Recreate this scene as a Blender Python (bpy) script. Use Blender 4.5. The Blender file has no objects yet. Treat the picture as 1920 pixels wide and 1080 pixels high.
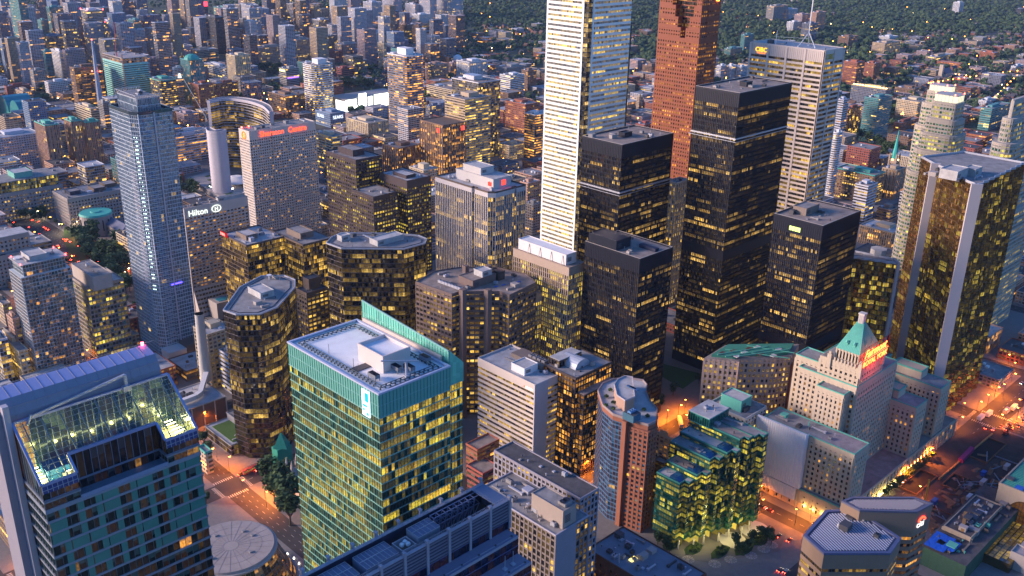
import bpy, math, random
from math import radians, sin, cos, pi, floor, hypot, atan2
random.seed(7)
C = bpy.context.scene.collection
YAW, PIT, ROL, FOC, CAMH = radians(45.3), radians(21.66), radians(1.07), 1800., 345.
_cy, _sy, _cp, _sp = cos(YAW), sin(YAW), cos(PIT), sin(PIT)
FWD = (_cp*_cy, _cp*_sy, -_sp)
_R0 = (_sy, -_cy, 0)
_U0 = (_R0[1]*FWD[2]-_R0[2]*FWD[1], _R0[2]*FWD[0]-_R0[0]*FWD[2], _R0[0]*FWD[1]-_R0[1]*FWD[0])
RGT = tuple(_R0[i]*cos(ROL)+_U0[i]*sin(ROL) for i in range(3))
UPV = tuple(-_R0[i]*sin(ROL)+_U0[i]*cos(ROL) for i in range(3))

def proj(x, y, z):
 d = (x, y, z-CAMH)
 w = sum(a*b for a, b in zip(d, FWD))
 if w < 1: return (-9999, -9999)
 return 960+FOC*sum(a*b for a, b in zip(d, RGT))/w, 540-FOC*sum(a*b for a, b in zip(d, UPV))/w

def un(px, py, z=0.):
 a = (px-960)/FOC; b = (540-py)/FOC
 d = [FWD[i]+a*RGT[i]+b*UPV[i] for i in range(3)]
 t = (z-CAMH)/d[2]
 return d[0]*t, d[1]*t

def T(c, r, x, y): return c*480+x/3, r*360+y/3

def hz(nx, ny, yb, zb=0.):
 """roof height of the vertical edge whose top is at (nx, ny) and whose foot is at row yb"""
 lo, hi = zb+1, 330.
 for _ in range(40):
  m = (lo+hi)/2
  x, y = un(nx, ny, m)
  if proj(x, y, zb)[1] > yb: hi = m
  else: lo = m
 return (lo+hi)/2

def bx4(nx, ny, lx, rx, H):
 """grid-aligned footprint from the near roof corner and the columns of its two neighbours"""
 x, y = un(nx, ny, H)
 def sol(f, tgt, sgn):
  lo, hi = 1., 400.
  for _ in range(40):
   m = (lo+hi)/2
   if (f(m)-tgt)*sgn > 0: hi = m
   else: lo = m
  return (lo+hi)/2
 ly = sol(lambda m: proj(x, y+m, H)[0], lx, -1)
 wx = sol(lambda m: proj(x+m, y, H)[0], rx, 1)
 return x, y, x+wx, y+ly

def rect(x0, y0, x1, y1): return [(x0, y0), (x1, y0), (x1, y1), (x0, y1)]
def shrink(r, a, b=None, c=None, d=None):
 b = a if b is None else b; c = a if c is None else c; d = b if d is None else d
 return (r[0]+a, r[1]+b, r[2]-c, r[3]-d)

def area(p): return sum(p[i][0]*p[(i+1) % len(p)][1]-p[(i+1) % len(p)][0]*p[i][1] for i in range(len(p)))/2
def ccw(p): return list(p) if area(p) > 0 else list(reversed(p))

def offset(p, d):
 """outset a CCW polygon by d"""
 n = len(p); out = []
 for i in range(n):
  a, b, c = p[i-1], p[i], p[(i+1) % n]
  e1 = (b[0]-a[0], b[1]-a[1]); e2 = (c[0]-b[0], c[1]-b[1])
  l1 = hypot(*e1) or 1e-6; l2 = hypot(*e2) or 1e-6
  n1 = (e1[1]/l1, -e1[0]/l1); n2 = (e2[1]/l2, -e2[0]/l2)
  k = 1+n1[0]*n2[0]+n1[1]*n2[1]
  k = max(k, .35)
  out.append((b[0]+d*(n1[0]+n2[0])/k, b[1]+d*(n1[1]+n2[1])/k))
 return out

def inside(p, x, y):
 c = False; n = len(p)
 for i in range(n):
  a, b = p[i], p[(i+1) % n]
  if (a[1] > y) != (b[1] > y) and x < (b[0]-a[0])*(y-a[1])/(b[1]-a[1])+a[0]: c = not c
 return c

def cen(p): return sum(q[0] for q in p)/len(p), sum(q[1] for q in p)/len(p)
def bbox(p): return min(q[0] for q in p), min(q[1] for q in p), max(q[0] for q in p), max(q[1] for q in p)

class MB:
 def __init__(s): s.v = []; s.f = []; s.m = []; s.uv = []
 def face(s, pts, mi=0, uv=None):
  b = len(s.v); s.v += pts; s.f.append(tuple(range(b, b+len(pts)))); s.m.append(mi)
  s.uv += uv if uv else [(0., 0.)]*len(pts)
 def quadwall(s, a, b, z0, z1, mi=0, uv=None):
  s.face([(a[0], a[1], z0), (b[0], b[1], z0), (b[0], b[1], z1), (a[0], a[1], z1)], mi, uv)
 def prism(s, poly, z0, z1, mi=0, top=None, bottom=True, uvs=None):
  n = len(poly)
  for i in range(n):
   s.quadwall(poly[i], poly[(i+1) % n], z0, z1, mi, uvs[i] if uvs else None)
  s.face([(x, y, z1) for x, y in poly], mi if top is None else top)
  if bottom: s.face([(x, y, z0) for x, y in reversed(poly)], mi)
 def box(s, x0, y0, z0, x1, y1, z1, mi=0, top=None): s.prism(rect(x0, y0, x1, y1), z0, z1, mi, top)
 def ring(s, poly, w, z0, z1, mi=0):
  inn = offset(poly, -w); n = len(poly)
  for i in range(n):
   j = (i+1) % n
   s.quadwall(poly[i], poly[j], z0, z1, mi)
   s.quadwall(inn[j], inn[i], z0, z1, mi)
   s.face([(*poly[i], z1), (*poly[j], z1), (*inn[j], z1), (*inn[i], z1)], mi)
 def bar(s, p, q, r=.15, mi=0):
  """square bar between two 3D points"""
  d = [q[i]-p[i] for i in range(3)]; L = math.sqrt(sum(c*c for c in d)) or 1e-6
  d = [c/L for c in d]
  a = (0, 0, 1) if abs(d[2]) < .9 else (1, 0, 0)
  u = (d[1]*a[2]-d[2]*a[1], d[2]*a[0]-d[0]*a[2], d[0]*a[1]-d[1]*a[0])
  l = math.sqrt(sum(c*c for c in u)); u = [c/l*r for c in u]
  v = [(d[1]*u[2]-d[2]*u[1]), (d[2]*u[0]-d[0]*u[2]), (d[0]*u[1]-d[1]*u[0])]
  c4 = [(1, 1), (-1, 1), (-1, -1), (1, -1)]
  A = [tuple(p[i]+u[i]*a_+v[i]*b_ for i in range(3)) for a_, b_ in c4]
  B = [tuple(q[i]+u[i]*a_+v[i]*b_ for i in range(3)) for a_, b_ in c4]
  for i in range(4):
   j = (i+1) % 4; s.face([A[i], A[j], B[j], B[i]], mi)
  s.face(A[::-1], mi); s.face(B, mi)
 def cyl(s, x, y, z0, z1, r0, r1=None, n=12, mi=0, top=None):
  r1 = r0 if r1 is None else r1
  A = [(x+r0*cos(2*pi*i/n), y+r0*sin(2*pi*i/n), z0) for i in range(n)]
  B = [(x+r1*cos(2*pi*i/n), y+r1*sin(2*pi*i/n), z1) for i in range(n)]
  for i in range(n):
   j = (i+1) % n; s.face([A[i], A[j], B[j], B[i]], mi)
  if r1 > 1e-3: s.face(B, mi if top is None else top)
  s.face(A[::-1], mi)
 def mesh(s, name, mats, org=(0, 0, 0)):
  me = bpy.data.meshes.new(name)
  ox, oy, oz = org
  me.from_pydata([(x-ox, y-oy, z-oz) for x, y, z in s.v], [], s.f)
  for m in (mats if isinstance(mats, (list, tuple)) else [mats]): me.materials.append(m)
  me.polygons.foreach_set('material_index', s.m)
  uvl = me.uv_layers.new(name='UVMap')
  uvl.data.foreach_set('uv', [c for p in s.uv for c in p])
  me.update()
  return me
 def build(s, name, mats, parent=None, org=None):
  o0 = tuple(parent.location) if (parent and org is None) else (org or (0, 0, 0))
  me = s.mesh(name, mats, o0)
  o = bpy.data.objects.new(name, me); C.objects.link(o)
  if parent: o.parent = parent
  if parent and org is not None:
   o.location = tuple(org[i]-parent.location[i] for i in range(3))
  elif org is not None: o.location = org
  return o

def subpart(mb, name, mats, part, root):
 me = mb.mesh(name, mats, tuple(root.location)); o = bpy.data.objects.new(name, me); C.objects.link(o); o.parent = part; return o

def inst(name, me, parent, loc, rz=0, scale=None):
 o = bpy.data.objects.new(name, me); C.objects.link(o)
 if parent:
  o.parent = parent; o.location = tuple(loc[i]-parent.location[i] for i in range(3))
 else: o.location = loc
 if rz: o.rotation_euler = (0, 0, rz)
 if scale: o.scale = scale
 return o

LABELS = {}
def tag(o, label=None, cat=None, group=None, kind=None):
 if label:
  o['label'] = label
  LABELS.setdefault(label, []).append(o.name)
 if cat: o['category'] = cat
 if group: o['group'] = group
 if kind: o['kind'] = kind
 return o
def thing(name, label, cat, loc, group=None):
 o = bpy.data.objects.new(name, None); C.objects.link(o); o.location = (loc[0], loc[1], loc[2] if len(loc) > 2 else 0)
 o.empty_display_size = 1
 return tag(o, label, cat, group)
def subkind(o, k='stuff'): o['kind'] = k; return o

def newmat(name):
 m = bpy.data.materials.new(name); m.use_nodes = True
 nt = m.node_tree; nt.nodes.clear()
 out = nt.nodes.new('ShaderNodeOutputMaterial')
 return m, nt, out
def N(nt, t, **k):
 n = nt.nodes.new(t)
 for a, b in k.items(): setattr(n, a, b)
 return n
def math_(nt, op, a, b=None, c=None):
 n = nt.nodes.new('ShaderNodeMath'); n.operation = op
 for i, v in enumerate((a, b, c)):
  if v is None: continue
  if isinstance(v, (int, float)): n.inputs[i].default_value = v
  else: nt.links.new(v, n.inputs[i])
 return n.outputs[0]
def mixc(nt, f, a, b, bt='MIX'):
 n = nt.nodes.new('ShaderNodeMix'); n.data_type = 'RGBA'; n.blend_type = bt
 for s, v in ((n.inputs[0], f), (n.inputs[6], a), (n.inputs[7], b)):
  if isinstance(v, (int, float)): s.default_value = v
  elif isinstance(v, tuple): s.default_value = (*v[:3], 1)
  else: nt.links.new(v, s)
 return n.outputs[2]

_M = {}
def mat(col, rough=.8, metal=0., var=.18, scale=.25, spec=.4, streak=True, name='surface'):
 """weathered solid surface: cloudy tone variation and faint vertical staining"""
 k = (col, rough, metal, var, scale, streak)
 if k in _M: return _M[k]
 m, nt, out = newmat(name)
 p = N(nt, 'ShaderNodeBsdfPrincipled')
 tc = N(nt, 'ShaderNodeNewGeometry')
 n1 = N(nt, 'ShaderNodeTexNoise'); n1.inputs['Scale'].default_value = scale; n1.inputs['Detail'].default_value = 6; n1.inputs['Roughness'].default_value = .65
 nt.links.new(tc.outputs['Position'], n1.inputs['Vector'])
 f = n1.outputs['Fac']
 if streak:
  mp = N(nt, 'ShaderNodeMapping'); mp.inputs['Scale'].default_value = (1.3, 1.3, .06)
  nt.links.new(tc.outputs['Position'], mp.inputs['Vector'])
  n2 = N(nt, 'ShaderNodeTexNoise'); n2.inputs['Scale'].default_value = 1.; n2.inputs['Detail'].default_value = 3
  nt.links.new(mp.outputs[0], n2.inputs['Vector'])
  f = math_(nt, 'ADD', math_(nt, 'MULTIPLY', f, .6), math_(nt, 'MULTIPLY', n2.outputs['Fac'], .4))
 f = math_(nt, 'MULTIPLY', math_(nt, 'SUBTRACT', f, .5), 2.2)
 f = math_(nt, 'ADD', 1., math_(nt, 'MULTIPLY', f, var))
 hs = N(nt, 'ShaderNodeVectorMath', operation='SCALE'); hs.inputs[0].default_value = col
 nt.links.new(f, hs.inputs['Scale'])
 nt.links.new(hs.outputs[0], p.inputs['Base Color'])
 p.inputs['Roughness'].default_value = rough; p.inputs['Metallic'].default_value = metal
 p.inputs['Specular IOR Level'].default_value = spec
 nt.links.new(p.outputs[0], out.inputs[0])
 _M[k] = m
 return m

def emis(col, s, name='glow'):
 k = ('e', col, s)
 if k in _M: return _M[k]
 m, nt, out = newmat(name)
 e = N(nt, 'ShaderNodeEmission'); e.inputs[0].default_value = (*col, 1); e.inputs[1].default_value = s*.36
 nt.links.new(e.outputs[0], out.inputs[0])
 m.cycles.emission_sampling = 'NONE'
 _M[k] = m
 return m

EM = .42   # overall strength of lit windows
def _glass_group(kind):
 """window glass, one random state per cell. kind 'uv': cell from UV (unit = bay x storey); 'obj': one pane per object;
 'far': the same cells but with a wall round each opening, for buildings whose windows are a pixel wide"""
 g = bpy.data.node_groups.new('panes_'+kind, 'ShaderNodeTree')
 it = g.interface
 def inp(n, t, d):
  s = it.new_socket(name=n, in_out='INPUT', socket_type=t)
  s.default_value = d
 inp('Tint', 'NodeSocketColor', (.02, .025, .03, 1)); inp('Tint2', 'NodeSocketColor', (.06, .07, .08, 1))
 inp('Lit', 'NodeSocketFloat', .15); inp('Row', 'NodeSocketFloat', .05)
 inp('Col', 'NodeSocketColor', (1, .7, .25, 1)); inp('Col2', 'NodeSocketColor', (1, .5, .12, 1))
 inp('Str', 'NodeSocketFloat', 1.); inp('Seed', 'NodeSocketFloat', 0.)
 inp('Metal', 'NodeSocketFloat', .3); inp('Rough', 'NodeSocketFloat', .1)
 inp('Wall', 'NodeSocketColor', (.4, .36, .33, 1)); inp('MX', 'NodeSocketFloat', .2); inp('MY', 'NodeSocketFloat', .3); inp('Block', 'NodeSocketFloat', 4.)
 it.new_socket(name='BSDF', in_out='OUTPUT', socket_type='NodeSocketShader')
 gi = N(g, 'NodeGroupInput'); go = N(g, 'NodeGroupOutput')
 I = gi.outputs
 uv = N(g, 'ShaderNodeUVMap'); uv.uv_map = 'UVMap'
 sx = N(g, 'ShaderNodeSeparateXYZ'); g.links.new(uv.outputs[0], sx.inputs[0])
 U, V = sx.outputs[0], sx.outputs[1]
 if kind == 'obj':
  oi = N(g, 'ShaderNodeObjectInfo')
  r = oi.outputs['Random']
  sl = N(g, 'ShaderNodeSeparateXYZ'); g.links.new(oi.outputs['Location'], sl.inputs[0])
  cu = math_(g, 'MULTIPLY', r, 733.); cv = math_(g, 'FLOOR', math_(g, 'MULTIPLY', sl.outputs[2], 10.))
  bu = math_(g, 'FLOOR', math_(g, 'DIVIDE', math_(g, 'SUBTRACT', sl.outputs[0], sl.outputs[1]), math_(g, 'MULTIPLY', I['Block'], 2.2)))
 else:
  cu = math_(g, 'FLOOR', U); cv = math_(g, 'FLOOR', V)
  bu = math_(g, 'FLOOR', math_(g, 'DIVIDE', cu, I['Block']))
 fu = math_(g, 'FRACT', U); fv = math_(g, 'FRACT', V)
 def wn(a, b, off):
  cb = N(g, 'ShaderNodeCombineXYZ')
  for s, v in zip(cb.inputs, (a, b, math_(g, 'ADD', I['Seed'], off))):
   if isinstance(v, (int, float)): s.default_value = v
   else: g.links.new(v, s)
  w = N(g, 'ShaderNodeTexWhiteNoise'); w.noise_dimensions = '3D'
  g.links.new(cb.outputs[0], w.inputs['Vector'])
  return w
 w1 = wn(cu, cv, 0.3); w2 = wn(bu, cv, 11.7); w3 = wn(0., cv, 23.1)
 r1 = w1.outputs['Value']; r2 = w2.outputs['Value']; r3 = w3.outputs['Value']
 sc = N(g, 'ShaderNodeSeparateColor'); g.links.new(w1.outputs['Color'], sc.inputs[0])
 a1, a2, a3 = sc.outputs[0], sc.outputs[1], sc.outputs[2]
 inb = math_(g, 'LESS_THAN', r2, I['Lit'])
 thr = math_(g, 'ADD', math_(g, 'MULTIPLY', inb, .78), math_(g, 'MULTIPLY', I['Lit'], .16))
 l1 = math_(g, 'LESS_THAN', r1, thr)
 l2 = math_(g, 'MULTIPLY', math_(g, 'LESS_THAN', r3, I['Row']), math_(g, 'LESS_THAN', r1, .82))
 lit = math_(g, 'MAXIMUM', l1, l2)
 mp = N(g, 'ShaderNodeVectorMath', operation='MULTIPLY'); g.links.new(uv.outputs[0], mp.inputs[0]); mp.inputs[1].default_value = (3.1, 4.3, 1)
 if kind == 'obj':
  ad = N(g, 'ShaderNodeVectorMath', operation='ADD'); g.links.new(mp.outputs[0], ad.inputs[0])
  cb = N(g, 'ShaderNodeCombineXYZ'); g.links.new(cu, cb.inputs[0]); g.links.new(cu, cb.inputs[1]); g.links.new(cb.outputs[0], ad.inputs[1])
  vec = ad.outputs[0]
 else: vec = mp.outputs[0]
 nz = N(g, 'ShaderNodeTexNoise'); nz.inputs['Scale'].default_value = 1.; nz.inputs['Detail'].default_value = 3
 g.links.new(vec, nz.inputs['Vector'])
 ins = math_(g, 'MULTIPLY', math_(g, 'SUBTRACT', nz.outputs['Fac'], .22), 2.6)
 ins = math_(g, 'MAXIMUM', ins, .12)
 blind = math_(g, 'GREATER_THAN', fv, math_(g, 'SUBTRACT', 1., math_(g, 'MULTIPLY', a2, .75)))
 ins = math_(g, 'MULTIPLY', ins, math_(g, 'SUBTRACT', 1., math_(g, 'MULTIPLY', blind, .45)))
 sc2 = N(g, 'ShaderNodeSeparateColor'); g.links.new(w2.outputs['Color'], sc2.inputs[0])
 b2 = sc2.outputs[1]
 bri = math_(g, 'MULTIPLY', math_(g, 'ADD', .14, math_(g, 'MULTIPLY', math_(g, 'MULTIPLY', b2, b2), 1.1)), math_(g, 'ADD', .6, math_(g, 'MULTIPLY', a1, .9)))
 dim = math_(g, 'MULTIPLY', math_(g, 'LESS_THAN', a2, .55), math_(g, 'MULTIPLY', math_(g, 'ADD', b2, .25), math_(g, 'MINIMUM', math_(g, 'MULTIPLY', I['Lit'], .28), .085)))
 est = math_(g, 'MULTIPLY', math_(g, 'MAXIMUM', math_(g, 'MULTIPLY', lit, bri), dim), math_(g, 'MULTIPLY', ins, I['Str']))
 ecol = mixc(g, a3, I['Col'], I['Col2'])
 drawn = math_(g, 'MULTIPLY', math_(g, 'LESS_THAN', a3, .33), blind)
 base = mixc(g, drawn, I['Tint'], I['Tint2'])
 base = mixc(g, math_(g, 'MULTIPLY', a2, .6), base, mixc(g, 1., base, (.45, .45, .5), 'MULTIPLY'))
 rough = I['Rough']; metal = math_(g, 'MULTIPLY', I['Metal'], math_(g, 'SUBTRACT', 1., math_(g, 'MULTIPLY', drawn, .8)))
 if kind == 'far':
  m1 = math_(g, 'MULTIPLY', math_(g, 'GREATER_THAN', fu, I['MX']), math_(g, 'GREATER_THAN', fv, I['MY']))
  geo0 = N(g, 'ShaderNodeNewGeometry')
  nz2 = N(g, 'ShaderNodeTexNoise'); nz2.inputs['Scale'].default_value = .08; nz2.inputs['Detail'].default_value = 5
  g.links.new(geo0.outputs['Position'], nz2.inputs['Vector'])
  wcol = mixc(g, math_(g, 'MULTIPLY', nz2.outputs['Fac'], .7), I['Wall'], mixc(g, 1., I['Wall'], (.55, .53, .55), 'MULTIPLY'))
  base = mixc(g, m1, wcol, base)
  est = math_(g, 'MULTIPLY', est, m1)
  metal = math_(g, 'MULTIPLY', metal, m1)
  rough = math_(g, 'SUBTRACT', .85, math_(g, 'MULTIPLY', m1, math_(g, 'SUBTRACT', .85, I['Rough'])))
 geo = N(g, 'ShaderNodeNewGeometry')
 sb = N(g, 'ShaderNodeVectorMath', operation='SUBTRACT'); g.links.new(w1.outputs['Color'], sb.inputs[0]); sb.inputs[1].default_value = (.5, .5, .5)
 scl = N(g, 'ShaderNodeVectorMath', operation='SCALE'); g.links.new(sb.outputs[0], scl.inputs[0]); scl.inputs['Scale'].default_value = .05
 ad2 = N(g, 'ShaderNodeVectorMath', operation='ADD'); g.links.new(scl.outputs[0], ad2.inputs[0]); g.links.new(geo.outputs['Normal'], ad2.inputs[1])
 nn = N(g, 'ShaderNodeVectorMath', operation='NORMALIZE'); g.links.new(ad2.outputs[0], nn.inputs[0])
 p = N(g, 'ShaderNodeBsdfPrincipled')
 g.links.new(base, p.inputs['Base Color'])
 g.links.new(rough, p.inputs['Roughness']); g.links.new(metal, p.inputs['Metallic'])
 g.links.new(nn.outputs[0], p.inputs['Normal'])
 g.links.new(ecol, p.inputs['Emission Color']); g.links.new(math_(g, 'MULTIPLY', est, EM), p.inputs['Emission Strength'])
 p.inputs['Specular IOR Level'].default_value = .6
 g.links.new(p.outputs[0], go.inputs[0])
 return g
GG = {}
_gs = [0]
YEL = ((1, .52, .05), (1, .64, .15)); ORA = ((1, .36, .04), (1, .50, .10)); GRY = ((.92, .74, .10), (1, .58, .06)); WHT = ((1, .8, .42), (1, .92, .7))
def glass(tint=(.02, .025, .03), tint2=(.10, .11, .12), lit=.15, row=.04, col=YEL, s=1., metal=.3, rough=.1, kind='uv', wall=(.4, .36, .33), mx=.2, my=.3, seed=None, block=4.):
 if kind not in GG: GG[kind] = _glass_group(kind)
 if seed is None:
  _gs[0] += 1; seed = _gs[0]*3.17
 m, nt, out = newmat('window_glass')
 g = N(nt, 'ShaderNodeGroup'); g.node_tree = GG[kind]
 for k, v in (('Tint', (*tint, 1)), ('Tint2', (*tint2, 1)), ('Lit', lit), ('Row', row), ('Col', (*col[0], 1)), ('Col2', (*col[1], 1)), ('Str', s),
                 ('Seed', seed), ('Metal', metal), ('Rough', rough), ('Wall', (*wall, 1)), ('MX', mx), ('MY', my), ('Block', block)):
  g.inputs[k].default_value = v
 nt.links.new(g.outputs[0], out.inputs[0])
 m.cycles.emission_sampling = 'NONE'
 return m

CONC = mat((.36, .33, .32)); LCONC = mat((.52, .49, .47)); BEIGE = mat((.40, .31, .22)); WHITE = mat((.72, .72, .73), var=.08); OFFW = mat((.58, .55, .53), var=.12)
BROWN = mat((.13, .095, .075)); DBROWN = mat((.07, .05, .045)); TAUPE = mat((.22, .175, .15)); PINK = mat((.46, .33, .28)); BLACK = mat((.011, .014, .030), .40, .15, spec=.4); NAVY = mat((.03, .035, .07), .4)
STEEL = mat((.33, .35, .42), .45, .5); LSTEEL = mat((.5, .52, .6), .4, .4); COPPER = mat((.10, .42, .34), .7, var=.3); BRICK = mat((.28, .10, .07)); RGRAN = mat((.24, .062, .028), .6)
STONE = mat((.46, .39, .31), var=.2); GRAVEL = mat((.25, .245, .25), .95, scale=.16, var=.75, streak=False); DROOF = mat((.085, .082, .088), .9, scale=.18, var=.8, streak=False)
LROOF = mat((.42, .42, .43), .9, scale=.16, var=.6, streak=False); WROOF = mat((.80, .82, .84), .85, scale=.14, var=.22, streak=False); TROOF = mat((.27, .225, .20), .9, scale=.18, var=.7, streak=False)
GREY = mat((.24, .24, .26)); DGREY = mat((.07, .07, .08), .6); RED = mat((.35, .04, .03)); TEALM = mat((.05, .30, .28), .5); BLUEM = mat((.02, .10, .45), .6)
FOOT = []          # footprints already taken (bbox, polygon)
def claim(poly, m=2.): FOOT.append((bbox(offset(ccw(poly), m)), offset(ccw(poly), m)))

def S(fh=3.8, cw=1.6, g=None, band=(1.1, .25, LCONC), pier=(.3, .35, LCONC), every=1, base=0, rev=False, pane=True, crown=None, plan=.12):
 return dict(fh=fh, cw=cw, g=g or {}, band=band, pier=pier, every=every, crown=crown, pane=pane)

def sees(a, b):
 """does the outward side of edge a-b (CCW) face the viewing side"""
 n = (b[1]-a[1], a[0]-b[0]); m = ((a[0]+b[0])/2, (a[1]+b[1])/2)
 return -(n[0]*m[0]+n[1]*m[1]) > 0

PANE = [0]
def block(root, poly, z0, z1, st, parts=True, panes=0, seed=None):
 """one storeyed volume: glass skin, a band round every floor, upright piers, and the nearest windows as panes of their own"""
 poly = ccw(poly)
 fh, cw = st['fh'], st['cw']
 ch, cm = st['crown'] or (0, None)
 zt = z1-ch
 nf = max(1, round((zt-z0)/fh)); fh = (zt-z0)/nf
 _gs[0] += 1; sd = _gs[0]*3.17 if seed is None else seed
 gm = glass(seed=sd, **st['g'])
 mb = MB(); n = len(poly); uvs = []; u0 = 0; edges = []
 for i in range(n):
  a, b = poly[i], poly[(i+1) % n]; L = hypot(b[0]-a[0], b[1]-a[1])
  nc = max(1, round(L/cw)); uvs.append([(u0, 0), (u0+nc, 0), (u0+nc, nf), (u0, nf)])
  edges.append((a, b, L, nc, u0)); u0 += nc+13
 core = offset(poly, -.05)
 mb.prism(core, z0, zt, 0, bottom=False, uvs=uvs)
 mb.build('curtain_wall', gm, root)
 if ch:
  mb = MB(); mb.prism(offset(poly, .3), zt, z1, 0); mb.build('crown_band', cm, root)
 bh, bo, bm = st['band']
 if bh:
  mb = MB(); mb.prism(offset(poly, bo), 0, bh, 0)
  c = cen(poly); me = mb.mesh('floor_band', [bm], (c[0], c[1], 0))
  for k in range(nf+(0 if ch else 1)):
   zz = z0+k*fh - (0 if k else 0)
   if k == nf: zz -= bh
   inst('floor_band', me, root, (c[0], c[1], zz+.002*k))
 pw, po, pm = st['pier']
 if pw:
  sp = []
  for a, b, L, nc, _ in edges:
   vis = sees(a, b)
   ev = st['every']
   d = ((b[0]-a[0])/L, (b[1]-a[1])/L)
   for k in range(0, nc+1, ev):
    if k == nc and n > 2 and nc % ev == 0: pass
    t = L*k/nc
    x, y = a[0]+d[0]*t, a[1]+d[1]*t
    sp.append((0 if vis else 1, hypot(x, y), x, y, atan2(d[1], d[0])))
  sp = [q for q in sp if q[0] == 0]
  sp.sort()
  mb = MB(); mb.box(-pw/2, -po, 0, pw/2, .12, zt-z0+.05)
  me = mb.mesh('pier', [pm])
  for q in sp[:100]: inst('pier', me, root, (q[2], q[3], z0), q[4])
  if len(sp) > 100:
   mb = MB()
   for q in sp[100:]:
    c_, s_ = cos(q[4]), sin(q[4])
    P4 = [(q[2]+x*c_-y*s_, q[3]+x*s_+y*c_) for x, y in ((-pw/2, -po), (pw/2, -po), (pw/2, .12), (-pw/2, .12))]
    mb.prism(P4, z0, zt+.05)
   o = mb.build('pier', [pm], root); subkind(o)
 if panes:
  gp = dict(st['g']); gp['kind'] = 'obj'
  pmats = glass(seed=sd, **gp)
  cand = []
  for a, b, L, nc, _ in edges:
   if not sees(a, b): continue
   d = ((b[0]-a[0])/L, (b[1]-a[1])/L); nrm = (d[1], -d[0]); w = L/nc
   for k in range(nc):
    x, y = a[0]+d[0]*w*(k+.5), a[1]+d[1]*w*(k+.5)
    for f in range(nf):
     z = z0+f*fh
     p_ = proj(x, y, z+fh/2)
     if not (0 < p_[0] < 1920 and 0 < p_[1] < 1080): continue
     cosv = -(nrm[0]*x+nrm[1]*y)/hypot(x, y)
     dd = x*x+y*y+(CAMH-z)**2
     cand.append((-cosv*w/dd, x, y, z, d, nrm, w))
  cand.sort(key=lambda q: q[0])
  cache = {}
  for q in cand[:panes]:
   _, x, y, z, d, nrm, w = q
   ww = w-(pw if pw and st['every'] == 1 else .08)-.04; hh = fh-bh-.04
   k = round(ww, 3)
   if k not in cache:
    m2 = MB(); m2.face([(-ww/2, 0, 0), (ww/2, 0, 0), (ww/2, 0, hh), (-ww/2, 0, hh)], 0, [(0, 0), (1, 0), (1, 1), (0, 1)])
    cache[k] = m2.mesh('window', [pmats])
   inst('window', cache[k], root, (x+nrm[0]*.0, y+nrm[1]*.0, z+bh+.02), atan2(d[1], d[0]))
 return fh

rr = random.Random(3)
def roofing(root, poly, z, rm, par=1.0, pm=None, pw=.5):
 poly = ccw(poly)
 mb = MB(); mb.prism(poly, z, z+.15, 0); mb.build('roof', rm, root)
 if par:
  mb = MB(); mb.ring(offset(poly, .32), pw, z-.05, z+par); mb.build('parapet', pm or rm, root)

def fan_unit(root, x, y, z, sx, sy, h, m, nf=2):
 mb = MB(); mb.box(x-sx/2, y-sy/2, z, x+sx/2, y+sy/2, z+h, 0)
 for lx in (-1, 1):
  for ly in (-1, 1): mb.box(x+lx*sx*.42-.12, y+ly*sy*.42-.12, z-.4, x+lx*sx*.42+.12, y+ly*sy*.42+.12, z, 0)
 body = mb.build('cooling_unit', [m], root)
 r = min(sx, sy/nf if sy > sx else sy, sx/nf if sx > sy else sx)*.38
 for k in range(nf):
  t = (k+.5)/nf-.5
  cx, cy_ = (x+t*sx, y) if sx >= sy else (x, y+t*sy)
  mb = MB(); mb.cyl(cx, cy_, z+h, z+h+.35, r, n=10, mi=0, top=1); subpart(mb, 'fan', [m, BLACK], body, root)

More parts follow.
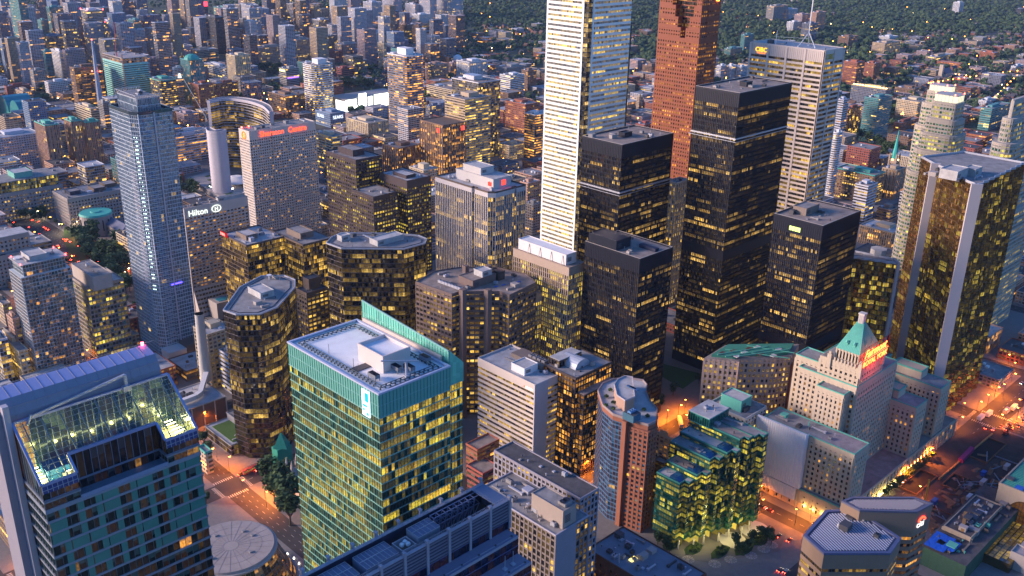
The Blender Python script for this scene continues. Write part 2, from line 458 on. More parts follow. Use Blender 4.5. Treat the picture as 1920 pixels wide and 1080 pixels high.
def clutter(root, poly, z, n, seed=None, ms=None, big=1.):
 """plant on a flat roof: cooling units, ducts, hatches, vent pipes - each its own part"""
 r = random.Random(seed if seed is not None else rr.random())
 poly = offset(ccw(poly), -2.2*big); b = bbox(poly); placed = []
 ms = ms or [GREY, LSTEEL, DGREY, CONC]
 tries = 0
 while len(placed) < n and tries < n*12:
  tries += 1
  x, y = r.uniform(b[0], b[2]), r.uniform(b[1], b[3])
  kind = r.choice('uuddhvvp')
  sx, sy = {'u': (r.uniform(1.8, 4.5), r.uniform(1.8, 3)), 'd': (r.uniform(4, 10), .9), 'h': (1.6, 1.6), 'v': (.7, .7), 'p': (r.uniform(3, 6), r.uniform(3, 5))}[kind]
  sx *= big; sy *= big
  if r.random() < .5: sx, sy = sy, sx
  cs = [(x-sx/2, y-sy/2), (x+sx/2, y-sy/2), (x+sx/2, y+sy/2), (x-sx/2, y+sy/2)]
  if not all(inside(poly, *c) for c in cs): continue
  if any(abs(x-q[0]) < (sx+q[2])/2+.6 and abs(y-q[1]) < (sy+q[3])/2+.6 for q in placed): continue
  if any(abs(x-q[0]) < (sx+q[2])/2+.6 and abs(y-q[1]) < (sy+q[3])/2+.6 for q in AVOID): continue
  placed.append((x, y, sx, sy)); m = r.choice(ms)
  if kind == 'u': fan_unit(root, x, y, z+.4, sx, sy, r.uniform(1.2, 2.2)*big, m, r.choice((1, 2, 3)))
  elif kind == 'd':
   mb = MB(); mb.box(x-sx/2, y-sy/2, z+.3, x+sx/2, y+sy/2, z+1.1)
   e = (x-sx/2, y) if sx > sy else (x, y-sy/2)
   mb.box(e[0]-.7, e[1]-.7, z, e[0]+.7, e[1]+.7, z+1.5); mb.build('duct', m, root)
  elif kind == 'h':
   mb = MB(); mb.box(x-sx/2, y-sy/2, z, x+sx/2, y+sy/2, z+.5); mb.box(x-sx/2+.15, y-sy/2+.15, z+.5, x+sx/2-.15, y+sy/2-.15, z+.65); mb.build('hatch', m, root)
  elif kind == 'v':
   mb = MB(); mb.cyl(x, y, z, z+r.uniform(.8, 2.2), .3, n=8); mb.cyl(x, y, z+1.0, z+1.3, .5, n=8); mb.build('vent_pipe', m, root)
  else:
   h = r.uniform(2, 3.2)*big; mb = MB(); mb.box(x-sx/2, y-sy/2, z, x+sx/2, y+sy/2, z+h); mb.box(x-sx/2-.15, y-sy/2-.15, z+h, x+sx/2+.15, y+sy/2+.15, z+h+.2)
   mb.build('stair_head', m, root)
AVOID = []

def pent(root, r4, z, h, wm, rm=None, name='penthouse', par=.5, louvre=True):
 poly = rect(*r4) if len(r4) == 4 and not isinstance(r4[0], tuple) else ccw(r4)
 mb = MB(); mb.prism(poly, z, z+h, 0, 1)
 mb.ring(offset(poly, .15), .4, z+h-.1, z+h+par, 0)
 o = mb.build(name, [wm, rm or DROOF], root)
 b = bbox(poly); AVOID.append(((b[0]+b[2])/2, (b[1]+b[3])/2, b[2]-b[0], b[3]-b[1]))
 if louvre and h > 2.5:
  mb = MB(); k = max(1, int((b[2]-b[0])/6))
  x0 = b[0]+1.5; w = min(4, (b[2]-b[0])-3)
  if w > 1:
   for j in range(5): mb.box(x0, b[1]-.12, z+h*.3+j*h*.09, x0+w, b[1]-.02, z+h*.3+j*h*.09+h*.05)
   subpart(mb, 'louvre', [DGREY], o, root)
 return o

def tower(name, cat, label, poly, H, st, z0=0., rm=GRAVEL, par=1.2, parm=None, units=6, panes=0, group=None, ph=None, root=None, seed=None, claimit=True):
 poly = ccw(rect(*poly) if not isinstance(poly[0], tuple) else poly)
 c = cen(poly)
 if root is None: root = thing(name, label, cat, (c[0], c[1], 0), group)
 if claimit: claim(poly)
 AVOID.clear()
 block(root, poly, z0, H, st, panes=panes, seed=seed)
 roofing(root, poly, H, rm, par, parm or st['band'][2])
 if ph:
  for (fx0, fy0, fx1, fy1, h, wm) in ph:
   b = bbox(poly); w, d = b[2]-b[0], b[3]-b[1]
   pent(root, (b[0]+w*fx0, b[1]+d*fy0, b[0]+w*fx1, b[1]+d*fy1), H+.1, h, wm, rm)
 if units: clutter(root, poly, H+.15, units)
 return root

def text(root, s, x, y, z, face, size, m, ex=.15, align='LEFT', shear=0.):
 """raised lettering on a wall; face 'w' looks west, 's' looks south, or an angle"""
 cu = bpy.data.curves.new('sign', 'FONT'); cu.body = s; cu.size = size; cu.extrude = ex; cu.align_x = align; cu.shear = shear
 cu.materials.append(m);
 tmp = bpy.data.objects.new('sign', cu); me = bpy.data.meshes.new_from_object(tmp); me.name = 'sign'
 bpy.data.objects.remove(tmp)
 o = bpy.data.objects.new('sign', me); C.objects.link(o); o.parent = root
 o.location = (x-root.location[0], y-root.location[1], z-root.location[2])
 rz = {'s': 0., 'w': -pi/2}.get(face, face)
 o.rotation_euler = (pi/2, 0, rz)
 return o

SCR = []
def note_screen(poly, H, z=0):
 q = [proj(x, y, h) for x, y in poly for h in (z, H)]
 SCR.append((min(a[0] for a in q), min(a[1] for a in q), max(a[0] for a in q), max(a[1] for a in q), hypot(*cen(poly))))
FARSTY = {  # wall, mx, my, tint, lit, bay, storey
 'punch': (.35, .45, 3.2, 3.2), 'ribbon': (.0, .48, 4., 3.6), 'vert': (.5, .12, 2.4, 3.5), 'glass': (.08, .16, 2.6, 3.3), 'balc': (.12, .42, 5., 2.9)}
COLS = {'white': (.64, .67, .72), 'mauve': (.38, .30, .33), 'beige': (.46, .36, .26), 'brown': (.21, .13, .09), 'brick': (.34, .11, .065), 'grey': (.30, .30, .30), 'dark': (.06, .07, .09),
  'teal': (.10, .28, .30), 'blue': (.16, .26, .42), 'pink': (.46, .28, .21), 'cream': (.58, .49, .35), 'slate': (.16, .19, .27), 'red': (.34, .09, .07), 'pale': (.5, .53, .62)}
TINTS = {'teal': (.04, .16, .18), 'blue': (.03, .06, .14), 'dark': (.02, .025, .04)}
_fm = {}
def farmat(col, sty, lit):
 k = (col, sty, round(lit, 2), rr.randrange(3))
 if k not in _fm:
  mx, my, bw, fh = FARSTY[sty]
  t = TINTS.get(col, (.035, .04, .05))
  _fm[k] = glass(tint=t, tint2=(.14, .14, .15), lit=lit, row=.02 if sty != 'ribbon' else .06, col=rr.choice((YEL, ORA, ORA, YEL)), s=1.9, metal=.25, rough=.2, kind='far', wall=COLS[col], mx=mx, my=my, block=3.)
 return _fm[k]

def farbox(mb, poly, z0, z1, sty, mi=0, off=0):
 mx, my, bw, fh = FARSTY[sty]
 nf = max(1, round((z1-z0)/fh)); uvs = []; u0 = off
 for i in range(len(poly)):
  a, b = poly[i], poly[(i+1) % len(poly)]; L = hypot(b[0]-a[0], b[1]-a[1]); nc = max(1, round(L/bw))
  uvs.append([(u0, off), (u0+nc, off), (u0+nc, off+nf), (u0, off+nf)]); u0 += nc+7
 mb.prism(poly, z0, z1, mi, top=mi+1, bottom=False, uvs=uvs)

def far(label, nx, ny, lx, rx, yb, col='grey', sty='punch', lit=.10, H=None, cat='tower', name=None, ph=1, roof=None, group=None, round_=0, top=None, poly=None):
 H = H or hz(nx, ny, yb)
 if poly is None:
  r4 = bx4(nx, ny, lx, rx, H)
  poly = rect(*r4)
  if round_:
   x0, y0, x1, y1 = r4; q = round_*min(x1-x0, y1-y0); poly = []
   for cx, cy_, a0 in ((x1-q, y1-q, 0), (x0+q, y1-q, 90), (x0+q, y0+q, 180), (x1-q, y0+q, 270)):
    for k in range(5): a = radians(a0+k*22.5); poly.append((cx+q*cos(a), cy_+q*sin(a)))
 poly = ccw(poly)
 c = cen(poly); root = thing(name or {'tower': 'tower_block', 'apartments': 'apartment_tower', 'office': 'office_building', 'hospital': 'hospital_building'}.get(cat, cat.replace(' ', '_')), label, cat, (c[0], c[1], 0), group)
 claim(poly, 1.); note_screen(poly, H)
 mb = MB(); farbox(mb, poly, 0, H, sty, off=rr.randrange(50))
 rm = roof or rr.choice((GRAVEL, LROOF, TROOF, GRAVEL))
 wm = mat(COLS[col])
 mb.build('facade', [farmat(col, sty, lit), rm], root)
 mb = MB(); mb.ring(offset(poly, .2), .5, H-.6, H+.9); mb.build('parapet', top or wm, root)
 b = bbox(poly); w, d = b[2]-b[0], b[3]-b[1]
 if ph:
  x0, y0 = b[0]+w*rr.uniform(.2, .4), b[1]+d*rr.uniform(.2, .4)
  mb = MB(); mb.box(x0, y0, H, x0+w*.4, y0+d*.4, H+4*ph); mb.build('penthouse', [wm if not top else top], root)
  mb = MB(); x1, y1 = b[0]+w*.15, b[1]+d*.72
  mb.box(x1, y1, H, x1+w*.2, y1+d*.15, H+2); mb.build('plant_room', [LSTEEL], root)
  if min(w, d) > 14:
   for _ in range(3):
    x1, y1 = b[0]+w*rr.uniform(.1, .85), b[1]+d*rr.uniform(.08, .85)
    mb = MB(); mb.box(x1, y1, H, x1+2.2, y1+1.6, H+1.4); mb.build('cooling_unit', [rr.choice((LSTEEL, WHITE, DGREY))], root)
 if sty in ('balc', 'ribbon') and H > 25:
  fh = FARSTY[sty][3]; nf = max(1, round(H/fh)); fh = H/nf
  mb = MB(); mb.prism(offset(poly, .9 if sty == 'balc' else .25), 0, .25 if sty == 'balc' else 1.2)
  cc = cen(poly); me = mb.mesh('balcony_slab' if sty == 'balc' else 'floor_band', [wm], (cc[0], cc[1], 0))
  for k in range(1, nf): inst(me.name.split('.')[0], me, root, (cc[0], cc[1], k*fh))
 if sty == 'vert' and H > 25:
  mb = MB(); mb.box(-.5, -.5, 0, .5, .1, H-1); me = mb.mesh('pier', [wm])
  for i in range(len(poly)):
   a, q = poly[i], poly[(i+1) % len(poly)]
   if not sees(a, q): continue
   L = hypot(q[0]-a[0], q[1]-a[1]); nc = max(1, round(L/4.8))
   for k in range(nc+1): inst('pier', me, root, (a[0]+(q[0]-a[0])*k/nc, a[1]+(q[1]-a[1])*k/nc, 0), atan2(q[1]-a[1], q[0]-a[0]))
 return root
# ================================================================== the near towers
def B(nx, ny, lx, rx, H): return bx4(nx, ny, lx, rx, H)
TEALG = dict(tint=(.05, .20, .19), tint2=(.12, .33, .30), metal=.45, rough=.12)
DARKG = dict(tint=(.015, .017, .022), tint2=(.06, .06, .065), metal=.3, rough=.08)

def green_tower():
 r = B(710, 742, 540, 843, 185); x0, y0, x1, y1 = r; H = 185
 P = rect(*r); root = thing('office_tower', 'green glass office tower with white roof and slanted glass fin, glowing yellow inside', 'tower', (*cen(P), 0)); claim(rect(x0, y0, x1+9, y1))
 gm = dict(TEALG, tint=(.035, .13, .11), tint2=(.06, .2, .16), lit=.55, row=.35, col=((.92, .72, .06), (1, .58, .05)), s=.62, block=14.)
 st = S(3.45, 1.5, gm, band=(.42, .16, mat((.26, .55, .48), .35, .2)), pier=(.09, .16, mat((.05, .16, .15), .4, .4)))
 block(root, P, 0, H-9, st, panes=100)
 mb = MB(); mb.ring(offset(P, .1), .4, H-9, H+.6); mb.build('screen_wall', glass(tint=(.20, .60, .50), tint2=(.28, .68, .58), lit=0, row=0, metal=.1, rough=.3), root)
 mb = MB()
 for a, b in ((P[3], P[0]), (P[0], P[1])):
  L = hypot(b[0]-a[0], b[1]-a[1]); k = int(L/1.5); d = ((b[0]-a[0])/L, (b[1]-a[1])/L)
  for i in range(k+1):
   t = L*i/k; x, y = a[0]+d[0]*t+d[1]*.2, a[1]+d[1]*t-d[0]*.2
   mb.box(x-.06, y-.06, H-9, x+.06, y+.06, H+.6)
 mb.build('mullion_frame', mat((.07, .22, .19), .4), root)
 for zz in (H-9, H-4.4):
  mb = MB(); mb.ring(offset(P, .22), .3, zz, zz+.28); mb.build('floor_band', mat((.2, .45, .42), .3), root)
 mb = MB(); mb.prism(offset(P, -.4), H-.4, H, 0); mb.build('roof', WROOF, root)
 mb = MB(); mb.ring(offset(P, .3), .9, H+.2, H+.9); mb.build('parapet', mat((.5, .55, .72), .5, .2, var=.06), root)
 for off_ in (3.0, 4.4):
  mb = MB(); mb.ring(offset(P, -off_), .22, H+.55, H+.8)
  q = offset(P, -off_)
  for i in range(4):
   a, b = q[i], q[(i+1) % 4]; L = hypot(b[0]-a[0], b[1]-a[1])
   for k in range(int(L/2.2)):
    t = k*2.2/L; x, y = a[0]+(b[0]-a[0])*t, a[1]+(b[1]-a[1])*t; mb.box(x-.25, y-.25, H, x+.25, y+.25, H+.55)
  mb.build('rail_track', mat((.08, .11, .13), .6), root)
 a = un(740, 685, H+6); b = un(690, 655, H+6)
 pw = B(718, 673, 671, 769, H+6)
 mb = MB(); mb.box(pw[0], pw[1], H, pw[2], pw[3], H+5.6, 0, 1); mb.ring(rect(*offset2(pw, .1)), .5, H+5.4, H+7, 0)
 mb.build('penthouse', [mat((.60, .54, .52), var=.06), WROOF], root)
 for (px, py) in ((701, 705), (743, 690), (767, 690), (797, 672)):
  x, y = un(px, py, H+1.5)
  mb = MB(); mb.box(x-1.1, y-2.3, H+1.2, x+1.1, y+2.3, H+2.7, 0, 1)
  for sx in (-1, 1):
   for sy in (-1, 1): mb.bar((x+sx, y+sy*2, H), (x+sx, y+sy*2, H+1.3), .1)
  for k in range(5): mb.box(x-.9, y-2+k*.85, H+2.7, x+.9, y-1.7+k*.85, H+2.85, 1)
  mb.build('cooling_unit', [mat((.18, .2, .24)), BLACK], root)
 for (p, q) in (((661, 692), (693, 685)),):
  a, b = un(*p, H+.3), un(*q, H+.3)
  mb = MB(); mb.box(min(a[0], b[0])-.5, min(a[1], b[1])-1, H, max(a[0], b[0])+1, max(a[1], b[1])+1, H+.4); mb.build('skylight', DGREY, root)
 a, b = un(714, 677, H+8), un(783, 681, H+5)
 mb = MB(); c = un(762, 690, H+4)
 mb.bar((a[0], a[1], H+8), (b[0], b[1], H+6), .22); mb.cyl(c[0], c[1], H, H+6.5, .5, n=8); mb.box(c[0]-1, c[1]-1, H, c[0]+1, c[1]+1, H+1.4)
 mb.build('crane_arm', LSTEEL, root)
 for k in range(3):
  mb = MB(); yy = y0+1.2; xx = x0+6+k*(x1-x0-8)/3; mb.box(xx, yy-.5, H+.05, xx+(x1-x0)/4, yy+1.0, H+.25); mb.build('roof_grille', DGREY, root)
 for (px, py) in ((617, 663), (672, 700), (663, 690), (740, 652), (757, 672)):
  x, y = un(px, py, H); mb = MB(); mb.bar((x, y, H), (x, y, H+4), .06); mb.build('mast', DGREY, root)
 xe = x1+8.5
 E = rect(x1+.1, y0+2.5, xe, y1-2)
 block(root, E, 0, H-9, st)
 mb = MB(); zt1 = H+9; zt0 = H+5
 ya, yb = y1-1, y0+3
 xA, xB = x1+2.2, x1+8.2
 for (xa, xb2) in ((xA, xA+.4),):
  mb.face([(xa, yb, H-9), (xa, yb, zt0), (xa, ya, zt1), (xa, ya, H-9)], 0, [(0, 0), (0, 2), (34, 3), (34, 0)])
  mb.face([(xa+.4, ya, H-9), (xa+.4, ya, zt1), (xa+.4, yb, zt0), (xa+.4, yb, H-9)], 0)
  mb.face([(xa, yb, zt0), (xa+.4, yb, zt0), (xa+.4, ya, zt1), (xa, ya, zt1)], 1)
  mb.face([(xa, ya, H-9), (xa, ya, zt1), (xa+.4, ya, zt1), (xa+.4, ya, H-9)], 1)
 mb.face([(xA, yb, H-9), (xB, yb-1.5, H-9), (xB, yb-1.5, zt0-6), (xA+.4, yb, zt0)], 0, [(0, 0), (4, 0), (4, 2), (0, 3)])
 mb.face([(xB, yb-1.5, H-9), (xB, ya, H-9), (xB, ya, zt1-6), (xB, yb-1.5, zt0-6)], 0, [(0, 0), (34, 0), (34, 3), (0, 3)])
 mb.face([(xA+.4, yb, zt0), (xB, yb-1.5, zt0-6), (xB, ya, zt1-6), (xA+.4, ya, zt1)], 0, [(0, 0), (0, 4), (34, 4), (34, 0)])
 mb.build('glass_fin', [glass(tint=(.20, .72, .54), tint2=(.26, .78, .60), lit=0, row=0, metal=.1, rough=.35), LSTEEL], root)
 mb = MB()
 for k in range(35):
  t = k/34; y = yb+(ya-yb)*t; mb.bar((xA-.1, y, H-9), (xA-.1, y, zt0+(zt1-zt0)*t), .07)
 for zz in (H-5, H-.6, H+3.8): mb.bar((xA-.1, yb, zz), (xA-.1, ya, zz), .08)
 mb.bar((xA-.1, yb, zt0), (xA-.1, ya, zt1), .25); mb.build('fin_frame', mat((.25, .5, .45), .4), root)
 mb = MB(); mb.box(x1+.6, y0+6, H, x1+1.6, y1-3, H+2.2); mb.build('fin_kerb', mat((.6, .5, .46)), root)
 mb = MB(); mb.cyl(x1+.4, y0+1.4, 0, H-9, .8, n=10); mb.build('column', mat((.25, .4, .5), .4, .3), root)
 mb = MB(); ys = y0+5.2; mb.box(x0-.5, ys, H-11, x0-.2, ys+4.4, H-.6); mb.build('sign_panel', emis((.75, .93, 1.), 1.6), root)
 mb = MB(); mb.box(x0-.6, ys+.4, H-5, x0-.5, ys+2.4, H-1.5); mb.box(x0-.6, ys+1.2, H-7.2, x0-.5, ys+3.8, H-6.4); mb.box(x0-.6, ys+2.8, H-9, x0-.5, ys+3.8, H-8); mb.box(x0-.6, ys+.5, H-10.4, x0-.5, ys+1.6, H-9.2)
 mb.build('emblem', emis((.02, .45, .9), 1.2), root)
def offset2(r, d): return (r[0]-d, r[1]-d, r[2]+d, r[3]+d)
green_tower()

def glass_hotel():
 zf = 186.
 x0, y0 = un(78, 915, zf); x1, _ = un(370, 808, zf)
 zb = zf
 for k in range(60):                           # ridge height that keeps the west edge on the grid
  zb = zf+k*.5
  if un(23, 798, zb)[0] <= x0: break
 yb = un(23, 798, zb)[1]
 P = rect(x0, y0, x1, yb); claim(rect(x0-6, y0-10, x1+14, yb+20), 6)
 root = thing('hotel_tower', 'glass hotel tower with sloping glazed roof lit from within, teal window panels', 'tower', (*cen(P), 0))
 tg = dict(tint=(.015, .04, .035), tint2=(.09, .16, .13), lit=.05, row=.03, col=ORA, s=1.1, metal=.35, rough=.1, block=3.)
 fh = 4.1; W = x1-x0; D = yb-y0
 n0, n1, nd, nh = x0+W*.21, x0+W*.78, 5.2, 8.4
 zt = zf-nh; lav = mat((.28, .32, .38), .4, .2, var=.1)
 st = S(fh, 2.1, tg, band=(.75, .35, lav), pier=(.12, .2, mat((.14, .2, .22), .4, .4)))
 block(root, P, 0, zt, st, panes=100)
 tp = mat((.09, .30, .25), .3, .3, var=.2, streak=False); r = random.Random(5)
 nb = 9; nf = round(zt/fh); f2 = zt/nf; cells = []
 for k in range(nf):
  z = k*f2
  if proj(x0, y0, z+f2)[1] > 1100: continue
  for b in range(nb):
   x = x0+W*b/nb; w = W/nb
   a = x+w*.62; wid = w*.36
   if r.random() < .22: a = x+.2; wid = w-.4
   cells.append((z, a, wid))
 cells = cells[::-1][:110]
 for z, a, wid in cells[:100]:
  mb = MB(); mb.box(a, y0-.28, z+.8, a+wid, y0-.06, z+f2-.05)
  mb.build('spandrel_panel', tp, root)
 g2 = dict(tg, lit=.12)
 for (a, b) in ((x0, n0), (n1, x1)):
  block(root, rect(a, y0, b, yb), zt, zf-4.8, S(fh, 2.1, g2, band=(.7, .3, lav), pier=(.12, .2, mat((.14, .2, .22), .4, .4))))
 block(root, rect(n0, y0+nd, n1, yb), zt, zf-4.8, S(4.6, 2.2, dict(DARKG, lit=.03, row=0, col=ORA), band=(.4, .1, DGREY), pier=(.16, .3, mat((.05, .07, .1), .4))))
 mb = MB(); mb.box(n0, y0+.1, zt, n1, y0+nd, zt+.35); mb.build('terrace', mat((.14, .2, .26), .4), root)
 mb = MB(); mb.box(n0, y0-.2, zt, n1, y0+.1, zt+1.4); mb.build('balustrade', mat((.25, .3, .42), .3), root)
 wg = glass(seed=2.2, **dict(DARKG, lit=.03, row=0)); wt = glass(seed=4.2, **dict(tg, lit=.1))
 for i, (a, b) in enumerate((((x0, y0), (n0, y0)), ((n0, y0), (n0, y0+nd)), ((n0, y0+nd), (n1, y0+nd)), ((n1, y0+nd), (n1, y0)), ((n1, y0), (x1, y0)), ((x1, y0), (x1, yb)), ((x1, yb), (x0, yb)), ((x0, yb), (x0, y0)))):
  L_ = hypot(b[0]-a[0], b[1]-a[1]); k_ = max(1, round(L_/2.1)); s_ = (zb-zf)/D
  za, zc = zf+(a[1]-y0)*s_+.5, zf+(b[1]-y0)*s_+.5
  mb = MB(); mb.face([(*a, zf-4.8), (*b, zf-4.8), (*b, zc), (*a, za)], 0, [(0, 0), (k_, 0), (k_, 1), (0, 1)]); mb.build('eaves_wall', wg if 0 < i < 4 else wt, root)
  mb = MB()
  for j in range(k_+1): t = j/k_; mb.bar((a[0]+(b[0]-a[0])*t, a[1]+(b[1]-a[1])*t, zf-4.8), (a[0]+(b[0]-a[0])*t, a[1]+(b[1]-a[1])*t, za+(zc-za)*t), .09)
  mb.bar((*a, zf-4.7), (*b, zf-4.7), .3); mb.build('eaves_wall_frame', mat((.2, .25, .36), .4, .4), root)
 sl = (zb-zf)/D
 Z = lambda y: zf+(y-y0)*sl
 gl = newmat('roof_glass'); m, nt, out = gl
 gb = N(nt, 'ShaderNodeBsdfGlass'); gb.inputs['Roughness'].default_value = .02; gb.inputs['IOR'].default_value = 1.05; gb.inputs[0].default_value = (.75, .9, 1, 1)
 gs = N(nt, 'ShaderNodeBsdfGlossy'); gs.inputs[0].default_value = (.55, .75, 1, 1); gs.inputs['Roughness'].default_value = .05
 tr = N(nt, 'ShaderNodeBsdfTransparent'); tr.inputs[0].default_value = (.88, .93, .90, 1)
 mx = N(nt, 'ShaderNodeMixShader'); mx.inputs[0].default_value = .10
 nt.links.new(tr.outputs[0], mx.inputs[1]); nt.links.new(gs.outputs[0], mx.inputs[2]); nt.links.new(mx.outputs[0], out.inputs[0]); nt.nodes.remove(gb)
 mb = MB()
 for a, b, c in ((x0, n0, y0), (n0, n1, y0+nd), (n1, x1, y0)):
  mb.face([(a, c, Z(c)+.6), (b, c, Z(c)+.6), (b, yb, Z(yb)+.6), (a, yb, Z(yb)+.6)])
 mb.build('glass_roof', m, root)
 mb = MB(); bars = 0
 nx_ = 26
 for k in range(nx_+1):
  x = x0+W*k/nx_; c = y0+nd if n0 < x < n1 else y0
  mb.bar((x, c, Z(c)+.7), (x, yb, Z(yb)+.7), .045)
 ny_ = 12
 for k in range(ny_+1):
  y = y0+D*k/ny_
  for a, b in (((x0, n0), (n1, x1)) if y < y0+nd-.1 else ((x0, x1),)): mb.bar((a, y, Z(y)+.72), (b, y, Z(y)+.72), .07)
 mb.build('glazing_bar_frame', mat((.16, .24, .34), .4, .4), root)
 mb = MB()
 for k in range(9):
  x = x0+W*(k+.5)/9; c = y0+nd if n0 < x < n1 else y0
  mb.bar((x, c+.5, Z(c)-.6), (x, yb, Z(yb)-.6), .18)
  if k % 3 == 0: mb.bar((x, c+.5, Z(c)-.6), (x+W/9, yb-3, Z(yb)-1.2), .1)
 mb.build('roof_truss', mat((.2, .26, .3), .5, .3), root)
 mb = MB()
 edge = [(x0, y0), (n0, y0), (n0, y0+nd), (n1, y0+nd), (n1, y0), (x1, y0), (x1, yb), (x0, yb)]
 for i in range(8):
  a, b = edge[i], edge[(i+1) % 8]; mb.bar((a[0], a[1], Z(a[1])+.6), (b[0], b[1], Z(b[1])+.6), .38)
 mb.build('eaves_frame', mat((.33, .38, .62), .35, .4), root)
 for a, b in ((x0, n0), (n1, x1)):
  mb = MB(); mb.face([(a, y0-.4, zf-2.2), (b, y0-.4, zf-2.2), (b, y0-.1, zf+.3), (a, y0-.1, zf+.3)], 0)
  for k in range(8): x = a+(b-a)*k/7; mb.bar((x, y0-.5, zf-2.2), (x, y0-.2, zf+.3), .07, 1)
  mb.bar((a, y0-.5, zf-1.1), (b, y0-.3, zf-1.1), .07, 1); mb.build('eaves_skirt', [mat((.06, .10, .30), .15, .5), LSTEEL], root)
 zfl = zf-4.5
 mb = MB(); mb.box(x0+.4, y0+nd+.2, zfl-.3, x1-.4, yb-.4, zfl); mb.box(x0+.4, y0+.4, zfl-.3, n0-.4, y0+nd+.2, zfl); mb.box(n1+.4, y0+.4, zfl-.3, x1-.4, y0+nd+.2, zfl)
 mb.build('attic_floor', mat((.52, .52, .30)), root)
 blue = mat((.01, .10, .38), .4); r = random.Random(11)
 print('roof depth', D, nd)
 for a, b, c, d, h in ((.10, .34, .56, .93, 3.4), (.36, .50, .72, .93, 3.4), (.53, .78, .60, .93, 3.6), (.36, .52, .56, .68, 2.2)):
  mb = MB(); mb.box(x0+W*a, y0+D*c, zfl, x0+W*b, y0+D*d, zfl+h)
  mb.build('plant_room', blue, root)
 for k in range(26):
  x = x0+W*r.uniform(.04, .96); y = y0+r.uniform(1.5, nd-1) if (x < n0-2 or x > n1+2) else y0+nd+r.uniform(1, 5)
  mb = MB(); s = r.uniform(.6, 1.8); mb.box(x-s, y-.6, zfl, x+s, y+.6, zfl+r.uniform(.8, 2.2)); mb.build('machine', r.choice((LSTEEL, OFFW, DGREY, OFFW)), root)
 for k in range(26):
  x = x0+W*(k % 16+.5)/16; y = y0+3.2 if (x < n0-1 or x > n1+1) else y0+nd+1.6
  if k >= 16: x = x0+2.5 if k < 21 else x1-3; y = y0+nd+(k-15.5 if k < 21 else k-20.5)*2.1
  mb = MB(); mb.box(x-1.5, y-.12, zf-1.6, x+1.5, y+.12, zf-1.45); mb.build('strip_lamp', emis((1, .90, .42), 22.), root)
  if k % 2 == 0: lamp_light(root, (x, y, zf-2.2), (1, .76, .20), 1500, 'roof_lamp')
 for (px, py) in ((152, 773), (205, 790)):
  x, y = un(px, py, zf+2)
  mb = MB(); mb.box(x-3.2, y-1.6, zfl+2, x+3.2, y+1.6, zfl+2.3); mb.build('lit_ceiling', emis((1, .62, .14), 6.), root)
 mb = MB(); scr = mat((.27, .26, .32), .6, .1, var=.14); stp = mat((.30, .36, .62), .5, .2, var=.1, streak=False)
 ys = yb+1.2; xe_ = x1-1.5
 def zof(y, row):
  z = zb-20
  while proj(xe_, y, z)[1] > row: z += .25
  return z
 zA, zB = zof(ys+3.5, 664), zof(ys+10, 646)
 prof = [(ys, 0), (ys, zb-2), (ys+.3, zb+(zA-zb)*.35), (ys+1.4, zb+(zA-zb)*.7), (ys+3.5, zA)]
 back = [(ys+10, zB), (ys+12, zB-2), (ys+12, 0)]
 print('screen', zb, zA, zB)
 xa, xb_ = x0-4.5, x1-1.5
 ns = 14
 zend = lambda t: 1.
 for i in range(len(prof)-1):
  for k in range(ns):
   u, v = xa+(xb_-xa)*k/ns, xa+(xb_-xa)*(k+1)/ns
   mb.face([(u, prof[i][0], prof[i][1]), (v, prof[i][0], prof[i][1]), (v, prof[i+1][0], prof[i+1][1]), (u, prof[i+1][0], prof[i+1][1])], 0)
 pts = [prof[-1]]+back
 for i in range(3):
  mb.face([(xa, pts[i][0], pts[i][1]), (xb_, pts[i][0], pts[i][1]), (xb_, pts[i+1][0], pts[i+1][1]), (xa, pts[i+1][0], pts[i+1][1])], 1 if i == 0 else 0)
 full = prof+back
 mb.face([(xa, y, z) for y, z in full][::-1], 0); mb.face([(xb_, y, z) for y, z in full], 0)
 mb.build('curved_screen', [scr, stp], root)
 mb = MB()
 for k in range(1, 16):
  x = xa+(xb_-xa)*k/16
  for i in range(1, len(prof)):
   if i < len(prof)-1 or True:
    a = prof[i-1]; b = prof[i]; mb.bar((x, a[0]-.03, max(a[1], zb-14)), (x, b[0]-.03, b[1]), .05)
  mb.bar((x, prof[-1][0], prof[-1][1]+.05), (x, back[0][0], back[0][1]+.05), .07)
 for z in (zb-9, zb-4.5, zb, zb+5, zb+12): mb.bar((xa, ys+(0 if z <= zb else .5 if z < zb+6 else 2.4), z), (xb_, ys+(0 if z <= zb else .5 if z < zb+6 else 2.4), z), .06)
 mb.build('panel_joint_grid', mat((.28, .27, .33), .5), root)
 mb = MB(); mb.box(x0-2.2, yb-1.2, 0, x0-.45, yb+1.1, zb+7); mb.box(x0-4.4, yb+1.3, 0, x0-4.2, yb+9, zb+5)
 mb.build('edge_fin', mat((.42, .40, .46), .5), root)
 a = un(60, 768, zb+6); b = un(232, 697, zb+6)
 mb = MB(); yy = ys-1.3; mb.bar((a[0]+1, yy, zb+1), (b[0], yy, zb+5), .35); mb.bar((a[0]+1, yy, zb+1.6), (a[0]-1, yy-1, zb-1), .3)
 mb.bar((b[0], yy, zb+5), (b[0], yy, zb), .45); mb.box(b[0]-1.3, yy-.9, zb-.5, b[0]+1.3, yy+.9, zb+1.2)
 mb.build('cleaning_crane', LSTEEL, root)
 mb = MB(); mb.cyl(xb_-1, back[0][0], back[0][1], back[0][1]+.9, .5, n=8); mb.build('beacon', emis((1, .05, .08), 25.), root)

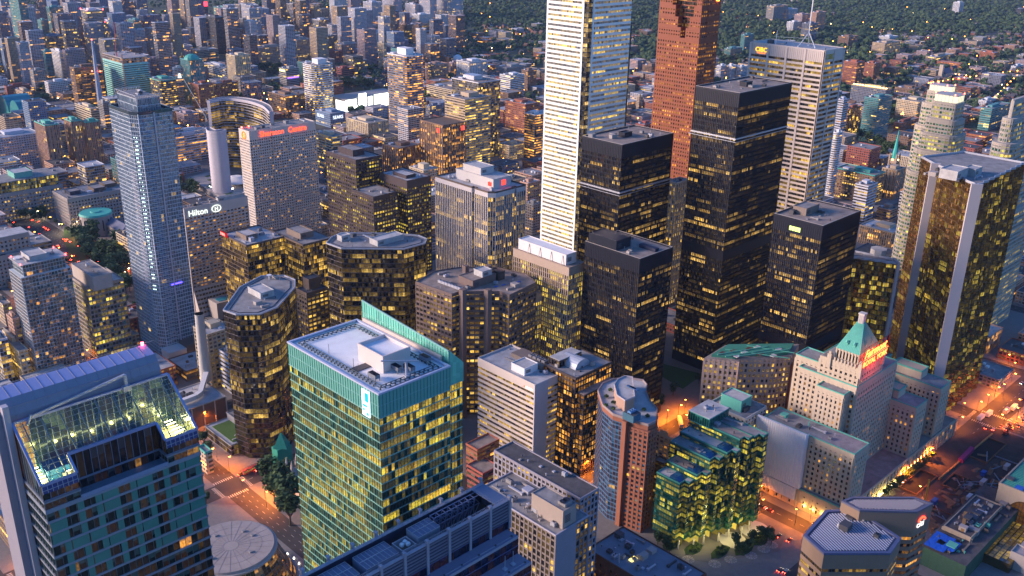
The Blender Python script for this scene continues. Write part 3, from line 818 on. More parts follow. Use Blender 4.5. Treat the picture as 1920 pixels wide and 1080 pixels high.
def lamp_light(root, loc, col, power, name='lamp', r=.4):
 l = bpy.data.lights.new(name, 'POINT'); l.color = col; l.energy = power*.4; l.shadow_soft_size = r
 o = bpy.data.objects.new(name, l); C.objects.link(o)
 if root: o.parent = root; o.location = tuple(loc[i]-root.location[i] for i in range(3))
 else: o.location = loc
 return o
glass_hotel()

def plant_deck():
 H = 146.
 x1, y0 = un(956, 937, H); y1 = un(909, 908, H)[1]; x0 = un(560, 1120, H)[0]-12
 y1 = max(y1, y0+15)
 root = thing('office_tower', 'dark navy office tower whose open roof deck is crowded with plant and steel trusses', 'tower', ((x0+x1)/2, (y0+y1)/2, 0)); claim(rect(x0, y0-16, x1, y1), 3)
 st = S(4., 3., dict(tint=(.01, .015, .05), tint2=(.02, .03, .08), lit=.04, row=0, col=ORA, s=.8, metal=.5, rough=.1), band=(.35, .12, mat((.12, .14, .3), .4, .3)), pier=(.12, .12, NAVY))
 block(root, rect(x0, y0, x1, y1), 0, H-8.5, st)
 lav = mat((.36, .36, .44), .5, .2, var=.15); slat = mat((.20, .20, .27), .5, .2)
 mb = MB(); mb.box(x0, y0, H-8.5, x1, y1, H-8.2); mb.build('roof', DROOF, root)
 for (a, b) in ((y0, y0+.3), (y1-.3, y1)):
  mb = MB()
  for k in range(6): z = H-8+k*1.32; mb.box(x0, a, z, x1, b, z+.62)
  mb.build('louvre', slat, root); c_ = .32 if a < y0+1 else -.1
  mb = MB(); mb.box(x0, a+c_, H-8.1, x1, a+c_+.1, H-.3); mb.build('gap_shade_sheet', NAVY, root)  # dark sheet added behind the slats, stands in for shade in the gaps
 mb = MB()
 mb.box(x1-.5, y0+.45, H-8.1, x1-.42, y1-.45, H-.4)
 for k in range(6): z = H-8+k*1.32; mb.box(x1-.3, y0+.35, z, x1, y1-.35, z+.62)
 mb.build('louvre', slat, root)
 L = x1-x0; nb = max(4, round(L/9.5))
 for k in range(nb+1):
  x = x1-L*k/nb
  for y in (y0-.45, y1+.1):
   mb = MB(); mb.box(x-.5, y, H-12 if y < y0 else H-4, x+.5, y+.7, H+1.6); mb.box(x-.55, y-.1, H+1.1, x+.55, y+1.3, H+1.7); mb.build('post', lav, root)
 for (a, b) in ((y0-.1, y0+1.2), (y1-1.2, y1+.1)):
  mb = MB(); mb.box(x0, a, H-.2, x1, b, H+.15)
  n = int(L/2.2)
  for k in range(n):
   xa = x0+L*k/n; xb = x0+L*(k+1)/n; yy = b if a < y0+1 else a
   mb.bar((xa, yy, H+.2), (xa, yy, H+1.1), .05); mb.bar((xa, yy, H+1.1), (xb, yy, H+1.1), .05); mb.bar((xa, yy, H+.2), (xb, yy, H+1.1), .04)
  mb.build('walkway', lav, root)
 mb = MB(); mb.box(x1-6, y0+1.2, H-.3, x1, y1-1.2, H+.1)
 for k in range(6): mb.bar((x1-6, y0+1.5+k*2, H+.1), (x1-6, y0+1.5+k*2, H+1.2), .05)
 mb.bar((x1-6, y0+1.5, H+1.2), (x1-6, y1-1.5, H+1.2), .05); mb.build('walkway', mat((.15, .2, .32), .5), root)
 mb = MB(); r = random.Random(2); b0 = x1-27
 for k in range(8):
  x = b0+k*2.7
  for y in (y1-2.4, y1-4.6):
   mb.bar((x, y, H-8.2), (x, y, H-.3), .12)
   mb.bar((x, y, H-8.2), (x+2.7, y, H-4), .09); mb.bar((x, y, H-.5), (x+2.7, y, H-4), .09)
  mb.bar((x, y1-2.4, H-.5), (x, y1-4.6, H-.5), .09); mb.bar((x, y1-2.4, H-4), (x, y1-4.6, H-.5), .08)
 for z in (H-.5, H-4): mb.bar((b0, y1-4.6, z), (b0+21.6, y1-4.6, z), .12); mb.bar((b0, y1-2.4, z), (b0+21.6, y1-2.4, z), .12)
 mb.build('steel_truss', mat((.30, .32, .48), .5, .3), root)
 def unit(xa, xb, ya, yb, h, m):
  mb = MB(); mb.box(xa, ya, H-8.2, xb, yb, H-8.2+h, 0, 1)
  n = int((xb-xa)/1.6)
  for k in range(n): mb.box(xa+k*1.6+.3, ya-.25, H-7.2, xa+k*1.6+1.1, ya, H-8.2+h*.6, 1)
  for k in range(n+1): mb.bar((xa+k*(xb-xa)/n, ya, H-8.2+h+.3), (xa+k*(xb-xa)/n, yb, H-8.2+h+.3), .06, 2)
  mb.bar((xa, (ya+yb)/2, H-8+h+.4), (xb, (ya+yb)/2, H-8+h+.4), .08, 2)
  for yy in (ya, yb): mb.bar((xa, yy, H-8.2+h+.3), (xb, yy, H-8.2+h+.3), .08, 2)
  mb.build('cooling_tower', [m, m2, LSTEEL], root)
 m2 = mat((.17, .2, .3), .6)
 w = y1-y0
 unit(x1-38, x1-28.5, y0+w*.35, y0+w*.8, 7.6, LSTEEL)
 pt = (x1-45.5, x1-39.5, y0+w*.3, y0+w*.7)
 mb = MB(); mb.box(pt[0], pt[2], H-8.2, pt[1], pt[3], H-3, 0, 1); mb.ring(rect(pt[0], pt[2], pt[1], pt[3]), .3, H-3, H-1.6); mb.build('tank_room', [LSTEEL, TROOF], root)
 for a, b in ((-1, 0), (.8, .6), (.9, -1)):
  mb = MB()
  for i in range(6):
   a0, a1 = -pi/2+pi*i/6, -pi/2+pi*(i+1)/6
   mb.cyl((pt[0]+pt[1])/2+a, (pt[2]+pt[3])/2+b, H-1.7+.9*sin(a0), H-1.7+.9*sin(a1), .9*cos(a0)+.001, .9*cos(a1)+.001, n=10)
  mb.build('tank', WHITE, root)
 unit(x1-60, x1-47, y0+w*.3, y0+w*.85, 6.6, mat((.3, .36, .5), .5, .3)); unit(x1-77, x1-63, y0+w*.3, y0+w*.85, 6.6, mat((.3, .36, .5), .5, .3))
 for dy, z in ((5.5, H-12.5), (12.5, H-20)):
  a = y0-dy; P = rect(x0, a, x1-1, y0-.1 if dy < 6 else y0-5.6)
  block(root, P, 0, z, st)
  mb = MB(); mb.prism(P, z, z+.3); mb.build('ledge_roof', mat((.24, .22, .3)), root)
  mb = MB(); mb.box(x0, a+1.1, z+.3, x1-3, a+1.3, z+.55); mb.box(x0, a-.2, z-.6, x1-1, a, z+.5); mb.build('gutter_rail', lav, root)
  for k in range(int(L/8)):
   mb = MB(); x = x1-3-k*8; mb.box(x-.3, a+.9, z+.3, x+.3, a+1.5, z+.8); mb.build('bracket', DGREY, root)
 for (px, py) in ((917, 1040), (938, 1035)):
  x, y = un(px, py, H-18); mb = MB(); mb.bar((x, y0-9, H-20), (x, y0-9, H-14), .08); mb.box(x-.8, y0-9.8, H-20, x+.8, y0-8.2, H-19.3); mb.build('mast', LSTEEL, root)
plant_deck()

def grey_office():
 H = 60.
 x0, y0, x1, _ = B(1041.7, 1005, 900, 1103, H); y1 = y0+55
 st = S(3.7, 3.0, dict(DARKG, lit=.30, row=.05, col=YEL, s=.8), band=(1.0, .2, mat((.20, .17, .17))), pier=(.9, .35, mat((.20, .17, .17))))
 root = tower('office_block', 'office', 'grey office block with deep window grid and long plant-littered roof beside the plant deck tower', (x0, y0, x1, y1), H, st, rm=GRAVEL, par=.7, parm=mat((.4, .4, .5)), units=34, panes=100)
 mb = MB(); mb.box(x0-.4, y0-.6, 0, x0+(x1-x0)*.62, y0-.05, H+.5); mb.build('blank_wall', mat((.27, .26, .32)), root)
 pw = B(1087.5 if False else 1056, 960, 997, 1079, H+10.5)
 pent(root, (pw[0], pw[1], pw[2]+1, pw[3]), H, 10.5, mat((.34, .29, .27)), GRAVEL)
 fan_unit(root, (pw[0]+pw[2])/2+1, pw[1]+4, H+10.9, 5, 5, 1.6, GREY, 2)
 r2 = B(1103, 940, 1018, 1137, H+6)
 P = (x1+.2, y0+6, x1+14, y1+14)
 root2 = tower('office_block', 'office', 'slim grey slab office with dark flat roof behind the window grid block', P, H+7, S(3.7, 3.0, dict(DARKG, lit=.34, row=.04), band=(1.1, .2, mat((.27, .26, .32))), pier=(1.0, .3, mat((.27, .26, .32)))), rm=DROOF, par=.7, units=7, panes=40)
grey_office()

def banded_office():
 r = B(1003, 724, 897, 1065, 66); x0, y0, x1, y1 = r
 wm = mat((.60, .53, .49), var=.1)
 st = S(3.5, 1.5, dict(DARKG, lit=.5, row=.22, col=YEL, block=5.), band=(1.9, .25, wm), pier=(.1, .1, DGREY), crown=(5., wm))
 root = tower('office_block', 'office', 'white banded office block with lit ribbon windows and a blank corner wall', r, 66, st, rm=LROOF, par=1.2, units=5, panes=100)
 mb = MB(); w = x1-x0; mb.box(x0-.7, y0-.7, 0, x0+w*.38, y0+.1, 67); mb.build('blank_wall', mat((.50, .47, .50), var=.08), root)
 pent(root, (x0+w*.15, y0+14, x0+w*.55, y0+26), 66.1, 5, WHITE, LROOF)
 mb = MB(); mb.box(x0+w*.6, y0+12, 66.2, x1-1, y1-12, 69); mb.build('plant_enclosure', TAUPE, root)
 for k in range(4): fan_unit(root, x1-w*.2, y0+15+k*4, 69.3, 4, 3, 1.4, GREY, 2)
 text(root, 'manulife', x0-.45, y0+7.6, 61.8, 'w', 2.0, emis((1, .9, .85), 2.5), .05) if False else None
 mb = MB(); mb.box(x0-.5, y0+1.5, 62, x0-.3, y0+8, 63.1); mb.build('sign_panel', emis((1, .82, .75), 1.8), root)
 mb = MB(); mb.box(x0-.5, y0+8.3, 61.9, x0-.3, y0+9.4, 63.2); mb.build('sign_emblem', emis((1, .08, .03), 3.), root)
 a = B(1083, 860, 1027, 1083.5, 18)
 mb = MB(); mb.box(x1+.5, y0-8, 0, x1+14, y0+22, 17); mb.build('podium', TAUPE, root); roofing(root, rect(x1+.5, y0-8, x1+14, y0+22), 17, DROOF, .8, TAUPE)
 mb = MB()
 for k in range(3): mb.box(x1+1, y0-8.2, 3+k*4.5, x1+13.5, y0-8.05, 5+k*4.5)
 mb.build('lit_window_band', glass(lit=.8, row=.5, col=ORA), root)
banded_office()

def vault_block():
 H = hz(1080, 700, 888); r = B(1080, 700, 1022, 1147, H); x0, y0, x1, y1 = r
 st = S(3.6, 2.4, dict(tint=(.03, .018, .012), tint2=(.08, .05, .03), lit=.45, row=.12, col=ORA, metal=.3), band=(.9, .3, DBROWN), pier=(.35, .4, DBROWN))
 root = tower('office_block', 'office', 'dark brown glazed office block crowned by a pale barrel vault', r, H-4, st, rm=GRAVEL, par=.8, units=7, panes=100)
 w, d = x1-x0, y1-y0
 mb = MB(); n = 10; cx = x0+w*.45; rad = w*.2
 for i in range(n):
  a0, a1 = pi*i/n, pi*(i+1)/n
  mb.face([(cx+rad*cos(a0), y0+d*.3, H-3.8+rad*.8*sin(a0)), (cx+rad*cos(a0), y0+d*.85, H-3.8+rad*.8*sin(a0)), (cx+rad*cos(a1), y0+d*.85, H-3.8+rad*.8*sin(a1)), (cx+rad*cos(a1), y0+d*.3, H-3.8+rad*.8*sin(a1))][::-1])
 for yy in (y0+d*.3, y0+d*.85): mb.face([(cx+rad*cos(pi*i/n), yy, H-3.8+rad*.8*sin(pi*i/n)) for i in range(n+1)])
 mb.build('barrel_vault', mat((.45, .50, .58), .5, .2), root)
 block(root, rect(x0+w*.1, y0+d*.65, x1-w*.3, y1-.5), H-4, H+1, S(4.9, 2.2, dict(DARKG, lit=.2), band=(.8, .2, DBROWN), pier=(.3, .3, DBROWN))); mb = MB(); mb.box(x0+w*.1, y0+d*.65, H+1, x1-w*.3, y1-.5, H+1.4); mb.build('roof', LROOF, root)
 P = rect(x0+2, y0-6, x1-2, y0-.5); block(root, P, 0, H-14, st); mb = MB(); mb.prism(P, H-14, H-13.6); mb.build('terrace', TROOF, root)
vault_block()

def round_condo():
 H = 72.
 pts = [(1122, 733), (1131, 720), (1150, 712), (1180, 710), (1205, 714), (1212, 722), (1210, 735), (1216, 750), (1231, 768), (1229, 790), (1215, 797), (1190, 790), (1174, 785), (1150, 777), (1131, 760)]
 P = ccw([un(*p, H) for p in pts]); c = cen(P); claim(P)
 root = thing('apartment_tower', 'curved red brick apartment tower with a bowed blue glass front and planted roof terraces', 'apartments', (*c, 0))
 bm = mat((.27, .105, .065)); gl = dict(tint=(.02, .10, .22), tint2=(.06, .20, .36), lit=.06, row=0, col=YEL, metal=.5, rough=.1)
 st = S(3.05, 2.4, gl, band=(.85, .12, mat((.08, .2, .38), .3, .3)), pier=(.22, .14, bm)); stb = S(3.05, 2.9, dict(gl, tint=(.02, .04, .09)), band=(1.3, .2, bm), pier=(1.3, .3, bm))
 n = len(P); ang = [atan2(q[1]-c[1], q[0]-c[0]) for q in P]
 block(root, P, 0, H-3.4, st, panes=100)
 mb = MB(); mb.prism(offset(P, .35), H-3.4, H-.4); mb.build('brick_crown', bm, root)
 q = [p for p in P]; S_ = [un(*p, H) for p in ((1174, 786), (1190, 791), (1216, 799), (1231, 790), (1232, 768), (1217, 752))]
 block(root, [ (a+.0, b) for a, b in offset(ccw(S_), .5)], 0, H-3.5, stb, panes=60)
 mb = MB(); a = un(1174, 787, H); mb.box(a[0]-1.7, a[1]-1.4, 0, a[0]+1.7, a[1]+1.8, H-.6); mb.build('brick_pier', bm, root)
 mb = MB(); mb.prism(offset(P, .1), H-.4, H-.2); mb.build('roof', LROOF, root)
 mb = MB(); mb.ring(offset(P, .5), .5, H-.6, H+.9); mb.build('parapet', mat((.30, .24, .24)), root)
 up = ccw([un(*p, H+7) for p in ((1152, 722), (1158, 712), (1172, 706), (1186, 708), (1190, 745), (1172, 752), (1157, 742))])
 mb = MB(); mb.prism(up, H-.2, H+7, 0, 1); mb.build('penthouse', [mat((.40, .26, .20)), LROOF], root); mb = MB(); mb.ring(offset(up, .2), .4, H+6.9, H+7.8); mb.build('parapet', mat((.42, .38, .42)), root)
 q = B(1188, 780, 1168, 1202, H+5)
 mb = MB(); mb.box(q[0], q[1], H, q[2], q[3], H+4.6, 0, 1); mb.build('plant_room', [mat((.08, .2, .3), .3, .3), DGREY], root)
 for k in range(3): fan_unit(root, q[0]+1.5+k*2, (q[1]+q[3])/2, H+5, 1.6, 2.4, 1, mat((.1, .25, .5)), 1)
 for (px, py) in ((1144, 733), (1137, 745), (1150, 757), (1170, 765), (1136, 762), (1207, 770), (1214, 782), (1150, 768)):
  x, y = un(px, py, H); bush(root, x, y, H-.1, 1.0)
 mb = MB(); b = bbox(P)
 for k in range(3): x, y = un(1182+k*4, 727+k*2, H+7); mb.box(x-.8, y-2.4, H+7.2, x+.8, y+2.4, H+8)
 mb.build('skylight', mat((.05, .12, .28), .2), root)

_bush = {}
def bush_mesh(seed, leafm):
 r = random.Random(seed); mb = MB()
 for k in range(90):
  a, b, d = r.uniform(0, 2*pi), r.uniform(-.2, 1), r.uniform(.5, 1)
  s = math.sqrt(max(0, 1-b*b))*d; x, y, z = s*cos(a), s*sin(a), .6+b*d
  t = r.uniform(0, 2*pi); w = r.uniform(.14, .3); u = (cos(t)*w, sin(t)*w, r.uniform(-.5, .5)*w); v = (-sin(t)*w*.7, cos(t)*w*.7, r.uniform(.2, 1)*w)
  mb.face([(x-u[0]-v[0], y-u[1]-v[1], z-u[2]-v[2]), (x+u[0]-v[0], y+u[1]-v[1], z+u[2]-v[2]), (x+u[0]+v[0], y+u[1]+v[1], z+u[2]+v[2]), (x-u[0]+v[0], y-u[1]+v[1], z-u[2]+v[2])], k % 2)
 return mb.mesh('planting', leafm)
LEAF = [mat((.045, .085, .025), .9, var=.35, scale=.6, streak=False), mat((.085, .13, .04), .9, var=.35, scale=.6, streak=False)]
LEAFD = [mat((.03, .065, .025), .9, var=.35, scale=.6, streak=False), mat((.055, .10, .035), .9, var=.35, scale=.6, streak=False)]
def bush(root, x, y, z, s):
 k = rr.randrange(3)
 if k not in _bush: _bush[k] = bush_mesh(k, LEAF)
 inst('planting', _bush[k], root, (x, y, z), rr.uniform(0, 6), (s*1.4, s*1.4, s*1.3))
round_condo()

def stepped_green():
 gl = dict(tint=(.012, .10, .08), tint2=(.03, .2, .16), lit=.34, row=.34, col=((.90, .78, .08), (1, .66, .06)), s=.62, metal=.4, rough=.12, block=7.)
 st = S(3.6, 1.7, gl, band=(1.0, .2, mat((.015, .09, .08), .35, .3)), pier=(.08, .12, mat((.02, .08, .07), .4)))
 H1 = 64.
 x0, y0, x1, y1 = B(1417, 829, 1303, 1440, H1)
 a = un(1238, 884, 46); xw = a[0]; yn = y1
 root = thing('office_block', 'stepped emerald glass office block with zigzag front and glowing entrance court', 'office', ((xw+x1)/2, (y0+y1)/2, 0))
 nb = 6; W = x1-xw; D = (y1-y0)
 hs = [44, 48, 55, 58, 64, 64]
 plans = []
 xs = [xw+W*i/nb for i in range(nb+1)]
 yf = [y0+D*.42, y0+D*.30, y0+D*.26, y0+D*.14, y0+D*.10, y0]
 for i in range(nb):
  a, b = xs[i], xs[i+1]; f = yf[i]; nzz = 3.2
  bk = y1-(D*.12 if i < 2 else 0)
  P = [(a, f+nzz), (a+(b-a)*.5, f+nzz), (a+(b-a)*.5, f), (b, f), (b, bk), (a, bk)]
  P = ccw(P); h = hs[i]
  block(root, P, 6, h, st, panes=40 if i in (0, 2, 5) else 20)
  mb = MB(); mb.prism(P, h, h+.3); mb.build('roof', (LROOF, TROOF, GRAVEL)[i % 3], root)
  mb = MB(); mb.ring(offset(P, .15), .35, h, h+.9); mb.build('parapet', mat((.05, .25, .22), .4, .2), root)
  mb = MB(); mb.prism(offset(P, -2.5), 0, 6); mb.build('recessed_base', glass(tint=(.1, .1, .05), lit=1., row=1., col=GRY, s=.7), root)
  if i in (0, 1, 2, 3):
   q = (a+1, f+4, b-1, min(f+11, bk-3)); mb = MB()
   mb.face([(q[0], q[1], h+.3), (q[2], q[1], h+.3), (q[2], q[1]+3, h+1.7), (q[0], q[1]+3, h+1.7)]); mb.face([(q[2], q[1], h+.3), (q[2], q[1]+3, h+.3), (q[2], q[1]+3, h+1.7)])
   mb.face([(q[0], q[1]+3, h+1.7), (q[2], q[1]+3, h+1.7), (q[2], q[3], h+1.7), (q[0], q[3], h+1.7)]); mb.face([(q[0], q[1]+3, h+.3), (q[0], q[1], h+.3), (q[0], q[1]+3, h+1.7)]); mb.face([(q[0], q[1]+3, h+.3), (q[0], q[1]+3, h+1.7), (q[0], q[3], h+1.7), (q[0], q[3], h+.3)]); mb.face([(q[2], q[1]+3, h+.3), (q[2], q[3], h+.3), (q[2], q[3], h+1.7), (q[2], q[1]+3, h+1.7)])
   mb.build('sloping_rooflight', mat((.015, .09, .22), .2, .4), root)
  clutter(root, P, h+.3, 3)
 P = rect(xs[4]-2, y1-D*.35, x1, y1); block(root, P, H1, H1+6, S(6, 1.7, dict(gl, lit=0, row=0), band=(.5, .1, TEALM), pier=(.1, .1, TEALM))); mb = MB(); mb.prism(P, H1+6, H1+6.3); mb.build('roof', LROOF, root); clutter(root, P, H1+6.3, 5)
 for i in range(7):
  x = xw+2+W*i/7; y = (yf[min(5, i)]+1.5)
  mb = MB(); mb.cyl(x, y, 0, 6.1, .5, n=10); mb.build('column', OFFW, root)
  if i % 1 == 0: lamp_light(root, (x+1, y-4, 6.5), (1, .80, .22), 700, 'entrance_lamp')
 mb = MB(); mb.cyl(x1-3, y0-1, 0, .35, 9, n=28); mb.build('court_disc', OFFW, root)
 mb = MB(); mb.cyl(xw+W*.6, y0+2, 0, .3, 8, n=28); mb.build('court_disc', OFFW, root)
 claim(rect(xw, y0, x1, y1))
stepped_green()

def teal_pent():
 H = 52.
 x0, y0, x1, y1 = B(1397, 787, 1328, 1436, H)
 st = S(4., 3.2, dict(DARKG, lit=.3, row=.1, col=GRY), band=(1.2, .25, OFFW), pier=(1.4, .35, OFFW))
 root = tower('office_block', 'office', 'pale stone office block carrying a teal box plant room', (x0, y0, x1, y1), H, st, rm=GRAVEL, par=1., units=7, panes=60)
 w, d = x1-x0, y1-y0
 pent(root, (x0+w*.22, y0+d*.25, x0+w*.72, y0+d*.8), H+.1, 7.5, mat((.10, .42, .36), .6), LROOF)
 fan_unit(root, x0+w*.86, y0+d*.45, H+.6, 3, 5, 2.4, mat((.5, .28, .06)), 2)
teal_pent()

def green_roof():
 H = 70.
 a = un(1320, 672, H); b = un(1480, 676, H);
 x0, y0, x1, y1 = B(1478, 680, 1330, 1497, H)
 n = un(1385, 675, H)
 P = ccw([un(*p, H) for p in ((1321, 672), (1385, 678), (1388, 672), (1455, 672), (1484, 668), (1497, 646), (1360, 648))])
 claim(P); root = thing('office_block', 'pink granite office with punched windows and a glazed green sloping roof', 'office', (*cen(P), 0))
 st = S(3.9, 3.1, dict(DARKG, lit=.5, row=.1, col=YEL, block=2.), band=(1.7, .25, PINK), pier=(1.5, .4, PINK))
 block(root, P, 0, H, st, panes=100)
 mb = MB(); mb.prism(offset(P, .1), H, H+.4); mb.build('roof', TROOF, root)
 bb = bbox(P); gm = mat((.05, .24, .17), .6);
 q = offset(P, -2.5); mb = MB()
 mb.prism(q, H+.4, H+2.2, 0); mb.build('green_roof_slope', gm, root)
 mb = MB(); pb = bbox(q)
 L = [(1345, 665, 1440, 650), (1360, 669, 1465, 652), (1385, 668, 1480, 655)]
 for a in L:
  p, s = un(a[0], a[1], H+2.4), un(a[2], a[3], H+2.4); mb.bar((*p, H+2.5), (*s, H+2.5), .35)
 for a in ((1360, 655, 1480, 672), (1400, 648, 1490, 662)):
  p, s = un(a[0], a[1], H+2.4), un(a[2], a[3], H+2.4); mb.bar((*p, H+2.5), (*s, H+2.5), .25)
 mb.build('roof_beam', mat((.09, .36, .28), .6), root)
 for px, py in ((1355, 662), (1375, 658), (1396, 661), (1405, 654), (1425, 664), (1420, 651), (1450, 667), (1382, 668), (1460, 655)):
  x, y = un(px, py, H+2.2); mb = MB(); mb.box(x-2.2, y-1.6, H+2.2, x+2.2, y+1.6, H+2.55); mb.build('rooflight', mat((.09, .035, .03), .5) if px % 2 else LROOF, root)
 mb = MB(); a = un(1484, 668, H)
 for k in range(5): mb.cyl(a[0]+.2+k*.4, a[1]-.6+k*.5, 6, H-5, .9, n=8)
 mb.build('bay_ribs', mat((.18, .05, .035), .4), root)
green_roof()
# ================================================================== financial core
def steel_tower(label, N4, H, mechs, ledge=None, green=False, seed=None):
 r = B(*N4, H)
 st = S(3.65, 1.52, dict(tint=(.03, .034, .055), tint2=(.05, .05, .06), lit=.17, row=.09, col=((1, .52, .08), (1, .64, .2)), s=.85, metal=.4, rough=.1, block=9.),
           band=(1.25, .12, BLACK), pier=(.16, .42, mat((.03, .027, .035), .4, .3, var=.1)), crown=(9.5, BLACK))
 root = tower('office_tower', 'tower', label, r, H, st, rm=TROOF, par=.9, parm=BLACK, units=12, panes=100)
 P = rect(*r); cm = mat((.02, .02, .035), .5, .2)
 mb = MB()
 for a, b in ((P[3], P[0]), (P[0], P[1])):
  L = hypot(b[0]-a[0], b[1]-a[1]); k = int(L/1.52); d = ((b[0]-a[0])/L, (b[1]-a[1])/L)
  for i in range(k+1):
   t = L*i/k; x, y = a[0]+d[0]*t+d[1]*.45, a[1]+d[1]*t-d[0]*.45; mb.box(x-.09, y-.09, H-9.5, x+.09, y+.09, H-.2)
 mb.build('crown_slats', cm, root)
 mb = MB(); mb.ring(offset(P, .1), .25, H+1.1, H+1.25); mb.build('edge_rail', mat((.55, .5, .46)), root)
 for z0, z1 in mechs:
  mb = MB(); mb.prism(offset(P, .35), z0, z1); mb.build('plant_floor_band', BLACK, root)
 if ledge:
  mb = MB(); mb.prism(offset(P, .9), ledge, ledge+1.0); mb.build('ledge', LSTEEL, root)
  mb = MB(); mb.ring(offset(P, 2.0), .3, ledge-1.5, ledge-1.2); mb.build('cleaning_cradle', LSTEEL, root)
 return root, r
def core():
 rt, r = steel_tower('tallest of the black steel towers, with a pale ledge high on its walls', (1387, 177, 1305, 1484), 223, [(0, 8), (96, 104)], 190)
 x0, y0, x1, y1 = r; pent(rt, (x0+30, y0+14, x0+38, y0+20), 223, 3.2, BLACK, BLACK)
 rt, r = steel_tower('black steel tower with pale-lit ledge band, standing in front of the white marble skyscraper', (1166.7, 274, 1092.7, 1262), 183, [(0, 8)], 147)
 x0, y0, x1, y1 = r; pent(rt, (x0+22, y0+16, x0+31, y0+22), 183, 3.5, BLACK, BLACK)
 rt, r = steel_tower('black steel tower with a dark plant hut on its roof, beside the lawn', (1200, 488, 1097.7, 1261), 128, [(0, 7)])
 x0, y0, x1, y1 = r; pent(rt, (x0+1.5, y0+22, x0+17, y1-1.5), 128, 7, BLACK, BLACK)
 mb = MB(); mb.box(x0+20, y0+3, 128.1, x0+24, y0+17, 130.5); mb.build('plant_enclosure', NAVY, rt)
 rt, r = steel_tower('black steel tower with pale gravel roof and one green-lit window group near its top', (1543, 426, 1451.7, 1613), 154, [(0, 8), (62, 68)])
 x0, y0, x1, y1 = r; pent(rt, (x0+13, y0+20, x0+30, y0+30), 154, 5, TAUPE, GRAVEL)
 mb = MB(); a = y0+15.5
 for k in range(4): mb.box(x0-.6, a+k*2.1, 146.6, x0-.42, a+k*2.1+1.7, 149.6)
 mb.build('lit_window', emis((.75, .95, .25), 1.7), rt)
 a = un(1290, 655, 9)
 rt = thing('banking_pavilion', 'low black square pavilion with gridded roof between black towers', 'pavilion', (560, 470, 0))
 for k, (q, h) in enumerate(((rect(505, 372, 512, 378), 5),)): pass
 P = rect(541, 441, 580, 480); block(rt, P, 0, 9, S(9, 3, dict(DARKG, lit=.8, row=1, col=ORA), band=(1, .2, BLACK), pier=(.2, .3, BLACK)))
 mb = MB(); mb.prism(offset(P, 1), 9, 10.2); mb.build('roof', mat((.05, .06, .07), .6), rt); claim(P)
 mb = MB()
 for k in range(14): mb.box(541+k*3, 440, 10.2, 541.3+k*3, 481, 10.4); mb.box(540, 441+k*3, 10.2, 581, 441.3+k*3, 10.42)
 mb.build('roof_grid', mat((.12, .14, .15)), rt)

 z = 274.; n = un(1105, 4, z);
 x0, y0 = n; y1 = y0+1;
 r = B(1105, 4, 1027, 1192, z); x0, y0, x1, y1 = r
 wm = mat((.88, .90, .90), .5, var=.04)
 ch = 9.
 root = thing('skyscraper', 'tall white marble banded skyscraper with dark recessed corner strip', 'skyscraper', ((x0+x1)/2, (y0+y1)/2, 0)); claim(rect(*r))
 st = S(4.0, 1.55, dict(tint=(.02, .03, .03), tint2=(.12, .13, .12), lit=.45, row=.55, col=((1, .56, .03), (1, .66, .10)), s=1.25, metal=.2, block=12.), band=(2.1, .3, wm), pier=(.12, .34, wm))
 P = ccw([(x0+5.5, y0), (x1-5.5, y0), (x1-5.5, y0+5), (x1, y0+5), (x1, y1), (x0, y1), (x0, y0+5.5), (x0+5.5, y0+5.5)])
 block(root, P, 0, 298, st, panes=100)
 dk = S(4.0, 2.6, dict(DARKG, lit=.5, row=.1, col=((1, .7, .2), (1, .6, .2))), band=(1.0, .1, BLACK), pier=(.15, .15, BLACK))
 block(root, rect(x0+.9, y0+.9, x0+5.4, y0+5.4), 0, 297, dk)
 for a, b in ((x0+5.5, y0), (x0, y0+5.5)):
  mb = MB(); mb.box(a-(.4 if a > x0+1 else .35), b-(.35 if a > x0+1 else .4), 0, a+1.4 if a > x0+1 else a+.4, b+.4 if a > x0+1 else b+1.4, 298); mb.build('corner_pier', wm, root)
 mb = MB(); mb.box(x0-.35, y1-1.2, 0, x0+.3, y1+.3, 298); mb.build('corner_pier', wm, root)
 roofing(root, P, 298, LROOF, 2, wm)
 a = un(1197, 60, 240)
 block(root, rect(x1+.2, y0+8, x1+7, y1-4), 0, 251, S(4, 2.5, dict(tint=(.02, .06, .06), lit=.03, row=0), band=(.7, .1, mat((.02, .06, .06), .5)), pier=(.1, .1, BLACK)))

 z = 267.; x0, y0, x1, y1 = B(1318, -6, 1240, 1352, z)
 root = thing('skyscraper', 'red granite skyscraper with stepped notch of dark glass near its top and red lit sign', 'skyscraper', ((x0+x1)/2, (y0+y1)/2, 0)); claim(rect(x0, y0, x1, y1))
 g = dict(tint=(.02, .01, .007), tint2=(.05, .025, .015), lit=.42, row=.12, col=((1, .34, .03), (1, .46, .08)), s=1.4)
 st = S(3.9, 3.0, g, band=(1.9, .35, RGRAN), pier=(1.5, .38, RGRAN))
 D = y1-y0; W = x1-x0
 block(root, rect(x0, y0, x1, y1), 0, 226, st, panes=100)
 tiers = [(226, 236, .32, .46), (236, 246, .24, .54), (246, 257, .16, .62), (257, 275, .10, .70)]
 for z0_, z1_, a, b in tiers:
  block(root, rect(x0+10, y0, x1, y1), z0_, z1_, st)
  for u, v in ((0, a), (b, 1)):
   block(root, rect(x0, y0+D*u, x0+10, y0+D*v), z0_, z1_, st)
  block(root, rect(x0+7, y0+D*a, x0+10, y0+D*b), z0_, z1_, S(3.9, 2, dict(DARKG, lit=.25, col=ORA), band=(.6, .1, RGRAN), pier=(.15, .1, DBROWN)))
 mb = MB(); mb.box(x0+.5, y0+.5, 275, x1, y1, 275.6); mb.build('roof', TROOF, root)
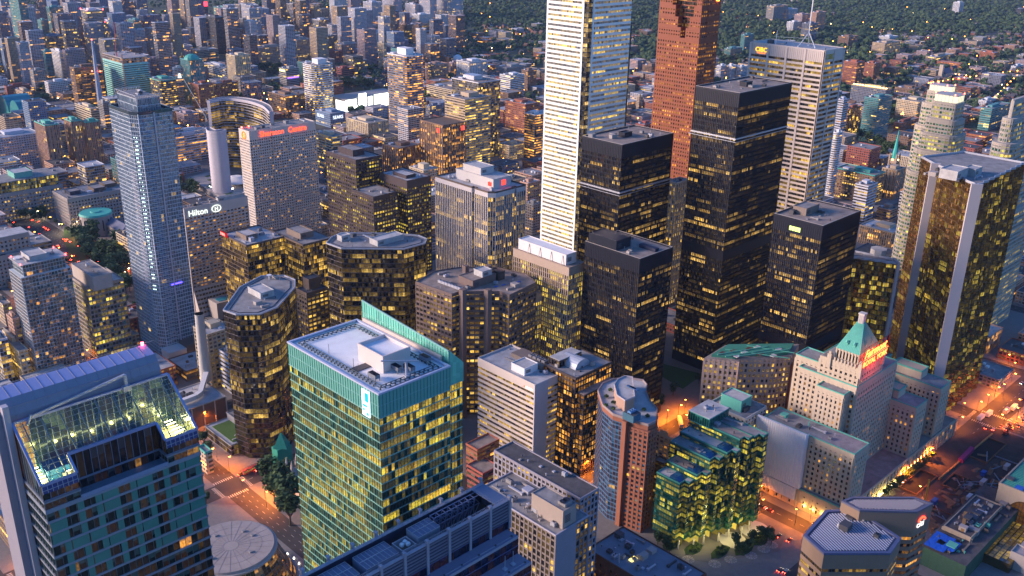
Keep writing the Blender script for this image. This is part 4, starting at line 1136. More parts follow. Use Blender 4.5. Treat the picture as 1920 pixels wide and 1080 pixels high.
 mb = MB(); mb.cyl(x1-6, y0-.7, 262, 268, 1.6, n=12)
 mb.build('beacon', emis((1, .25, .02), 8.), root)
 text(root, 'S', x1-8, y0-.8, 263, 's', 8, emis((1, .12, .02), 5.), .2)

 r = B(1547, 97, 1409, 1583, 239); x0, y0, x1, y1 = r
 wm = mat((.62, .54, .50), var=.08, rough=.6)
 st = S(3.9, 1.75, dict(DARKG, lit=.40, row=.14, col=YEL, block=6.), band=(1.75, .3, wm), pier=(.1, .1, DGREY), crown=(9, wm))
 root = tower('skyscraper', 'skyscraper', 'pale steel banded skyscraper with rooftop radio mast and yellow wall sign', r, 239, st, rm=LROOF, par=1., units=6, panes=100)
 for k in range(5):
  y = y0+(y1-y0)*k/4; mb = MB(); mb.box(x0-.7, y-.9, 0, x0+.3, y+.9, 239.5); mb.build('pier', wm, root)
 for k in range(3):
  x = x0+(x1-x0)*k/2; mb = MB(); mb.box(x-.7, y0-.7, 0, x+.7, y0+.3, 239.5); mb.build('pier', wm, root)
 mb = MB()
 for k in range(40): y = y0+(y1-y0)*k/40; mb.box(x0-.45, y, 230.2, x0-.3, y+.25, 238.8)
 mb.build('crown_slats', mat((.42, .37, .36)), root)
 cx, cy_ = x0+(x1-x0)*.45, y0+(y1-y0)*.35
 mb = MB()
 for a in range(3):
  t = a*2*pi/3+.4; mb.bar((cx+8*cos(t), cy_+8*sin(t), 239.2), (cx, cy_, 251), .3); mb.cyl(cx+8*cos(t), cy_+8*sin(t), 239, 240, .8, n=8)
 mb.bar((cx-8, cy_, 251), (cx+4, cy_-7, 251), .12); mb.bar((cx, cy_, 251), (cx, cy_, 306), .34); mb.build('radio_mast', WHITE, root)
 mb = MB(); mb.bar((x0+3, y1-22, 239), (x0+3, y1-22, 251), .2); mb.bar((x0+3, y1-22, 246), (cx, cy_, 246), .12); mb.build('aerial', WHITE, root)
 text(root, 'CIBC', x0-.75, y1-5, 232.6, 'w', 5.2, emis((1, .55, .02), 1.5))
 mb = MB(); mb.box(x0-.8, y1-15, 231.2, x0-.6, y1-7, 231.7); mb.build('sign_underline', emis((1, .2, .03), 2.), root)
 text(root, 'CIBC', x0+2, y0-.75, 232.4, 's', 6.0, mat((.6, .42, .04)))

 H = 118.; r = B(1268, 345, 1250, 1292, H)
 st = S(3.9, 3.2, dict(DARKG, lit=.6, row=.2, col=YEL), band=(1.0, .1, STONE), pier=(1.8, .5, STONE))
 root = tower('bank_tower', 'tower', 'old cream stone bank tower glimpsed between the black steel towers', r, H, st, rm=GRAVEL, units=3)

 gold = dict(tint=(.30, .15, .045), tint2=(.36, .2, .07), lit=.26, row=.10, col=((1, .62, .08), (.92, .76, .12)), s=.42, metal=.8, rough=.06, block=10.)
 wht = mat((.50, .46, .47), .6, var=.06)
 H = 180.
 pn, pl, pr = (1832, 352), (1757, 312), (1940, 345)
 n = un(*pn, H); l = un(*pl, H); rt_ = un(*pr, H)
 n0 = n; yl = l[1]; xr = n0[0]+52
 x0, y0 = n0; y1 = y0+max(38, l[1]-y0)
 def gold_tower(label, P, H, edges, fins):
  P = ccw(P); root = thing('office_tower', label, 'tower', (*cen(P), 0)); claim(P)
  st = S(3.75, 1.5, gold, band=(.7, .12, mat((.18, .11, .05), .3, .6)), pier=(.1, .16, mat((.12, .08, .05), .4, .5)))
  block(root, P, 0, H, st, panes=100)
  mb = MB(); mb.prism(offset(P, -.1), H, H+.3); mb.build('roof', GRAVEL, root); mb = MB(); mb.ring(offset(P, .25), .5, H, H+1.6); mb.build('parapet', LSTEEL, root)
  for (a, b) in fins:
   d = (b[0]-a[0], b[1]-a[1]); L = hypot(*d); nx_, ny_ = d[1]/L*1.2, -d[0]/L*1.2
   mb = MB(); mb.prism(ccw([(a[0]+nx_, a[1]+ny_), (b[0]+nx_, b[1]+ny_), (b[0]-nx_*.5, b[1]-ny_*.5), (a[0]-nx_*.5, a[1]-ny_*.5)]), 0, H+2.4); mb.build('edge_fin', wht, root)
  return root
 def saw(a, b, k, dep):
  out = []; d = (b[0]-a[0], b[1]-a[1]); L = hypot(*d); u = (d[0]/L, d[1]/L); nn = (u[1], -u[0])
  for i in range(k):
   t0, t1 = L*i/k, L*(i+.5)/k
   out += [(a[0]+u[0]*t0, a[1]+u[1]*t0), (a[0]+u[0]*t1-nn[0]*dep, a[1]+u[1]*t1-nn[1]*dep)]
  return out
 W = un(1757, 312, H); E = un(1920, 352, H)
 NW = (W[0], W[1]); SW = n
 P = [NW]+saw(NW, SW, 4, 1.6)[1:]+[SW]+saw(SW, (SW[0]+92, SW[1]+2), 9, 1.6)[1:]+[(SW[0]+92, SW[1]+2), (SW[0]+92, SW[1]+46), (NW[0]+16, SW[1]+60)]
 root = gold_tower('tall gold-tinted glass tower with full-height white edge fins near the railway construction', P, H, None,
  [((SW[0]-1.8, SW[1]+3.4), (SW[0]+2.6, SW[1]-2.2)), ((NW[0]-3.0, NW[1]+3.4), (NW[0]+.8, NW[1]-1.8))])
 pent(root, (SW[0]+6, SW[1]+16, SW[0]+24, SW[1]+28), H, 6, LROOF, LROOF); pent(root, (SW[0]+26, SW[1]+12, SW[0]+38, SW[1]+20), H, 5, LROOF, LROOF)
 clutter(root, rect(SW[0]+2, SW[1]+4, SW[0]+40, SW[1]+40), H+.3, 14)
 H2 = 112.
 SE = un(1684, 497, H2); NWb = un(1602, 482, H2); Nn = un(1640, 444, H2)
 P2 = [(NWb[0]-4, NWb[1])]+saw((NWb[0]-4, NWb[1]), SE, 4, 1.4)[1:]+[SE, (SE[0]+7, SE[1]+8), (SE[0]+2, SE[1]+34), (NWb[0]-4, NWb[1]+16)]
 root = gold_tower('lower gold-tinted glass tower with triangular roof and one broad white edge fin', P2, H2, None, [((SE[0]-1.5, SE[1]-.8), (SE[0]+6.5, SE[1]+7.2))])
 a = un(1646, 478, H2); mb = MB(); mb.cyl(a[0], a[1], H2, H2+5, 6, n=8); mb.build('penthouse', LROOF, root)
 clutter(root, P2, H2+.3, 4)
 hh = 26.
 pp = [un(*q, hh) for q in ((1667, 592), (1686, 590), (1762, 655), (1762, 672), (1745, 668), (1737, 660), (1720, 657), (1712, 649), (1695, 646), (1687, 638), (1672, 634), (1662, 628))]
 P3 = ccw(pp); root = thing('atrium_hall', 'low stepped glass atrium roof between gold towers', 'atrium', (*cen(P3), 0)); claim(P3)
 block(root, P3, 0, hh, S(6, 2, dict(tint=(.02, .015, .01), lit=.6, row=.5, col=YEL, s=.8), band=(1, .5, DBROWN), pier=(.15, .2, DBROWN)))
 mb = MB(); mb.prism(P3, hh, hh+.5); mb.build('roof', mat((.13, .12, .17), .35, .3), root)
 mb = MB(); bb = bbox(P3)
 for k in range(int((bb[2]-bb[0])/3)):
  x = bb[0]+k*3; ys = [y for y in [bb[1]+j*.5 for j in range(int((bb[3]-bb[1])*2))] if inside(P3, x, y)]
  if ys: mb.box(x, ys[0], hh+.5, x+.15, ys[-1], hh+.62)
 for k in range(int((bb[3]-bb[1])/3)):
  y = bb[1]+k*3; xs = [x for x in [bb[0]+j*.5 for j in range(int((bb[2]-bb[0])*2))] if inside(P3, x, y)]
  if xs: mb.box(xs[0], y, hh+.5, xs[-1], y+.15, hh+.64)
 mb.build('roof_grid', mat((.3, .28, .33), .4), root)
 for k in range(14):
  x, y = un(1673+(k % 5)*8+(k//5)*2, 611+(k//5)*8+(k % 5)*2.2, hh+.6)
  mb = MB(); mb.box(x-.7, y-.5, hh+.66, x+.7, y+.5, hh+.8); mb.build('skylight', emis((.8, .85, 1), 1.1), root)
core()

def stepped_round(label, cxp, H, pxl, pxr, tiers, litcrown, step, cy_top):
 pass
def terraced(label, P0, tiers, crown=None, name='office_tower'):
 """P0 footprint; tiers: (z, inset)"""
 P0 = ccw(P0); root = thing(name, label, 'tower', (*cen(P0), 0)); claim(P0)
 wm = mat((.44, .40, .35), var=.12)
 st = S(3.9, 3.0, dict(tint=(.03, .20, .16), tint2=(.10, .34, .28), lit=.36, row=.16, col=GRY, s=.95, metal=.4, block=4.), band=(1.75, .3, wm), pier=(.7, .32, wm))
 z = 0
 for i, (z1, ins) in enumerate(tiers):
  P = offset(P0, -ins)
  block(root, P, z, z1, st, panes=40 if i < 3 else 0)
  mb = MB(); mb.prism(offset(P, .35), z1-.2, z1+.9); mb.build('terrace', wm, root)
  z = z1
 if crown:
  P = offset(P0, -tiers[-1][1]-1.2)
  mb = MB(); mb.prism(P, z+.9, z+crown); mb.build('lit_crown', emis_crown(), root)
  mb = MB(); mb.prism(offset(P, .5), z+crown, z+crown+.8); mb.build('roof', LROOF, root)
  n = len(P)
  mb = MB()
  for i in range(0, n):
   a, b = P[i], P[(i+1) % n]; L = hypot(b[0]-a[0], b[1]-a[1])
   for k in range(int(L/3)): t = (k+.5)/int(L/3) if L > 3 else .5; x, y = a[0]+(b[0]-a[0])*t, a[1]+(b[1]-a[1])*t; mb.box(x-.25, y-.25, z+.9, x+.25, y+.25, z+crown)
  mb.build('crown_slats', OFFW, root)
  for i in range(0, n, max(1, n//4)):
   mb = MB(); mb.cyl(P[i][0], P[i][1], z+crown+.8, z+crown+2, .5, n=8); mb.build('beacon', emis((1, .12, .05), 12.), root)
 return root
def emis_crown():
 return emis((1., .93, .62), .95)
def rounded(x0, y0, x1, y1, q, k=4):
 poly = []
 for cx, cy_, a0 in ((x1-q, y1-q, 0), (x0+q, y1-q, 90), (x0+q, y0+q, 180), (x1-q, y0+q, 270)):
  for j in range(k+1): a = radians(a0+j*90/k); poly.append((cx+q*cos(a), cy_+q*sin(a)))
 return poly
def east():
 H = 186.
 x0, y0, x1, y1 = B(1795, 184, 1752, 1810, H)
 m = 13
 P0 = rounded(x0-m, y0-m, x1+m, y1+m, 14)
 tiers = [(112, 0), (134, 3), (150, 6), (164, 9), (180, 12.0)]
 terraced('rounded pale granite tower stepping up to a white-lit crown, green glass windows', P0, tiers, 7.)
 xx0, yy0, xx1, yy1 = B(1829, 176, 1777, 1838, 189)
 P1 = rounded(xx0+2, yy0+18-4, xx1+14, yy0+50, 12)
 terraced('rear twin of the rounded granite tower, its own lit crown further east', rounded(x1+4, y0+12, x1+32, y1+26, 10), [(150, 0), (172, 3), (184, 6)], 6.)
 a = un(1925, 215, 190);
 x0, y0, x1, y1 = B(1905, 240, 1862, 1965, 185)
 terraced('pale granite stepped tower with bright yellow lit floors beside the frame edge gold tower', rounded(x0, y0, x1, y1, 8), [(112, -6), (150, -3), (170, 0), (190, 4), (205, 8)], None)
east()

def beige_whiteroof():
 H = 110.
 r = B(1067, 503, 963, 1097, H); x0, y0, x1, y1 = r
 st = S(3.8, 1.9, dict(DARKG, lit=.55, row=.15, col=GRY, block=3.), band=(.9, .12, mat((.34, .26, .21))), pier=(.7, .45, mat((.40, .31, .25))), crown=(6, mat((.40, .31, .25))))
 root = tower('office_block', 'office', 'beige granite office with close upright piers and long white plant box roof', r, H, st, rm=TROOF, par=.6, units=0, panes=100)
 pent(root, (x0+2, y0+5, x1-4, y1-3), H+.2, 7.5, mat((.72, .68, .68), var=.05), WROOF)
 P = rect(x0-7, y0+(y1-y0)*.45, x0-.5, y0+(y1-y0)*.95); block(root, P, 0, H-26, st); mb = MB(); mb.prism(P, H-26, H-25.5); mb.build('roof', TROOF, root)
 d = y1-y0
 for k in range(4): mb = MB(); mb.bar((x0+1.8, y0+8+k*d*.2, H+7), (x0+.4, y0+8+k*d*.2, H+.5), .2); mb.build('stay_rod', OFFW, root)
 clutter(root, rect(x0+3, y0+7, x1-5, y1-5), H+8.3, 4)
beige_whiteroof()

def brown_oct():
 H = 96.
 P = ccw([un(*p, H) for p in ((780, 530), (847, 553), (862, 548), (937, 548), (955, 555), (1005, 531), (985, 515), (930, 503), (860, 503), (815, 510))])
 root = thing('office_block', 'brown concrete octagonal office with twin full-height piers and busy roof plant', 'office', (*cen(P), 0)); claim(P)
 bm = mat((.17, .125, .115))
 st = S(3.7, 3.3, dict(DARKG, lit=.38, row=.12, col=YEL, block=2.), band=(1.6, .3, bm), pier=(.7, .4, bm))
 block(root, P, 0, H, st, panes=100); roofing(root, P, H, TROOF, 1.0, bm)
 for px in (868, 915):
  x, y = un(px, 552, H); mb = MB(); mb.box(x-2.2, y-2.2, 0, x+1.6, y+1.8, H+4); mb.build('pier_shaft', bm, root)
 for px in (873, 916):
  x, y = un(px, 512, H); mb = MB(); mb.box(x-1.8, y-1.8, H, x+1.8, y+1.8, H+6); mb.build('pier_shaft', bm, root)
 c = cen(P); AVOID.clear()
 pent(root, (c[0]-12, c[1]-7, c[0]+10, c[1]+8), H+.1, 5.5, bm, TROOF); pent(root, (c[0]-2, c[1]-6, c[0]+7, c[1]+3), H+5.6, 4, LROOF, LROOF)
 pent(root, (c[0]+12, c[1]-8, c[0]+18, c[1]+1), H+.1, 6, DBROWN, DBROWN)
 for k in range(7):
  x, y = un(826+k*6, 531+k*2.2, H); fan_unit(root, x, y, H+.5, 2.2, 3.4, 1.8, LSTEEL, 1)
 clutter(root, P, H+.15, 16)
 for k in range(4):
  x, y = un(930+k*14, 538-k*3, H); mb = MB(); mb.box(x-1.2, y-.8, H+.2, x+1.6, y+.8, H+.5); mb.build('tarpaulin', BLUEM, root)
brown_oct()

def dark_oct(label, pts, H, roofpts, seed, pent_px, extra=()):
 P = ccw([un(*p, H) for p in pts]); root = thing('office_tower', label, 'tower', (*cen(P), 0)); claim(P)
 st = S(3.75, 1.55, dict(tint=(.025, .022, .028), tint2=(.06, .055, .06), lit=.26, row=.12, col=((1, .58, .10), (1, .66, .16)), s=.6, metal=.6, rough=.05, block=8.), band=(.55, .1, mat((.10, .09, .11), .3, .5)), pier=(.07, .1, BLACK))
 block(root, P, 0, H, st, panes=100)
 mb = MB()
 roofing(root, P, H, GRAVEL, 1.0, LSTEEL)
 mb = MB(); mb.ring(offset(P, -3), .35, H+.1, H+.5); mb.build('rail_track', NAVY, root)
 AVOID.clear()
 for q in pent_px:
  x, y = un(q[0], q[1], H); pent(root, (x-q[2], y-q[3], x+q[2], y+q[3]), H+.1, q[4], LROOF, LROOF)
 clutter(root, P, H+.15, 9)
 return root, P
dark_oct('broad dark mirrored office tower with grey many-sided roof and lit top floors', [(612, 457), (640, 467), (757, 468), (797, 457), (800, 449), (785, 443), (745, 439), (640, 438), (622, 446)], 112, None, 1, [(725, 453, 12, 5, 4), (645, 450, 4, 3, 4)])
rt_, P_ = dark_oct('dark mirrored office tower with zigzag grey roof, standing by the lit street corner', [(419, 583), (443, 591), (487, 590), (520, 577), (553, 540), (553, 526), (533, 518), (490, 519), (450, 540)], 104, None, 2, [(490, 552, 5, 8, 4)])
x_, y_ = un(505, 524, 104)
mb = MB(); mb.cyl(x_, y_, 104, 106.5, .4, n=8); mb.cyl(x_, y_, 106.4, 107.4, .4, 1.8, n=12); mb.build('dish_aerial', WHITE, rt_)

def simple_near():
 st = lambda bm, g, cw=2.8, pw=1.0, bh=1.5, fh=3.7, crown=None, pd=.35: S(fh, cw, g, band=(bh, .25, bm), pier=(pw, pd, bm), crown=crown)
 L = dict(DARKG, lit=.42, row=.10, col=YEL, block=3.)
 tower('office_block', 'office', 'small brown stepped office wedged between two dark mirrored towers', B(575, 552, 556, 614, 62), 62, st(BROWN, L, 3.5, 1.0, 1.6), rm=DROOF, units=4, panes=60,
          ph=[(.3, .35, .85, .95, 9, BROWN)])
 r = tower('office_block', 'office', 'brown glass office with red lettered roof sign, below the hotel slab', B(462, 462, 415, 533, 78), 78, st(BROWN, dict(DARKG, tint=(.03, .02, .02), lit=.34, row=.08, col=YEL, block=4.), 1.6, .12, .5, pd=.2), rm=LROOF, units=8, panes=60, ph=[(.2, .3, .5, .7, 4, TAUPE)])
 x, y = un(420, 437, 80); b = B(462, 462, 415, 533, 78)
 mb = MB(); mb.box(b[0]-1.2, b[3]-12.5, 78, b[0]-.8, b[3]-.3, 82); mb.build('sign_board', emis((.8, .02, .02), .5), r)
 text(r, 'DBRS', b[0]-1.3, b[3]-.8, 78.7, 'w', 3.4, emis((1, .35, .3), 1.3))
 tower('office_block', 'office', 'brown glass office with plain raised roof box, right of the red-signed office', B(568, 461, 510, 622, 78), 78, st(BROWN, dict(DARKG, tint=(.03, .02, .02), lit=.36, row=.1, col=YEL, block=4.), 1.6, .12, .5, pd=.2), rm=GRAVEL, units=3, panes=60, ph=[(.25, .3, .7, .75, 5, TAUPE)])
 bk = mat((.05, .035, .045), .5)
 tower('office_tower', 'tower', 'near-black office tower with scattered yellow windows and roof box', B(667, 302, 611, 715, 112), 112, st(bk, dict(DARKG, lit=.34, row=.06, col=GRY, block=3.), 3.0, .9, 1.7), rm=GRAVEL, units=4, panes=100, ph=[(.25, .3, .7, .8, 6, bk)])
 tower('office_tower', 'tower', 'black lower office block with bright grey roof beside the near-black tower', B(763, 341, 713, 807, 98), 98, st(bk, dict(DARKG, lit=.40, row=.08, col=GRY, block=3.), 3.0, .9, 1.7, crown=(7, bk)), rm=LROOF, units=6, panes=60, ph=[(.2, .2, .6, .7, 3, bk)])
 tower('office_block', 'office', 'black office shoulder block filling the gap before the pale pier tower', B(700, 371, 660, 745, 88), 88, st(bk, dict(DARKG, lit=.5, row=.08, col=GRY), 3.0, .9, 1.7), rm=GRAVEL, units=4, claimit=False)
 H = 148; x0, y0, x1, y1 = B(922, 364, 817, 985, H); wp = mat((.56, .52, .52), var=.08)
 P = ccw([(x0, y1), (x0, y0+22), (x0+2.2, y0+22), (x0+2.2, y0+18), (x0, y0+18), (x0, y0+4), (x0+4, y0), (x1-12, y0), (x1-12, y0+2.5), (x1-9, y0+2.5), (x1-9, y0), (x1, y0), (x1, y1)])
 root = tower('office_tower', 'tower', 'tall office tower with close white upright piers and red flag signs on white roof box', P, H, S(3.8, 2.1, dict(DARKG, lit=.42, row=.12, col=YEL, block=4.), band=(.7, .08, BROWN), pier=(.55, .6, wp), crown=(3.5, wp)), rm=LROOF, units=12, panes=100)
 w, d = x1-x0, y1-y0
 q = (x0+w*.25, y0+d*.12, x1-w*.22, y0+d*.78); pent(root, q, H+.1, 7.5, OFFW, LROOF, louvre=False)
 pent(root, (q[0]+2, q[1]+16, q[2]-3, q[3]-6), H+7.6, 5, OFFW, LROOF)
 for k in range(2):
  mb = MB(); xx = q[0]-.3; yy = q[1]+2 if k == 0 else 0
  if k == 0: mb.face([(xx, yy+3.6, H+2.2), (xx, yy, H+2.2), (xx, yy, H+5.8), (xx, yy+1.6, H+4.4), (xx, yy+1.6, H+5.8), (xx, yy+3.6, H+5)]); mb.box(xx, yy, H+2.2, xx+.2, yy+3.6, H+5)
  else: mb.box(q[2]-10, q[1]-.35, H+2.2, q[2]-6, q[1]-.1, H+5.8)
  mb.build('flag_sign', emis((1, .03, .02), 3.), root)
 H = 98; r = B(345, 393, 337, 463, H); x0, y0, x1, y1 = r; tn = mat((.54, .48, .45), var=.12)
 root = tower('hotel_slab', 'hotel', 'wide grey concrete hotel slab with white lit name sign and grid of orange windows', r, H, S(3.0, 3.5, dict(DARKG, lit=.24, row=.02, col=ORA, s=1.1, block=1.), band=(1.5, .5, tn), pier=(1.1, .6, tn), crown=(8.5, tn)), rm=TROOF, units=10, panes=100, par=.8)
 pent(root, (x0+(x1-x0)*.55, y0+2, x1-1, y1-2), H, 3, LROOF, GRAVEL)
 text(root, 'Hilton', x0+3, y0-.7, H-7.0, 's', 7.2, emis((.9, 1, .92), 1.1))
 mb = MB(); cx = x0+29.5
 for i in range(24):
  a0, a1 = 2*pi*i/24, 2*pi*(i+1)/24; mb.bar((cx+4.3*cos(a0), y0-.8, H-4.6+3*sin(a0)), (cx+4.3*cos(a1), y0-.8, H-4.6+3*sin(a1)), .25)
 mb.build('emblem_ring', emis((.9, 1, .92), 1.1), root); text(root, 'H', cx-1.7, y0-.8, H-6.4, 's', 4.8, emis((.9, 1, .92), 1.1))
 mb = MB();
 mb.face([(x0, y0-10, 0), (x1, y0-10, 0), (x1, y0-.6, 24), (x0, y0-.6, 24)]); mb.face([(x0, y0-.6, 24), (x0, y0-.6, 0), (x0, y0-10, 0)]); mb.face([(x1, y0-10, 0), (x1, y0-.6, 0), (x1, y0-.6, 24)]); mb.build('splayed_base', [tn], root)
 mb = MB()
 for k in range(6):
  z = 3+k*3.6; yy = y0-10+9.4*z/24
  for j in range(int((x1-x0)/3)): x = x0+1+j*3; mb.box(x, yy-.2, z, x+2, yy+.6, z+1.6)
 mb.build('base_window_pattern', glass(lit=.1), root)
 mb = MB(); mb.box(x0+8, y0-26, 0, x0+34, y0-10.5, 16); mb.build('pool_podium', CONC, root); mb = MB(); mb.box(x0+12, y0-23, 16, x0+28, y0-15, 16.3); mb.build('pool', mat((.03, .25, .35), .05), root)
 H = 130; r = B(467, 248, 448, 590, H); x0, y0, x1, y1 = r; pc = mat((.62, .55, .50), var=.1)
 P = ccw([(x0, y0), (x0+(x1-x0)*.33, y0), (x0+(x1-x0)*.33, y0-1.2), (x0+(x1-x0)*.58, y0-1.2), (x0+(x1-x0)*.58, y0), (x1, y0), (x1, y1), (x0, y1)])
 root = tower('hotel_slab', 'hotel', 'tall pale concrete hotel slab with glowing red name across its top', P, H, S(2.9, 2.6, dict(DARKG, lit=.20, row=0, col=ORA, s=1.1, block=1.), band=(1.35, .35, pc), pier=(1.1, .4, pc), crown=(8.5, pc)), rm=GRAVEL, units=10, panes=60, par=1)
 text(root, 'Sheraton  Centre', x0+(x1-x0)*.14, y0-1.5, H-6.2, 's', 7.8, emis((1, .08, .02), 2.4), .12)
 mb = MB(); yc = y0+(y1-y0)*.5
 for i in range(16):
  a0, a1 = 2*pi*i/16, 2*pi*(i+1)/16; mb.bar((x0-.6, yc+3.6*cos(a0), H-4.6+3.6*sin(a0)), (x0-.6, yc+3.6*cos(a1), H-4.6+3.6*sin(a1)), .4)
 mb.build('emblem_ring', emis((1, .16, .02), 2.), root); text(root, 'S', x0-.8, yc+1.6, H-6.8, 'w', 5.5, emis((1, .4, .03), 1.6))
 for k in range(2): mb = MB(); mb.cyl(x0+2+k*8, y1-2, H+1, H+2.4, .7, n=8); mb.build('beacon', emis((1, .08, .05), 14.), root)
 H = 198.
 x0, y0, x1, y1 = B(250, 218, 205, 322, H); root = thing('condominium_tower', 'slender blue-grey glass condominium with stacked curved balconies and ragged glass crown', 'tower', ((x0+x1)/2, (y0+y1)/2, 0)); claim(rect(x0, y0, x1, y1))
 bl = dict(tint=(.22, .32, .42), tint2=(.40, .48, .55), lit=.02, row=.0, col=YEL, s=1.2, metal=.55, rough=.1, block=2.)
 fr = mat((.52, .60, .70), .5, .1)
 P = ccw([(x0, y0+7), (x0+3.5, y0), (x1, y0), (x1, y1), (x0, y1)])
 st = S(3.1, 2.0, bl, band=(.5, .1, fr), pier=(.14, .22, fr))
 block(root, P, 0, H, st, panes=100)
 roofing(root, P, H, GRAVEL, 2.6, glass(tint=(.08, .12, .15), lit=.0, row=0))
 cr = B(262, 195, 228, 300, H+12)
 block(root, rect(x0+6, y0+5, x1-6, y1-3), H, H+11, S(5, 2, dict(bl, lit=.02), band=(.4, .1, fr), pier=(.12, .2, fr)))
 mb = MB(); mb.box(x0+6, y0+5, H+11, x1-6, y1-3, H+11.4); mb.build('roof', GRAVEL, root)
 mb = MB(); rr2 = random.Random(4)
 for k in range(16):
  x = x0+5+(x1-x0-10)*k/15; mb.bar((x, y0+4, H+7), (x, y0+4, H+13.5), .1); mb.bar((x, y1-2.5, H+7), (x, y1-2.5, H+14), .1)
 mb.bar((x0+5, y0+4, H+13.5), (x1-5, y0+4, H+13.5), .15); mb.bar((x0+5, y1-2.5, H+14), (x1-5, y1-2.5, H+14), .15); mb.bar((x0+5, y0+4, H+13.5), (x0+5, y1-2.5, H+14), .15); mb.build('crown_frame', LSTEEL, root)
 for a, b in ((x0+.5, y1-1), (x1-.5, y0+2)): mb = MB(); mb.face([(a-.3, b, H), (a+.3, b, H), (a, b, H+14)]); mb.face([(a, b-.8, H), (a, b+.8, H), (a, b, H+14)]); mb.build('blade_fin', LSTEEL, root)
 clutter(root, rect(x0+7, y0+6, x1-7, y1-4), H+11.4, 6)
 bw = mat((.45, .45, .52), .6); nfl = int((H-14)/3.1)
 mb = MB()
 arc = [(x0+5.5+7.5*(k/6), y0-.1-1.9*sin(pi*k/6)) for k in range(7)]
 mb.prism(ccw(arc), 0, .25);
 me1 = mb.mesh('balcony', [bw], (x0+5.5, y0, 0))
 mb = MB(); arc = [(x0-.1-1.7*sin(pi*k/6), y0+8.5+8*(k/6)) for k in range(7)]; mb.prism(ccw(arc), 0, .25); me2 = mb.mesh('balcony', [bw], (x0, y0+8.5, 0))
 for k in range(1, nfl-3):
  inst('balcony', me1, root, (x0+5.5, y0, 14+k*3.1));
  if k % 1 == 0 and k < 46: inst('balcony', me2, root, (x0, y0+8.5, 14+k*3.1))
 for fx in (.52,):
  x = x0+(x1-x0)*fx; mb = MB(); mb.box(x-.5, y0-.9, 0, x+.5, y0-.1, H+1); mb.build('light_rib', mat((.5, .52, .62), .4, .3), root)
 mb = MB(); x = x0+3.4; mb.box(x-.25, y0-.4, 0, x+.25, y0+.1, H+1); mb.build('corner_rib', fr, root)
 k = 0
 for i in range(40):
  z = 60+i*3.1
  for j in range(3):
   if rr2.random() < .75 and k < 90:
    mb = MB(); yy = y0+3.0+j*1.0; xx = x0+3.5*(1-(yy-y0)/7)-.35; mb.box(xx, yy, z, xx+.1, yy+.55, z+.7); mb.build('corridor_lamp', emis((.75, 1, .85), 3.2), root); k += 1
 mb = MB(); a = un(330, 573, 0); mb.box(x0+13, y0-.6, 62, x0+22, y0-.3, 63); mb.build('blue_lamp_strip', emis((.08, .05, 1), 4.), root)
 mb = MB(); mb.box(x0-2, y0-14, 0, x0+13, y0-.5, 12); mb.build('podium', OFFW, root); mb = MB(); mb.box(x0+13.2, y0-14, 0, x1+4, y0-.5, 14); mb.build('podium', BROWN, root)
 hs = 66.; x, y = un(373, 588, hs); r_ = 3.3
 root = thing('chimney_stack', 'tall pale round concrete chimney stack rising from the flat-roofed steam plant', 'chimney', (x, y, 0)); claim(rect(x-5, y-5, x+5, y+5), 0)
 mb = MB(); mb.cyl(x, y, 12, hs, 4.3, 3.1, n=24, top=1); mb.cyl(x, y, hs-.6, hs, 3.3, 3.3, n=24, top=1); mb.build('shaft', [mat((.52, .50, .47), var=.15), BLACK], root)
 a = un(330, 733, 18)
 p0 = thing('steam_plant', 'flat-roofed brown steam plant with pale curved flue duct and ribbed walls', 'plant', (x-5, y-12, 0))
 bx0, by0, bx1, by1 = B(337, 775, 300, 423, 16); by1 = by0+32
 P = rect(bx0, by0, bx1, by1); claim(P); mb = MB(); mb.prism(P, 0, 16, 0); mb.build('wall', mat((.17, .11, .09)), p0); roofing(p0, P, 16, LROOF, .8, CONC)
 for k in range(5): mb = MB(); xx = bx0+(bx1-bx0)*k/4; mb.box(xx-.35, by0-.45, 0, xx+.35, by0-.02, 16.8); mb.build('wall_rib', OFFW, p0)
 pts = [(bx0+3, by0+9), (bx0+10, by0+9), (bx0+17, by0+9.5), (bx0+22, by0+12), (x, y-2)]
 mb = MB()
 for i in range(4): mb.bar((*pts[i], 19.2), (*pts[i+1], 19.2), 1.7)
 mb.face([(bx0+1, by0+7, 17.4), (bx0+3, by0+7, 20.9), (bx0+3, by0+11, 20.9), (bx0+1, by0+11, 17.4)]); mb.build('flue_duct', WHITE, p0)
 AVOID.clear(); clutter(p0, rect(bx0+2, by0+14, bx1-2, by1-2), 16.2, 12)
 mb = MB(); mb.box(bx0-.4, by0+1, 9, bx0-.2, by0+6, 10.5); mb.build('sign_panel', emis((.06, .04, .9), 4.), p0)
 far('narrow cream office with white piers behind the chimney stack', 388, 629, 362, 435, 730, 'cream', 'punch', .12, cat='office')
 far('blue and white ribbon-windowed office beside the zigzag-roofed tower', 428, 668, 410, 470, 740, 'pale', 'ribbon', .12, cat='office')
 H = 8; r = B(433, 836, 385, 482, H); x0, y0, x1, y1 = r
 root = thing('pavilion_block', 'low pavilion with a planted green roof at the street corner', 'pavilion', ((x0+x1)/2, (y0+y1)/2, 0)); claim(rect(*r))
 block(root, rect(*r), 0, H, S(4, 2, dict(DARKG, lit=.3), band=(.5, .2, GREY), pier=(.1, .1, DGREY))); roofing(root, rect(*r), H, LROOF, .6, GREY)
 mb = MB(); mb.box(x0+3, y0+3, H+.15, x1-3, y1-4, H+.5); mb.build('green_roof', mat((.07, .14, .03), .95, var=.4, scale=.8), root)
 for k in range(3): mb = MB(); xx = x0+4+k*(x1-x0-8)/3; mb.box(xx, y0+5+k*4, H+.5, xx+4, y0+5.6+k*4, H+1); mb.build('bench', OFFW, root)
